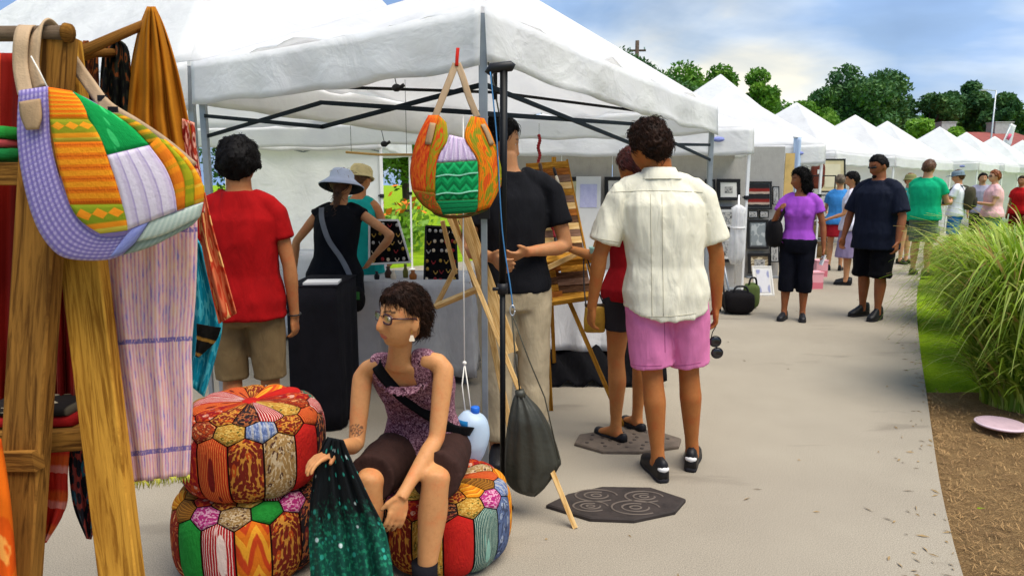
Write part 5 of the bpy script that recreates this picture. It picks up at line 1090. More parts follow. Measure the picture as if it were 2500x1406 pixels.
# ---- woman in purple
B = stand(BASE(1936, 780), -150, 1.60, fem=True, armR=((.35, .25, -1), (-.35, .75, .75)), armL=((-.28, .0, -1), (-.10, .18, -1)), hy=60, hp=-6, bulk=1.08, legs=(0, .03))
p = person('person in a purple top and black capri trousers with curly black hair', B, '#8a5230', .008, .6, lips='#7a3830')
link('top', shirt_mesh(B, hem=.52, ease=.010, sleeve=.48, voxel=.011, neck=.825, amp=.004, bust=.062, flare=.0), cloth('purple top', '#a44fc0', .1), p); link('trousers', shorts_mesh(B, 1.42, .014, .55, .011, .014, .006), cloth('black capri', '#0d0e18', .2), p); shoes(B, p, SHOEB, SOLEB)
hairshape(B, p, HAIRB, th=.022, rough=.012, strands=900, slen=.07, srad=.003, curl=.010, seed=10, nape=-.09, side=-.05, extra=[((0, -.07, -.08), (.085, .05, .085)), ((.055, -.035, -.075), (.032, .045, .085)), ((-.055, -.035, -.075), (.032, .045, .085))]); eyes(B, p)
q = B.wr['L'] + B.hd['L'] * .09; mb = MB(); mb.box(q + V((-.02, -.02, -.02)), (.012, .065, .11), Matrix.Rotation(.3, 3, 'Y')); tag(obj('phone', mb, mat('white phone', '#e6e4e6', .3, .03), None, False), 'small white phone in the lowered hand of the person in purple', 'phone')
q = B.sh['R'] + V((-.10, -.02, -.36)); e = thing('shoulder_bag', 'black shoulder bag at the side of the person in purple', 'bag', tuple(q)); mb = MB(); mb.ball(q, (.07, .13, .15), None, 18, 12, lambda w, p: V((math.copysign(abs(p.x) ** .7, p.x) * .07, math.copysign(abs(p.y) ** .7, p.y) * .13, math.copysign(abs(p.z) ** .75, p.z) * .15))); obj('pouch', mb, cloth('black bag', '#1a1718'), e); ribbon('strap', [q + V((0, -.09, .1)), B.sh['R'] + V((-.02, -.07, -.1)), B.sh['R'] + V((.02, -.01, .055)), B.sh['R'] + V((.0, .07, -.1)), q + V((0, .09, .1))], .03, cloth('black bag', '#1a1718'), e, 24)

# ---- man in navy
B = stand(BASE(2122, 776), -118, 1.755, lean=2, armL=((-.32, .05, -1), (-.05, .25, -1)), armR=((.3, .1, -1), (.0, .35, -1)), hy=22, hp=-20, bulk=1.18, belly=.14, stance=.060, legs=(.02, -.02))
p = person('person in a dark navy t-shirt and long black shorts looking down', B, '#8a5230', .008, .6)
link('tshirt', shirt_mesh(B, hem=.435, ease=.026, sleeve=.85, voxel=.011, flare=.02, amp=.007, sease=.03), cloth('navy tee', '#1a1e2c', .15, .8), p); link('shorts', shorts_mesh(B, 1.14, .030, .49, .011, .022, .008), cloth('black shorts', '#0c0c10', .2, .8), p); shoes(B, p, SHOEB, SOLEB, 'high')
hairshape(B, p, HAIRB, th=.008, front=.06, nape=-.06, strands=150, slen=.012, seed=11); eyes(B, p)
k = B.hh / .225; mb = MB(); mb.tube([B.hc + B.hR @ (V((x, .088 - abs(x) * .35, .006)) * k) for x in (-.06, -.03, 0, .03, .06)], .011 * k, 8); obj('sunglasses', mb, BLACKP, p); mb = MB(); mb.ball(B.hc + B.hR @ (V((0, .062, -.095)) * k), (.034 * k, .032 * k, .022 * k), B.hR, 14, 10); obj('beard', mb, HAIRB, p)

# ---- farther visitors
def visitor(label, base, yaw, H, skn, top, bottom, hair, leg=.9, fem=False, sleeve=.55, skirt=None, cap=None, seed=1, hem=.49, shoe=SHOEB, extra=None, long=False, topname='tshirt', **kw):
    B = stand(base, yaw, H, fem=fem, **kw); p = person(label, B, skn, .011, .5)
    link(topname, shirt_mesh(B, hem=hem, ease=.018, sleeve=sleeve, voxel=.014, amp=.006, bust=.05 if fem else 0), cloth(*top), p)
    if skirt: link('skirt', skirt_mesh(B, skirt, .6, .012, .05, .014), cloth(*bottom), p)
    else: link('shorts', shorts_mesh(B, leg, .018, hem + .035, .014, .016), cloth(*bottom), p)
    shoes(B, p, shoe, SOLEB)
    ex = [((0, -.06, -.10), (.07, .04, .10))] if long else None
    hairshape(B, p, hair, th=.016, strands=160, srad=.003, seed=seed, voxel=.011, extra=ex)
    if cap: hat(B, p, mat(*cap), .015, .08, .0, None, .03, 'cap')
    return B, p
B, p = visitor('person in a blue shirt and red skirt browsing with back turned', BASE(2036, 660), 25, 1.60, '#c08a62', ('blue shirt', '#3f86c8'), ('red skirt', '#8c1620'), HAIRG, fem=True, skirt=.36, seed=20, hp=-25, armL=((-.15, .4, -1), (0, .9, -.1)), armR=((.15, .4, -1), (0, .9, -.1)))
B, p = visitor('person with long dark hair and white top hidden behind the navy t-shirt', base_at(2072, 9.8), -60, 1.62, '#b9825a', ('white top', '#ded8e4'), ('lilac skirt', '#8f7f9e'), HAIRB, fem=True, skirt=.25, seed=21, hp=-15, long=True, armL=((-.1, .3, -1), (0, .8, -.3)))
B, p = visitor('person in a bright green t-shirt and grey cargo shorts', BASE(2243, 672), 55, 1.82, '#bd8a66', ('green tee', '#12a874'), ('cargo shorts', '#64705c'), HAIRL, leg=1.0, seed=22, bulk=1.18, armR=((.2, .35, -1), (-.2, 1, .05)), armL=((-.1, .4, -1), (.2, 1, .05)), hp=-12)
for s in (-1, 1): mb = MB(); q = B.hip['L' if s < 0 else 'R'].lerp(B.kn['L' if s < 0 else 'R'], .6) + B.r * (s * .105); mb.box(q, (.03, .13, .15), Matrix.Rotation(-radians(55), 3, 'Z')); obj('cargo_pocket', mb, cloth('cargo shorts', '#64705c'), p)
q = B.wr['R'].lerp(B.wr['L'], .4) + B.f * .13; mb = MB(); mb.box(q, (.05, .02, .10)); tag(obj('phone', mb, BLACKP, None, False), 'black phone held by the person in green', 'phone')
B, p = visitor('person in a teal vest and black shorts left of the green t-shirt', base_at(2207, 12.4), 150, 1.63, '#c79670', ('teal vest', '#2f7f78'), ('black shorts b', '#15141a'), HAIRC, leg=.5, fem=True, sleeve=0, seed=23, hy=20)
hat(B, p, mat('olive hat', '#7d7a4a', .8, .1), .03, .08, .02, None, .03)
B, p = visitor('person with a white t-shirt, grey cap and blue plaid shorts', base_at(2325, 12.9), -50, 1.70, '#c08a62', ('white tee', '#e6e4ea'), ('plaid shorts', '#2a6aa8'), HAIRL, leg=1.0, seed=24, cap=('grey cap', '#6c7c86', .8, .1), hp=-8, hem=.5, armL=((-.1, .4, -1), (.2, 1, -.1)), armR=((.1, .4, -1), (-.2, 1, -.1)))
mb = MB(); k = B.hh / .225; c = B.hc + B.hR @ (V((0, .13, .028)) * k); mb.ball(c, (.07 * k, .07 * k, .008 * k), B.hR, 16, 8); obj('cap_visor', mb, mat('grey cap', '#6c7c86'), p)
rg, c, r_, f_ = B.ring(.70); q = c - f_ * .20; e = thing('backpack', 'olive brown backpack on the person in the grey cap', 'backpack', tuple(q)); R_ = frame(f_, (0, 0, 1)); mb = MB(); mb.ball(q, 1, R_, 20, 14, lambda w, p: V((.14 * math.copysign(abs(p.x) ** .6, p.x), .09 * math.copysign(abs(p.y) ** .6, p.y), .22 * math.copysign(abs(p.z) ** .6, p.z)))); obj('pack', mb, cloth('olive pack', '#4c4636'), e)
mb = MB(); mb.ball(q - f_ * .08 + V((0, 0, -.07)), 1, R_, 16, 10, lambda w, p: V((.11 * math.copysign(abs(p.x) ** .6, p.x), .04 * math.copysign(abs(p.y) ** .6, p.y), .10 * math.copysign(abs(p.z) ** .6, p.z)))); obj('front_pocket', mb, cloth('olive pocket', '#3c382c'), e)
for s in (-1, 1): ribbon('strap', [q + r_ * (.08 * s) + V((0, 0, .18)), q + r_ * (.09 * s) + f_ * .16 + V((0, 0, .245)), q + r_ * (.10 * s) + f_ * .325 + V((0, 0, .12)), q + r_ * (.12 * s) + f_ * .26 + V((0, 0, -.1))], .05, cloth('olive pocket', '#3c382c'), e, 20)
B, p = visitor('person in a pale pink polo shirt with folded arms and sunglasses', base_at(2413, 12.9), -75, 1.70, '#cf9a78', ('pink polo', '#eeb9b8'), ('blue green jeans', '#46706a'), HAIRC, leg=1.8, fem=True, seed=25, bulk=1.15, armL=((-.1, .25, -1), (.55, .8, .1)), armR=((.1, .25, -1), (-.55, .8, .12)), belly=.1)
k = B.hh / .225; mb = MB(); mb.tube([B.hc + B.hR @ (V((x, .088 - abs(x) * .35, .006)) * k) for x in (-.06, -.03, 0, .03, .06)], .012 * k, 8); obj('sunglasses', mb, BLACKP, p)
visitor('person with dark hair and a lilac grey top behind the pink polo', base_at(2382, 15.0), -160, 1.68, '#b98a66', ('lilac grey top', '#9f9aac'), ('black trousers', '#17161a'), HAIRB, leg=1.8, seed=26)
visitor('person in a red top at the right picture edge', base_at(2478, 15.2), -120, 1.62, '#a8744e', ('bright red top', '#c01a1c'), ('dark red trousers', '#7a1418'), HAIRD, leg=1.8, fem=True, seed=27, long=True)
visitor('person in a red shirt cut off by the right picture edge', base_at(2512, 14.6), -40, 1.66, '#a8744e', ('red shirt', '#b8201c'), ('charcoal trousers', '#2a282c'), HAIRB, leg=1.8, seed=28)

# ---- the seated woman
B = Body(); B.H = 1.66; B.k = 1.66 / 1.75; B.fem = True; B.T = TF; B.bulk = .97; B.belly = 0
B.base = SEAT.copy(); B.P = V((at(1035, 1110, 2.58).x, 2.60, PH3 + .075)); B.N = at(975, 868, 2.34); B.M = B.P + V((.0, -.03, .30)); B.down = V((0, .15, -1)).normalized()
B.fp = V((-.05, -1, 0)).normalized(); B.rp = V((-1, .05, 0)).normalized(); B.fs = V((-.22, -.95, -.18)).normalized(); B.rs = V((-.97, .20, -.02)).normalized()
B.sh = {'R': at(886, 905, 2.40), 'L': at(1086, 886, 2.34)}; B.el = {'R': at(870, 1088, 2.32), 'L': at(1066, 1070, 2.26)}; B.wr = {'R': at(826, 1090, 2.13), 'L': at(984, 1205, 2.10)}
B.hd = {'R': V((-.62, -.60, -.22)).normalized(), 'L': (at(955, 1310, 2.06) - at(984, 1205, 2.10)).normalized()}; B.pn = {'R': V((-.1, -.3, -1)), 'L': V((-.5, .85, -.1))}
B.hip = {'R': B.P + V((-.095, -.02, -.005)), 'L': B.P + V((.095, -.02, -.005))}; B.kn = {'R': at(902, 1172, 2.22), 'L': at(1064, 1166, 2.17)}; B.an = {'R': V((B.P.x - .16, 2.18, .083)), 'L': V((at(1036, 1400, 2.14).x, 2.15, .083))}
B.toe = {'R': V((-.3, -1, 0)).normalized(), 'L': V((-.12, -1, 0)).normalized()}
B.hc = at(984, 774, 2.28); B.hR = frame((-.77, -.63, .06), (.10, .02, 1)); B.hh = .208; B.ztop = .84; B.soft = .17; B.side = {'R': 1, 'L': -1}
SEATED = True
p = person('seated person with short dark hair, glasses and a purple patterned sleeveless top', B, '#c08654', .0042, .30, brow='#23130b', lips='#b3564a')
SW = p; SWB = B
bm_body = [c for c in p.children if c.name.startswith('body')][0].data
# top: scooped at the front, wide straps
mb = MB(); zs = [.46, .50, .54, .58, .62, .66, .70, .735, .765, .79]; rings = []
for i, z in enumerate(zs):
    e_ = .013 + .020 * max(0, (.56 - z) / .1); rg, c, r, f = B.ring(z, e_); n = len(rg)
    if i == len(zs) - 1: rg = [q + (V((0, 0, -.060)) + f * .012) * max(0, sin(2 * pi * k / n)) ** 2 * (1 if abs(cos(2 * pi * k / n)) < .6 else .4) for k, q in enumerate(rg)]
    rings.append(rg)
mb.loft(rings)
rg, c, r, f = B.ring(.70)
for q in (-1, 1): mb.ball(c + r * (q * .056) + f * (.060), (.046, .040, .046), None, 14, 10)
for q, s in ((1, 'R'), (-1, 'L')):
    c1 = B.ring(.73); c2 = B.ring(.83); fr = c1[1] + c1[2] * (q * .072) + c1[3] * .088; tp = B.N.lerp(B.sh[s], .50) + V((0, 0, .026)); bk = c1[1] + c1[2] * (q * .075) - c1[3] * .085
    mb.tube(smoothpts([fr - V((0, 0, .05)), fr, fr.lerp(tp, .55) + c1[3] * .026, tp, tp.lerp(bk, .5) - c1[3] * .03, bk], 16), [(.016, .005), (.028, .009), (.034, .012)] + [(.038, .013)] * 14, 14, side=c1[2])
me = remesh(mb, .0045, 9, .5); displace(me, fold_fn(.0022, 2, 11, 7)); topm = me
t = NT('purple print'); t.rough(.85); v = t.coord('Object'); d = t.vor(t.coord('Object', (1, 1, 1)), 70, 'Distance'); nn = t.noise(v, 95, 3, .6, 1.5)
t.base(t.ramp(nn, [(.36, C('#3a2026')), (.46, C('#6e4250')), (.54, C('#9a6a76')), (.66, C('#c49aa0'))])); t.bump(t.math('ADD', t.noise(t.coord('Object', (1, 1, .4)), 26, 3, .5, .8), t.math('MULTIPLY', nn, .1)), .6, .02); t.b.inputs['Specular IOR Level'].default_value = .1
link('top', me, t.m, p)
me = shorts_mesh(B, .97, .014, .54, .007, .010, .006); shm = me; link('shorts', me, cloth('brown shorts', '#38241f', .15, .8), p)
BV = bvh_of([bm_body, topm, shm])
BT = bvh_of([topm])
pts = [surf(x, y, .008, BT) for x, y in ((908, 862), (922, 896), (948, 932), (980, 966), (1012, 990), (1045, 1012), (1078, 1032), (1108, 1048))]; pts = [q for q in pts if q is not None]
back = [pts[0] + V((.03, .12, -.02)), pts[0] + V((.012, .05, .014))]
ribbon('bag_strap', back + pts + [pts[-1] + V((.05, .06, -.03)), pts[-1] + V((.06, .16, -.07))], .040, cloth('black strap', '#121214', .2), p, 60, .003, (.5, 0, .85))
hairshape(B, p, HAIRD, th=.012, front=.056, side=.016, nape=-.078, rough=.007, strands=2600, slen=.042, srad=.0010, curl=.0012, fall=.15, seed=12, voxel=.005, puff=(1.0, 1.03, 1.03)); eyes(B, p, 1.12)
k = B.hh / .225; gl = obj('glasses', MB().tube([B.hc + B.hR @ (V((x, .0935, .008)) * k) for x in (-.009, 0, .009)], .0018, 8), mat('dark red acetate', '#3a1216', .3, .2, spec=.5), p)
for s in (-1, 1):
    ring_ = [V((s * .034 + .025 * math.copysign(abs(cos(a)) ** .6, cos(a)), .0915 - .006 * abs(cos(a)) * (1 if cos(a) * s > 0 else 0) - .004, .001 + .0165 * math.copysign(abs(sin(a)) ** .7, sin(a)))) for a in [2 * pi * i / 28 for i in range(29)]]
    obj('rim', MB().tube([B.hc + B.hR @ (q * k) for q in ring_], .0034, 7), mat('dark red acetate', '#3a1216'), gl)
    lm = MB(); cc = V((s * .034, .087, .001)); lm.ball(B.hc + B.hR @ (cc * k), (.024 * k, .0012 * k, .016 * k), B.hR, 18, 10)
    if 'lens clear' not in MATS:
        t = NT('lens clear'); t.rough(.05); tr_ = t.n('ShaderNodeBsdfTransparent'); gs_ = t.n('ShaderNodeBsdfGlossy', i_Roughness=.05); mx_ = t.n('ShaderNodeMixShader', i_0=.07); t.l(tr_.outputs[0], mx_.inputs[1]); t.l(gs_.outputs[0], mx_.inputs[2]); t.l(mx_.outputs[0], t.out.inputs[0]); MATS['lens clear'] = t.m
    obj('lens', lm, MATS['lens clear'], gl)
    obj('temple', MB().tube([B.hc + B.hR @ (V(q) * k) for q in ((s * .059, .083, .008), (s * .072, .05, .009), (s * .082, -.005, .010), (s * .080, -.025, -.01))], [.0026, .0030, .0030, .0022], 7), mat('dark red acetate', '#3a1216'), gl)
q = B.hc + B.hR @ (V((-.080, .004, -.062)) * k); mb = MB(); w = ray(985, 835).normalized(); sx = w.cross(V((0, 0, 1))).normalized()
mb.loft([[q + sx * (a * .0045) + V((0, 0, .010)) - w * b * .0015 for a, b in ((-1, -1), (1, -1), (1, 1), (-1, 1))], [q + sx * (a * .0095) + V((0, 0, -.007)) - w * b * .0015 for a, b in ((-1, -1), (1, -1), (1, 1), (-1, 1))], [q + sx * (a * .0075) + V((0, 0, -.011)) - w * b * .0015 for a, b in ((-1, -1), (1, -1), (1, 1), (-1, 1))]])
obj('earring', mb, mat('cream shell', '#ecd8bd', .4, .05), p, False); obj('ear_wire', MB().tube([q + V((0, 0, .013)), q + V((0, 0, .026))], .001, 6), mat('gold wire', '#c9a24a', .3, metal=.8), p)
for s in 'LR':
    c = B.an[s]; t_ = B.toe[s]; mb = MB(); mb.tube([c + V((0, 0, -.02)), c + V((0, 0, .045)), c + V((0, 0, .085))], [.046, .044, .046], 16); obj('sock', mb, cloth('black sock', '#16151a'), p)
shoes(B, p, SHOEB, SOLEB, 'high')
# small arm tattoo
ca = bm_body.color_attributes['mark']; tp = at(868, 1052, 2.30)
for i, v in enumerate(bm_body.vertices):
    if abs(v.co.z - tp.z) < .03 and (v.co.xy - tp.xy).length < .06 and v.normal.y < -.3:
        dx = (v.co.x - tp.x) / .024; dz = (v.co.z - tp.z) / .022; rr = dx * dx + dz * dz
        if rr < 1 and nz((v.co.x * 190, 0, v.co.z * 190)) > -.02: ca.data[i].color = (*C('#3a3230')[:3], .75)
# green scarf in her hand, spread over the side of the poufs
hung('scarf', 'black and green scarf with white flowers held by the seated person', 'scarf', [(800, 1066), (775, 1120), (758, 1220), (755, 1330), (765, 1500)], [(838, 1074), (862, 1130), (905, 1220), (945, 1310), (968, 1470)], (2.10, 2.03), None, None, folds=4, amp=.022, nu=60, nv=60, top_amp=.25, thick=.003)
sc = bpy.data.objects[[o.name for o in COL.objects if o.get('label', '').startswith('black and green scarf')][0]]
t = NT('green scarf'); t.rough(.8); uv = t.coord('UV', (1, 1.5, 1)); sp = t.n('ShaderNodeSeparateXYZ'); t.l(t.coord('UV'), sp.inputs[0]); f1 = t.noise(uv, 9, 4, .6, .6)
lo = t.math('ADD', sp.outputs[1], t.math('MULTIPLY', f1, .55)); c = t.mix(t.step(lo, .78, .10), C('#101416'), C('#0f4a3c')); c = t.mix(t.math('MULTIPLY', t.step(t.noise(uv, 22, 3), .56, .05), t.step(lo, .74, .1)), c, C('#1f7a5a'))
d = t.vor(uv, 9, rnd=1.0); c = t.mix(t.math('SUBTRACT', 1.0, t.step(d, .20, .04)), c, C('#2f9a86')); d2 = t.vor(uv, 6.5, rnd=.9); c = t.mix(t.math('SUBTRACT', 1.0, t.step(d2, .13, .03)), c, C('#cfe0da')); t.base(c); t.b.inputs['Specular IOR Level'].default_value = .2; t.bump(t.noise(uv, 40, 3), .2, .01)
sc.data.materials.append(t.m)
# ================================================================== poles, bags and easels round the tent corner
f0 = G(1228, 1242); tp = at(1230, 172, f0.y); e = thing('display_stand', 'black metal display stand with a T shaped top beside the grey tent pole', 'stand', tuple(f0))
mb = MB(); mb.tube([f0 + V((0, 0, .01)), V((f0.x, f0.y, 1.05))], .0125, 16); obj('lower_tube', mb, BLACK, e)
mb = MB(); mb.tube([V((f0.x, f0.y, 1.0)), tp], .016, 16); obj('upper_tube', mb, BLACK, e)
mb = MB(); mb.tube([V((f0.x, f0.y, .985)), V((f0.x, f0.y, 1.03))], .022, 16); mb.tube([V((f0.x, f0.y, 1.008)), V((f0.x - .04, f0.y - .02, 1.008))], .008, 8); obj('clamp', mb, BLACKP, e)
mb = MB(); mb.tube([tp + V((-.065, 0, -.015)), tp + V((-.05, 0, .008)), tp + V((.03, 0, .016)), tp + V((.042, 0, .01))], [.016, .021, .021, .014], 14); obj('crosshead', mb, BLACKP, e)
mb = MB(); mb.lathe((f0.x, f0.y, 0), [(.01, .001), (.045, .002), (.048, .008), (.03, .016), (.014, .03)], 32); obj('base', mb, BLACK, e)
mb = MB(); cp = at(1252, 752, f0.y - .03); mb.tube(smoothpts([tp + V((-.055, -.02, -.01)), at(1212, 330, f0.y - .03), at(1226, 560, f0.y - .03), at(1246, 700, f0.y - .03), cp], 30), .0028, 6); tag(obj('cord', mb, mat('blue cord', '#3f78a8', .7)), 'thin blue cord running down the black display stand', 'cord')
YD = f0.y - .06
def outline_bag(name, label, cat, Lf, Rt, Y, m, depth, folds=7, amp=.006, n=40, nv=30, seed=0):
    e = thing(name, label, cat, tuple(at((Lf[-1][0] + Rt[-1][0]) / 2, Lf[-1][1], Y))); Lp, Rp = smoothpts([(x, y, 0) for x, y in Lf], 30), smoothpts([(x, y, 0) for x, y in Rt], 30); rings = []
    for j in range(nv + 1):
        v = j / nv; a, b = poly(Lp, v), poly(Rp, v); A_, B_ = at(a.x, a.y, Y), at(b.x, b.y, Y); c = (A_ + B_) / 2; hx = (B_ - A_) / 2; w = hx.length
        rings.append([c + hx * cos(t_) + V((0, min(depth, w * .8) * sin(t_), 0)) * (1 + .0) + (hx.normalized() * cos(t_) + V((0, sin(t_), 0))) * (amp * sin(folds * t_ + seed + 2 * v) * min(1, w / .03)) for t_ in [2 * pi * k / n for k in range(n)]])
    mb = MB(); mb.loft(rings); obj('pouch', mb, m, e); return e
ny = mat('olive nylon', '#34332a', .5, .2, 8, .35, 14, spec=.4, bdist=.02)
db = outline_bag('drawstring_bag', 'dark olive drawstring bag hanging from a cord by the black stand', 'bag', [(1262, 958), (1256, 972), (1246, 1010), (1236, 1070), (1232, 1130), (1236, 1170), (1262, 1196), (1296, 1210)], [(1280, 958), (1290, 972), (1316, 1000), (1344, 1050), (1366, 1122), (1362, 1140), (1336, 1180), (1306, 1211)], YD, ny, .06, 9, .006)
ca_ = at(1270, 960, YD)
mb = MB(); mb.tube([at(1250, 772, YD), at(1258, 870, YD), ca_], .0035, 6); obj('drawstring', mb, mat('olive cord', '#4a4638', .8), db)
mb = MB(); mb.tube([at(1252, 772, YD), at(1292, 880, YD - .02), at(1330, 970, YD - .03), at(1364, 1120, YD - .02)], .003, 6); obj('drawstring', mb, mat('olive cord', '#4a4638'), db)
mb = MB(); mb.tube([at(1268, 952, YD), at(1272, 968, YD)], [.02, .024], 12); obj('neck', mb, ny, db)
cb = at(1251, 758, YD); mb = MB(); mb.tube([cb + V((.010 * cos(t_), 0, .022 * sin(t_))) for t_ in [2 * pi * k / 20 for k in range(21)]], .003, 8); tag(obj('carabiner', mb, mat('bright steel', '#b9bcc0', .3, .05, metal=.7)), 'small steel carabiner joining the blue cord to the drawstring bag', 'carabiner')
# water jug on a white cord
YJ = 2.72; jg = outline_bag('water_jug', 'translucent white water jug with blue cap hanging by the grey pole', 'jug', [(1132, 1003), (1118, 1018), (1108, 1040), (1108, 1075), (1124, 1110), (1138, 1134), (1148, 1143)], [(1152, 1003), (1178, 1012), (1192, 1032), (1195, 1066), (1184, 1104), (1168, 1134), (1160, 1143)], YJ, None, .055, 1, .0)
t = NT('jug plastic'); t.base(C('#cfe0f0')); t.rough(.35); t.translucent(C('#dcecf8'), .45); jg.children[0].data.materials.append(t.m)
mb = MB(); q = at(1160, 1000, YJ); mb.lathe(tuple(q + V((0, 0, -.012))), [(.018, 0), (.019, .004), (.019, .022), (.016, .026), (.004, .027)], 20); obj('cap', mb, mat('blue cap', '#1f62c0', .4), jg)
mb = MB(); Lb = [at(1114, 1022, YJ - .045), at(1142, 1030, YJ - .062), at(1142, 1110, YJ - .05), at(1124, 1096, YJ - .04)]
mb.grid(lambda u, v: (Lb[0].lerp(Lb[1], u)).lerp(Lb[3].lerp(Lb[2], u), v) + V((0, -.006 * sin(pi * u), 0)), 6, 8); obj('sleeve', mb, pat('blue sleeve', 'stripes', '#1d6aa0', '#134a7a', '#4aa0d0', scale=1), jg, True, .006)
mb = MB(); kn_ = at(1134, 886, YJ + .05); hk = at(1131, 285, 2.95)
mb.tube([hk, at(1131, 600, 2.88), kn_], .003, 6); mb.tube([kn_, at(1128, 940, YJ + .03), at(1136, 1004, YJ)], .0026, 6); mb.tube([kn_, at(1142, 940, YJ + .03), at(1150, 1004, YJ)], .0026, 6); mb.ball(kn_, .009, None, 10, 8); tag(obj('cord', mb, mat('white rope', '#e6e0d4', .8)), 'knotted white cord holding up the water jug', 'cord')
# folding easel by the pole
ft = G(1404, 1288); top = at(1092, 520, 3.16); e = thing('easel', 'tall pale wooden easel with its long leg reaching toward the front floor mat', 'easel', (ft.x - .2, 3.1, 0))
mb = MB(); mb.beam(top, ft, .022, .022, side=(1, 0, 0)); obj('leg', mb, WOODPALE, e, False)
def plank(name, a, Ya, b, Yb_, w, th, par, m=WOODPALE, toground=False, off=0):
    p_, q_ = at(*a, Ya), at(*b, Yb_); q_ = ext(p_, q_) if toground else q_; mb = MB(); mb.beam(p_, q_, w, th, side=(1, 0, 0), off=off); return obj(name, mb, m, par, False)
plank('mast', (1130, 520), 3.20, (1250, 860), 3.12, .062, .02, e, off=1); plank('leg', (1160, 620), 3.24, (1236, 1000), 3.18, .030, .022, e, toground=True, off=2); plank('leg', (1105, 520), 3.2, (1142, 640), 3.6, .024, .02, e, toground=True, off=3)
plank('brace', (1080, 540), 3.17, (1112, 668), 3.22, .020, .016, e); plank('brace', (1112, 655), 3.22, (1062, 752), 3.26, .024, .014, e); plank('tray', (1064, 748), 3.26, (1180, 700), 3.12, .03, .02, e)
for q in ((1112, 590), (1150, 665)): mb = MB(); c = at(*q, 3.15); mb.tube([c, c + V((0, -.03, 0))], .008, 10); obj('wing_nut', mb, mat('brass', '#a8863a', .35, metal=.8), e)
# easel holding the wooden display case
e = thing('easel', 'wooden easel carrying the striped wood display board beside the cream shirt', 'easel', (.45, 4.25, 0))
plank('leg', (1385, 725), 4.02, (1522, 1042), 3.93, .026, .022, e, WOOD2, True); plank('leg', (1330, 720), 4.05, (1346, 1004), 4.22, .026, .022, e, WOOD2, True, 1); plank('leg', (1345, 700), 4.25, (1352, 860), 4.75, .026, .022, e, WOOD2, True, 2); plank('mast', (1352, 385), 4.50, (1360, 740), 4.10, .03, .02, e, WOOD2, off=3); plank('tray', (1312, 742), 4.0, (1450, 722), 3.98, .03, .05, e, WOOD2)
wb = thing('wood_board', 'leaning display board of striped light and dark wood strips', 'board', tuple(at(1385, 735, 3.98)))
tones = [WOOD2, wood('maple strip', '#e0bf86', '#c79a58', 1.2, knots=False), wood('walnut strip', '#6a4a34', '#4a3222', 1.2, knots=False), wood('cherry strip', '#a8662c', '#7a441c', 1.2, knots=False), wood('ash brown strip', '#8a6a55', '#6a4e3e', 1.2, knots=False)]
rnd = random.Random(12); xl = lambda v: lerp(1288, 1318, v); xr = lambda v: lerp(1385, 1446, v)
seq = [0, 3, 4, 1, 0, 4, 1, 3, 2, 1, 4, 1, 0, 4, 1, 3, 0, 2, 0, 3]
for i in range(20):
    v0, v1 = i / 20, (i + 1) / 20; yA, yB = lerp(402, 735, v0) + .6, lerp(402, 735, v1) - .6; YA, YB_ = lerp(4.48, 4.04, v0), lerp(4.48, 4.04, v1)
    cuts = [0, rnd.uniform(.35, .65), 1] if i > 11 else [0, 1]
    for a_, b_ in zip(cuts[:-1], cuts[1:]):
        mb = MB(); c4 = [at(lerp(xl(v0), xr(v0), a_) + .5, yA, YA), at(lerp(xl(v0), xr(v0), b_) - .5, yA - 6, YA), at(lerp(xl(v1), xr(v1), b_) - .5, yB - 6, YB_), at(lerp(xl(v1), xr(v1), a_) + .5, yB, YB_)]; n_ = (c4[1] - c4[0]).cross(c4[3] - c4[0]).normalized(); n_ = -n_ if n_.y > 0 else n_; th = rnd.uniform(.014, .022)
        mb.add([q + n_ * th for q in c4] + c4, [(0, 3, 2, 1), (0, 1, 5, 4), (1, 2, 6, 5), (2, 3, 7, 6), (3, 0, 4, 7), (4, 5, 6, 7)], [(0, 0), (0, .3), (.03, .3), (.03, 0)] * 2); obj('strip', mb, tones[seq[i]] if a_ == 0 else tones[(seq[i] + 2) % 5], wb, False)
lw = plank('ledge', (1318, 640), 4.08, (1446, 626), 4.05, .05, .07, wb, WOOD2); plank('frame_edge', (1384, 392), 4.50, (1452, 722), 4.05, .012, .03, wb, WOOD2); plank('frame_edge', (1286, 402), 4.50, (1316, 738), 4.05, .012, .03, wb, WOOD2)
def stick(label, a, b, Ya, Yb_, r, mats_):
    p_, q_ = at(*a, Ya), at(*b, Yb_); e = thing('turned_stick', label, 'stick', tuple(q_), 'turned sticks on the wood board'); N = len(mats_)
    for i, m_ in enumerate(mats_):
        mb = MB(); mb.tube([p_.lerp(q_, i / N), p_.lerp(q_, (i + .15) / N), p_.lerp(q_, (i + .85) / N), p_.lerp(q_, (i + 1) / N)], [r * .75, r, r, r * .75], 10); obj('segment', mb, m_, e)
RED = mat('red lacquer', '#9a1c22', .35, .2, 10); CRM = mat('cream lacquer', '#e0d0b4', .4, .1); BRN = mat('brown lacquer', '#4a3020', .4, .2)
stick('red and black turned stick leaning on the upper wood board', (1318, 400), (1350, 560), 4.42, 4.20, .012, [BRN, RED, BLACKP, RED, CRM, RED]); stick('pale turned stick leaning on the wood board right of the red one', (1352, 410), (1382, 512), 4.40, 4.24, .010, [BLACKP, CRM, BRN, CRM, CRM]); stick('dark spindle hanging on the lower left of the wood board', (1350, 540), (1362, 622), 4.24, 4.12, .012, [BRN, RED, BLACKP, BRN]); stick('long dark turned stick down the left side of the wood board', (1328, 600), (1346, 735), 4.10, 3.98, .010, [BRN, BLACKP, BRN, WOOD2])
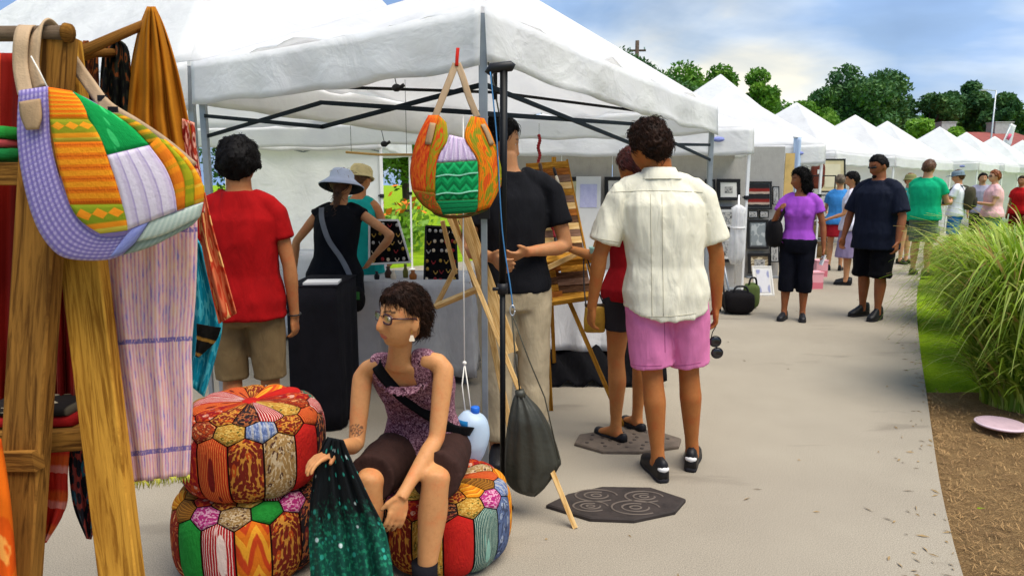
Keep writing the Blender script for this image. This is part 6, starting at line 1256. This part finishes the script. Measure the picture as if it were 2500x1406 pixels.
for i, (x, y0, y1, Y) in enumerate(((1316, 332, 398, 4.55),)):
    e = thing('bead_string', 'string of dark red beads hanging over the wood board', 'beads', tuple(at(x, y1, Y)))
    for k in range(12): mb = MB(); mb.ball(at(x + 2 * sin(k), lerp(y0, y1, k / 11), Y), .012, None, 10, 8); obj('bead', mb, RED, e)
    mb = MB(); mb.tube([at(x, y0 - 30, Y), at(x, y1, Y)], .0015, 5); obj('thread', mb, BLACKP, e)
# loose piece of board and small items in front
mb = MB(); mb.beam(at(1335, 655, 3.99), at(1425, 612, 3.99), .03, .012, side=(0, 0, 1)); tag(obj('wood_strip', mb, tones[1], None, False), 'loose pale wood strip held across the lower board', 'wood strip')
q = at(1452, 622, 3.74); mb = MB(); mb.lathe(tuple(q), [(.012, 0), (.024, .004), (.032, .035), (.034, .045), (.031, .045), (.022, .01), (.01, .008)], 20); tag(obj('bowl', mb, mat('mint glaze', '#a8cfc4', .3)), 'small mint green bowl in the hand of the auburn haired person', 'bowl')

# ------------------------------------------------------------------ floor mats
def mat_mesh(name, label, px, pat_px, col, motif=None):
    P = [G(*q) for q in px]; c = sum(P, V()) / len(P); e = thing(name, label, 'mat', (c.x, c.y, 0)); mb = MB(); n = len(P)
    rings = [[q + V((0, 0, z)) if k == 1 else c.lerp(q, k) + V((0, 0, z)) for q in P] for k, z in ((1, .001), (1, .014), (.975, .020), (.6, .020), (.05, .020))]; mb.loft(rings); obj('slab', mb, col, e, False)
    xs = [q.x for q in P]; ys = [q.y for q in P]; w, d = (max(xs) - min(xs)) / 2, (max(ys) - min(ys)) / 2; lt = mat('mat relief', '#5f544b', .8, .15)
    if motif == 'rings':
        for (cx, cy, s) in ((-.30, .38, 1), (.38, .30, .9), (-.42, -.28, .8), (.20, -.36, 1.1)):
            for kk, r_ in enumerate((.30, .17, .07)):
                mb = MB(); mb.tube([V((c.x + w * (cx + r_ * s * cos(t_)), c.y + d * (cy + r_ * 1.25 * s * sin(t_)), .021)) for t_ in [2 * pi * j / 30 * (.86 if kk < 2 else 1) + kk for j in range(31)]], [(.0055, .0022)] * 31, 6); obj('ring', mb, lt, e)
    else:
        for i in range(26):
            a = i * 2.4; r_ = math.sqrt((i + .5) / 26) * .82; mb = MB(); mb.lathe((c.x + w * r_ * cos(a), c.y + d * r_ * sin(a), .019), [(.004, .0), (.012, .0), (.010, .004), (.002, .005)], 10); obj('stud', mb, mat('mat stud', '#4a4038', .8), e)
mat_mesh('floor_mat', 'dark octagonal floor mat with ring motifs nearest the camera', [(1333, 1240), (1385, 1214), (1470, 1196), (1590, 1198), (1674, 1226), (1648, 1256), (1548, 1277), (1440, 1273)], None, mat('dark rubber', '#352d29', .75, .25, 14, .4, 50), 'rings')
mat_mesh('floor_mat', 'grey brown octagonal floor mat under the flat black shoes', [(1402, 1088), (1414, 1067), (1500, 1054), (1600, 1057), (1663, 1077), (1657, 1096), (1560, 1109), (1472, 1108)], None, mat('brown rubber', '#65584c', .8, .2, 14, .4, 50))

# ------------------------------------------------------------------ tables and stock inside the tents
def cloth_table(label, x0, x1, y0, y1, h, drop, m, group='draped tables'):
    e = thing('table', label, 'table', ((x0 + x1) / 2, (y0 + y1) / 2, 0), group); top = MB(); top.box(((x0 + x1) / 2, (y0 + y1) / 2, h - .015), (x1 - x0, y1 - y0, .028)); obj('tabletop', top, WOODPALE, e, False)
    for x in (x0 + .05, x1 - .05):
        for y in (y0 + .05, y1 - .05): mb = MB(); mb.beam((x, y, 0), (x, y, h - .03), .03, .03); obj('leg', mb, STEEL, e, False)
    mb = MB(); per = [(x0, y0), (x1, y0), (x1, y1), (x0, y1), (x0, y0)]
    def fn(u, v):
        q = poly([(a, b, 0) for a, b in per], u); cx, cy = (x0 + x1) / 2, (y0 + y1) / 2; o_ = V((q.x - cx, q.y - cy, 0)).normalized()
        if v < .2: k = v / .2; return V((lerp(cx, q.x, .97 + .03 * k) , lerp(cy, q.y, .97 + .03 * k), h + .003))
        w = (v - .2) / .8; return q + o_ * (.012 + .022 * w * (1 + sin(u * 75) + .6 * sin(u * 41 + 2))) + V((0, 0, h - (h - drop) * w))
    mb.grid(fn, 160, 12, (8, 1)); mb.add([(x0 - .0, y0, h + .0025), (x1, y0, h + .0025), (x1, y1, h + .0025), (x0, y1, h + .0025)], [(0, 1, 2, 3)]); obj('tablecloth', mb, m, e, True, .003); return e
gcl = cloth('grey linen', '#c2c0be', .08, .6); cloth_table('grey draped jewellery table behind the seated person', -1.15, -.30, 4.80, 5.45, .755, .06, gcl)
cloth_table('white draped table with black cloth bunched below, behind the striped board', .22, 1.05, 4.95, 5.6, .74, .22, cloth('white linen', '#d9d7d6', .06, .6))
cloth_table('white draped table by the white wall behind the hat', -2.3, -1.25, 6.2, 6.8, .80, .04, cloth('white linen', '#d9d7d6'))
mb = MB(); p0 = G(1400, 915); rg = []
mb.grid(lambda u, v: V((lerp(.18, 1.12, u), lerp(4.72, 5.0, v), .02 + .34 * v ** .7 * (1 + .2 * sin(u * 19)) * (.55 + .45 * u) + .03 * sin(u * 33 + v * 6))), 40, 16); o = obj('cloth_bundle', mb, cloth('black velvet', '#0e0d10', .2, .9), None, True, .006); tag(o, 'black cloth bunched on the ground in front of the white table', 'cloth')
# black draped pedestal
bx0, bx1, by0, by1, bh = -1.30, -1.02, 3.86, 4.35, .865; e = thing('pedestal', 'black draped display pedestal beside the person in red', 'pedestal', (-1.16, 4.1, 0)); mb = MB(); mb.box((-1.16, 4.105, bh / 2), (.26, .47, bh - .01)); obj('core_box', mb, BLACKP, e, False)
def pf(u, v):
    q = poly([(bx0, by0, 0), (bx1, by0, 0), (bx1, by1, 0), (bx0, by1, 0), (bx0, by0, 0)], u); o_ = V((q.x + 1.16, q.y - 4.1, 0)).normalized(); return q + o_ * (.006 + .012 * v * (1 + sin(u * 60))) + V((0, 0, bh - v * (bh - .01)))
mb = MB(); mb.grid(pf, 120, 8); mb.add([(bx0 - .01, by0 - .01, bh + .002), (bx1 + .01, by0 - .01, bh + .002), (bx1 + .01, by1 + .01, bh + .002), (bx0 - .01, by1 + .01, bh + .002)], [(0, 1, 2, 3)]); obj('drape', mb, cloth('black drape', '#17161b', .2, .6), e, True, .003)
mb = MB(); mb.box((-1.13, 3.99, bh + .010), (.20, .15, .014), Matrix.Rotation(.1, 3, 'Z')); tag(obj('book', mb, mat('white paper', '#dedbd6', .7, .04), None, False), 'thin white booklet lying on the black pedestal', 'booklet')
# jewellery boards
def jewel_board(label, px, Y, frame_m, face, items):
    P = [at(*q, Y + (.05 if i < 2 else 0)) for i, q in enumerate(px)]; e = thing('jewellery_board', label, 'display board', tuple((P[2] + P[3]) / 2)); n_ = (P[1] - P[0]).cross(P[3] - P[0]).normalized(); n_ = -n_ if n_.y > 0 else n_
    mb = MB(); mb.add(P + [q - n_ * .02 for q in P], [(0, 1, 2, 3), (4, 7, 6, 5), (0, 4, 5, 1), (1, 5, 6, 2), (2, 6, 7, 3), (3, 7, 4, 0)]); obj('panel', mb, face, e, False)
    for i in range(4): mb = MB(); mb.beam(P[i] + n_ * .004, P[(i + 1) % 4] + n_ * .004, .016, .014, side=tuple(n_)); obj('frame', mb, frame_m, e, False)
    mb = MB(); mid = (P[0] + P[1]) / 2; bt = (P[2] + P[3]) / 2; mb.beam(mid - n_ * .02, V((bt.x, bt.y + .16, bt.z)), .02, .01); obj('strut', mb, BLACKP, e, False)
    r = random.Random(len(label)); rows, cols = items
    for i in range(rows):
        for j in range(cols):
            u, v = (j + .5 + r.uniform(-.2, .2)) / cols, (i + .5 + r.uniform(-.1, .1)) / rows; c = (P[0].lerp(P[1], u)).lerp(P[3].lerp(P[2], u), v) + n_ * .006; mb = MB()
            if r.random() < .5: mb.tube([c + (P[1] - P[0]).normalized() * (.014 * cos(t_)) + (P[0] - P[3]).normalized() * (.020 * sin(t_)) for t_ in [pi * k / 8 + pi for k in range(9)]], .0028, 6); mb.ball(c + (P[3] - P[0]).normalized() * .022, .007, None, 8, 6)
            else: mb.ball(c, (.012, .004, .014), None, 10, 7)
            obj('jewellery_piece', mb, r.choice((CRM, mat('silver', '#c9c6c0', .3, metal=.5), CRM, mat('gold wire', '#c9a24a', .3, metal=.8), RED)), e)
jewel_board('white framed black jewellery board on the grey table, nearest the person in black', [(902, 538), (972, 538), (1002, 640), (902, 645)], 5.02, mat('white frame', '#e4e2e0', .5), cloth('black velvet', '#0e0d10'), (5, 5)); jewel_board('black jewellery board on the grey table left of the tall easel', [(1040, 552), (1112, 556), (1118, 694), (1036, 694)], 4.92, BLACKP, cloth('black velvet', '#0e0d10'), (6, 5))
r = random.Random(31)
for i, (nm, px) in enumerate((('black', 925), ('brown', 948), ('cream', 965), ('red and white', 1062), ('amber', 1012), ('olive', 990))):
    q = at(px, 688, 5.0); q.z = .757; y_ = 4.93 + .08 * (i % 2); mb = MB(); h_ = r.uniform(.06, .13); rr = r.uniform(.018, .03); col = {'black': BLACKP, 'brown': BRN, 'cream': CRM, 'red and white': pat('red white box', 'stripes', '#c02a2a', '#e6e0d8', scale=3), 'amber': mat('amber', '#9a5a1c', .3), 'olive': mat('olive glaze', '#6a6a2a', .4)}[nm]
    mb.lathe((q.x, y_, .757), [(rr * .8, 0), (rr, h_ * .1), (rr * 1.1, h_ * .45), (rr * .5, h_ * .75), (rr * .6, h_), (rr * .2, h_)], 16); tag(obj('vase', mb, col), 'tiny %s vase standing on the grey jewellery table' % nm, 'vase', 'small vases on the jewellery table')
# bar with hooks hanging inside the tent
a_, b_ = at(845, 372, 5.6), at(1010, 378, 5.4); e = thing('hanging_bar', 'thin wooden bar hanging in the tent above the jewellery table', 'bar', tuple(a_)); mb = MB(); mb.tube([a_, a_.lerp(b_, .5) + V((0, 0, -.01)), b_], .010, 10); obj('bar', mb, WOODPALE, e)
for q in (a_.lerp(b_, .08), b_.lerp(a_, .1)): mb = MB(); mb.tube([q, V((q.x, q.y, 2.25))], .002, 5); obj('string', mb, BLACKP, e)
for i, (x, y, Y) in enumerate(((968, 215, 4.4), (938, 352, 5.7))):
    c = at(x, y, Y); mb = MB(); mb.ball(c, (.03, .02, .025), None, 12, 8); mb.tube([c + V((0, 0, .02)), c + V((-.03, 0, .16))], .003, 6); mb.tube([c + V((.02, 0, 0)), c + V((.05, 0, .02))], .012, 8); tag(obj('clip_lamp', mb, BLACKP), 'small black clip lamp hanging %s' % ('high under the near canopy' if i == 0 else 'above the wooden hanging bar'), 'lamp')

# ------------------------------------------------------------------ framed pictures in the second tent
GREYP = cloth('grey carpet panel', '#a9a49d', .06, .3)
for i, (xa, xb, Y) in enumerate(((1250, 1368, 9.35), (1370, 1490, 9.35), (1492, 1620, 9.36), (1622, 1716, 9.37), (1718, 1812, 9.38))):
    A_, B_ = at(xa, 600, Y), at(xb, 600, Y); mb = MB(); mb.box(((A_.x + B_.x) / 2, Y, 1.02), (B_.x - A_.x, .03, 2.0)); e = thing('partition', 'grey carpeted display panel, %s from the left in the picture tent' % ['first', 'second', 'third', 'fourth', 'fifth'][i], 'panel', ((A_.x + B_.x) / 2, Y, 0), 'grey display panels'); obj('board', mb, GREYP, e, False); mb = MB(); mb.box(((A_.x + B_.x) / 2, Y, .012), (.5, .3, .022)); obj('foot', mb, STEEL, e, False)
A_, B_ = at(1818, 600, 10.6), at(1902, 600, 10.6); mb = MB(); mb.box(((A_.x + B_.x) / 2, 10.6, 1.02), (B_.x - A_.x, .03, 2.0)); e = thing('partition', 'grey carpeted display panel right of the white pole with the folded umbrella', 'panel', ((A_.x + B_.x) / 2, 10.6, 0), 'grey display panels'); obj('board', mb, GREYP, e, False); mb = MB(); mb.box(((A_.x + B_.x) / 2, 10.6, .012), (.5, .3, .022)); obj('foot', mb, STEEL, e, False)
def framed(label, x0, y0, x1, y1, Y, fm, mm, art, fw=.18, mw=.22, lean=0.0):
    A_, B_, C_, D_ = at(x0, y0, Y), at(x1, y0, Y), at(x1, y1, Y), at(x0, y1, Y)
    if lean: A_.y += lean; B_.y += lean
    e = thing('framed_picture', label, 'picture', tuple((C_ + D_) / 2), 'framed pictures'); f = lambda u, v: (A_.lerp(B_, u)).lerp(D_.lerp(C_, u), v); w, h = (B_ - A_).length, (D_ - A_).length; t_ = min(w, h) * fw
    for p_, q_, wd in ((f(0, 0), f(1, 0), 1), (f(0, 1), f(1, 1), -1)): mb = MB(); mb.beam(p_ + V((0, 0, -t_ / 2 * wd)), q_ + V((0, 0, -t_ / 2 * wd)), t_, .03, side=(0, 0, 1)); obj('frame', mb, fm, e, False)
    for p_, q_, wd in ((f(0, 0), f(0, 1), 1), (f(1, 0), f(1, 1), -1)): mb = MB(); mb.beam(p_ + V((t_ / 2 * wd, 0, -t_)), q_ + V((t_ / 2 * wd, 0, t_)), t_, .028, side=(1, 0, 0)); obj('frame', mb, fm, e, False)
    def pan(k, off, m_, nm): mb = MB(); a = k / w; b = k / h; mb.grid(lambda u, v: f(lerp(a, 1 - a, u), lerp(b, 1 - b, v)) + V((0, off, 0)), 1, 1); obj(nm, mb, m_, e, False, .003)
    pan(t_ * .9, -.006, mm, 'mount'); pan(t_ + min(w, h) * mw, -.011, art, 'print'); return e
WHT = mat('mount white', '#d9d6d0', .8, .04); CRE = mat('mount cream', '#cfc8a0', .8, .05); GRA = pat('grey print', 'floral', '#b9b6b0', '#3a3a3c', '#77787a', scale=2.5); YEL = pat('village print', 'check', '#4a4a3a', '#a8a468', '#26261f', scale=2); ROC = pat('red poster', 'stripes', '#2a2a2c', '#8c2a24', '#c0aa98', scale=2.2); PHO = pat('dark photo', 'plain', '#5a5e60', '#8f9698', scale=1.2); BLU = pat('blue portrait', 'dots', '#d6d4d8', '#8f94b8', '#b86a70', scale=1.2); SEP = pat('sepia print', 'paisley', '#b9a98a', '#7a6a52', '#d6c8aa', scale=2)
framed('black framed print with a cream mount left of the auburn hair', 1385, 432, 1460, 520, 9.28, BLACKP, CRE, YEL, .14, .14); framed('black framed print beside the neck of the cream shirt person', 1476, 432, 1540, 520, 9.28, BLACKP, WHT, GRA, .14, .14)
framed('narrow black framed print just right of the near tent far pole', 1722, 438, 1746, 545, 9.30, BLACKP, PHO, GRA, .2, .1); framed('upper black framed print left of the white umbrella pole', 1750, 437, 1807, 490, 9.30, BLACKP, WHT, GRA, .16, .2); framed('black framed print below the upper one left of the umbrella pole', 1750, 504, 1807, 560, 9.30, BLACKP, WHT, GRA, .12, .12); framed('lowest black framed print half hidden by the folded umbrella', 1748, 572, 1806, 640, 9.30, BLACKP, WHT, GRA, .14, .14)
framed('wide dark poster with red figures right of the umbrella pole', 1818, 443, 1884, 512, 10.5, BLACKP, PHO, ROC, .07, .02); framed('grey photograph in a black frame below the red poster', 1824, 536, 1876, 608, 10.5, BLACKP, PHO, pat('cloud photo', 'floral', '#8f9698', '#2a2c2e', '#c0c4c4', scale=1.2), .12, .06); framed('brown framed print lowest on the right hand grey panel', 1826, 618, 1882, 668, 10.5, BLACKP, SEP, GRA, .14, .16)
wl = framed('white print with a blue portrait leaning near the ground', 1842, 652, 1890, 722, G(1866, 722).y, WHT, WHT, BLU, .08, .1, lean=.1)
for i_, (x0, y0, x1, y1) in enumerate(((1640, 440, 1668, 486), (1672, 440, 1712, 486), (1640, 500, 1670, 560), (1676, 500, 1712, 560), (1640, 575, 1712, 640), (1548, 440, 1630, 520), (1276, 440, 1318, 486), (1324, 440, 1366, 486), (1276, 500, 1366, 560))):
    framed('small framed print on the grey partitions, %s in reading order' % ['first', 'second', 'third', 'fourth', 'fifth', 'sixth', 'seventh', 'eighth', 'ninth'][i_], x0, y0, x1, y1, 9.29, BLACKP, WHT, GRA if i_ % 2 else SEP, .13, .14)
for i_, (x0, y0, x1, y1) in enumerate(((1886, 455, 1902, 500), (1880, 536, 1902, 580), (1880, 590, 1902, 640), (1826, 514, 1850, 532), (1854, 514, 1876, 532))):
    framed('tiny framed print on the right hand grey partition, %s' % ['topmost at its right edge', 'second down its right edge', 'lowest at its right edge', 'left one under the red poster', 'right one under the red poster'][i_], x0, y0, x1, y1, 10.5, BLACKP, WHT, GRA, .13, .12)
framed('silver grey print hung high right of the picture tent corner', 1868, 372, 1912, 440, 11.3, BLACKP, WHT, pat('pale print', 'plain', '#c0c4c8', '#d6d8da', scale=2), .10, .06)
mb = MB(); q = at(1928, 400, 11.25); mb.box((q.x, 11.25, 1.5), (.15, .02, .9)); tag(obj('wall_hanging', mb, mat('tan board', '#d0ac6a', .7, .15), None, False), 'narrow tan hanging panel left of the blue banner', 'panel')
e = thing('banner', 'tall pale blue banner on the corner of the third tent', 'banner', tuple(at(1948, 470, 11.4))); mb = MB(); mb.grid(lambda u, v: at(lerp(1938, 1956, u), lerp(335, 480, v), 11.42) + V((0, .02 * sin(u * 6 + v * 4), 0)), 8, 16); obj('sheet', mb, pat('blue banner', 'plain', '#a9bede', '#c8d6ea', scale=2), e, True, .004); mb = MB(); mb.tube([at(1936, 335, 11.42), at(1958, 335, 11.42)], .012, 8); obj('rod', mb, WHITEPOLE, e)
framed('black framed print between tan panel and blue banner', 1922, 370, 1938, 455, 11.6, BLACKP, CRE, SEP, .2, .1)
framed('large cream framed mirror board behind the navy t-shirt', 2000, 388, 2064, 470, 13.6, BLACKP, mat('cream board', '#d6c59a', .7, .08), mat('pale cream', '#e0d4b4', .6, .05), .06, .14)
e = thing('leather_case', 'brown leather case hanging beside the cream framed board', 'case', tuple(at(1996, 460, 13.2))); c0 = at(1996, 430, 13.2); mb = MB(); mb.ball(c0, 1, None, 20, 14, lambda w, p: V((.13 * math.copysign(abs(p.x) ** .45, p.x), .06 * math.copysign(abs(p.y) ** .5, p.y), .25 * math.copysign(abs(p.z) ** .45, p.z)))); obj('body', mb, mat('brown leather', '#6a2a18', .5, .25, 8), e); mb = MB(); mb.box(c0 + V((0, -.062, .08)), (.07, .01, .08)); obj('label', mb, WHT, e, False); mb = MB(); mb.tube([c0 + V((-.06, 0, .24)), c0 + V((-.03, 0, .32)), c0 + V((.03, 0, .32)), c0 + V((.06, 0, .24))], .012, 8); obj('handle', mb, BLACKP, e)
# umbrella tied to the pole, bags and boxes on the ground
pl_ = V((2.95, 8.46, 0)); q = at(1806, 500, 8.38); e = thing('umbrella', 'folded white umbrella tied to the white tent pole', 'umbrella', tuple(at(1806, 640, 8.36))); mb = MB(); z0, z1 = at(1806, 645, 8.36).z, q.z; n = 28
mb.loft([[V((q.x - .02 + r_ * (1 + .25 * sin(7 * t_ + 3 * z)) * cos(t_), 8.36 + r_ * (1 + .25 * sin(7 * t_ + 3 * z)) * sin(t_), z)) for t_ in [2 * pi * k / n for k in range(n)]] for r_, z in ((.05, z0), (.085, z0 + .1), (.08, lerp(z0, z1, .5)), (.06, z1 - .12), (.075, z1 - .04), (.02, z1))]); obj('canopy', mb, MATS['canopy'], e); mb = MB(); mb.tube([V((q.x - .02, 8.36, z0 - .25)), V((q.x - .02, 8.36, z1 + .12))], .012, 8); obj('shaft', mb, WHITEPOLE, e)
mb = MB(); mb.tube([V((q.x - .02 + .085 * cos(t_), 8.36 + .085 * sin(t_), lerp(z0, z1, .62))) for t_ in [2 * pi * k / 20 for k in range(21)]], .010, 6); obj('tie', mb, WHITEPOLE, e)
def duffel(label, c, s, m, name='bag', cat='bag'):
    e = thing(name, label, cat, c); mb = MB(); c = V(c); mb.ball(c + V((0, 0, s[2])), 1, None, 22, 14, lambda w, p: V((s[0] * math.copysign(abs(p.x) ** .6, p.x), s[1] * math.copysign(abs(p.y) ** .6, p.y), s[2] * math.copysign(abs(p.z) ** .6, p.z))) * (1 + .06 * nz(p * 3 + c))); obj('body', mb, m, e)
    mb = MB(); mb.tube(smoothpts([c + V((-s[0] * .5, -s[1] * .5, s[2] * 1.9)), c + V((-s[0] * .3, -s[1] * .5, s[2] * 2.4)), c + V((s[0] * .3, -s[1] * .5, s[2] * 2.4)), c + V((s[0] * .5, -s[1] * .5, s[2] * 1.9))], 14), .012, 8); obj('handle', mb, BLACKP, e); return e
duffel('black duffel bag on the ground at the foot of the umbrella pole', tuple(G(1800, 764)), (.17, .16, .13), cloth('black bag', '#1a1718')); duffel('olive green bag standing behind the black duffel bag', tuple(G(1832, 752)), (.09, .08, .15), cloth('olive bag', '#5c6a3a'))
e = thing('tripod', 'folded grey and black tripod leaning by the black duffel bag', 'tripod', tuple(G(1770, 770)))
for i, (a, b) in enumerate((((1790, 765), (1768, 650)), ((1772, 768), (1762, 655)), ((1758, 762), (1758, 650)))): p_ = G(*a); mb = MB(); mb.tube([p_ + V((0, 0, .01)), at(*b, p_.y + .1)], .012, 8); obj('leg', mb, STEEL if i == 0 else BLACKP, e)
mb = MB(); mb.ball(at(1763, 645, 7.9), .035, None, 10, 8); obj('head', mb, BLACKP, e)
pk = pat('pink white box', 'stripes', '#e0a0a8', '#f0e6e4', '#d06a78', scale=2)
for i, (px, py, w, h) in enumerate(((1983, 700, .22, .22), (1998, 672, .2, .25))): g_ = G(px, py + 4); mb = MB(); mb.box((g_.x, g_.y, h / 2), (w, .16, h), Matrix.Rotation(.2, 3, 'Z')); mb.box((g_.x, g_.y, h + .012), (w + .012, .172, .022), Matrix.Rotation(.2, 3, 'Z')); tag(obj('box', mb, pk, None, False), 'pink and white striped box on the ground, %s of the two' % ('nearer' if i == 0 else 'farther'), 'box')
for i, (px, py, Y, col, lab) in enumerate(((1990, 560, 12.2, '#b9a67a', 'upper beige and black'), (2003, 610, 12.2, '#c9a070', 'lower tan'), (1972, 520, 12.4, '#d6d0c4', 'white and brown'))):
    c0 = at(px, py, Y); e = thing('handbag', '%s handbag on the bag rack behind the person in purple' % lab, 'bag', tuple(c0), 'handbags on the rack'); mb = MB(); mb.ball(c0, 1, None, 18, 12, lambda w, p: V((.17 * math.copysign(abs(p.x) ** .6, p.x) * (1 - .2 * p.z), .07 * p.y, .15 * math.copysign(abs(p.z) ** .6, p.z)))); obj('body', mb, pat('bag cloth %d' % i, 'paisley', col, '#6a5434', '#2a221c', scale=2), e); mb = MB(); mb.tube(smoothpts([c0 + V((-.11, 0, .12)), c0 + V((-.07, 0, .27)), c0 + V((.07, 0, .27)), c0 + V((.11, 0, .12))], 12), .010, 8); obj('handle', mb, BRN, e)
c0 = at(1990, 480, 12.45); e = thing('bag_rack', 'thin black bag rack behind the person in purple', 'rack', (c0.x, 12.45, 0)); mb = MB(); mb.tube([(c0.x - .25, 12.45, 0), (c0.x - .25, 12.45, 1.6)], .014, 8); mb.tube([(c0.x + .35, 12.45, 0), (c0.x + .35, 12.45, 1.6)], .014, 8); obj('upright', mb, BLACK, e)
for z in (.45, .85, 1.25, 1.6): mb = MB(); mb.tube([(c0.x - .25, 12.45, z), (c0.x + .35, 12.45, z)], .010, 8); obj('rail', mb, BLACK, e)
# flowers beyond the lawn
e = thing('flowering_shrub', 'orange flowering shrub on the lawn behind the jewellery table', 'plant', (-2.5, 15.2, 0)); r = random.Random(4); mb = MB(); m2 = MB()
for i in range(500):
    q = V((-2.5 + r.gauss(0, .45), 15.2 + r.gauss(0, .3), abs(r.gauss(.55, .28)))); s = r.uniform(.04, .09); a = V((r.gauss(0, 1), r.gauss(0, 1), r.gauss(0, 1))).normalized(); b = a.orthogonal(); w = a.cross(b); (m2 if q.z > .8 and r.random() < .5 else mb).add([q - b * s, q + w * s * .6, q + b * s, q - w * s * .6], [(0, 1, 2, 3)])
obj('foliage', mb, MATS['leaflight'], e, False); obj('blossom', m2, mat('orange petals', '#d9731c', .7), e, False)
# white sign sheets inside the near tent
mb = MB(); q = at(1435, 560, 8.9); mb.box((q.x, 8.9, 1.05), (.32, .02, 1.0)); o = thing('sign_board', 'white sign board with pale lilac print behind the striped wood board', 'sign', (q.x, 8.9, 0)); obj('board', mb, WHT, o, False); mb = MB(); mb.grid(lambda u, v: V((q.x - .11 + .22 * u, 8.885, 1.15 + .3 * v)), 1, 1); obj('print', mb, pat('lilac print', 'plain', '#b8b6d8', '#cfcde4', scale=3), o, False, .002)
for s in (-1, 1): mb = MB(); mb.beam((q.x + s * .13, 8.9, 0), (q.x + s * .13, 8.9, .56), .03, .018); obj('leg', mb, WHITEPOLE, o, False)
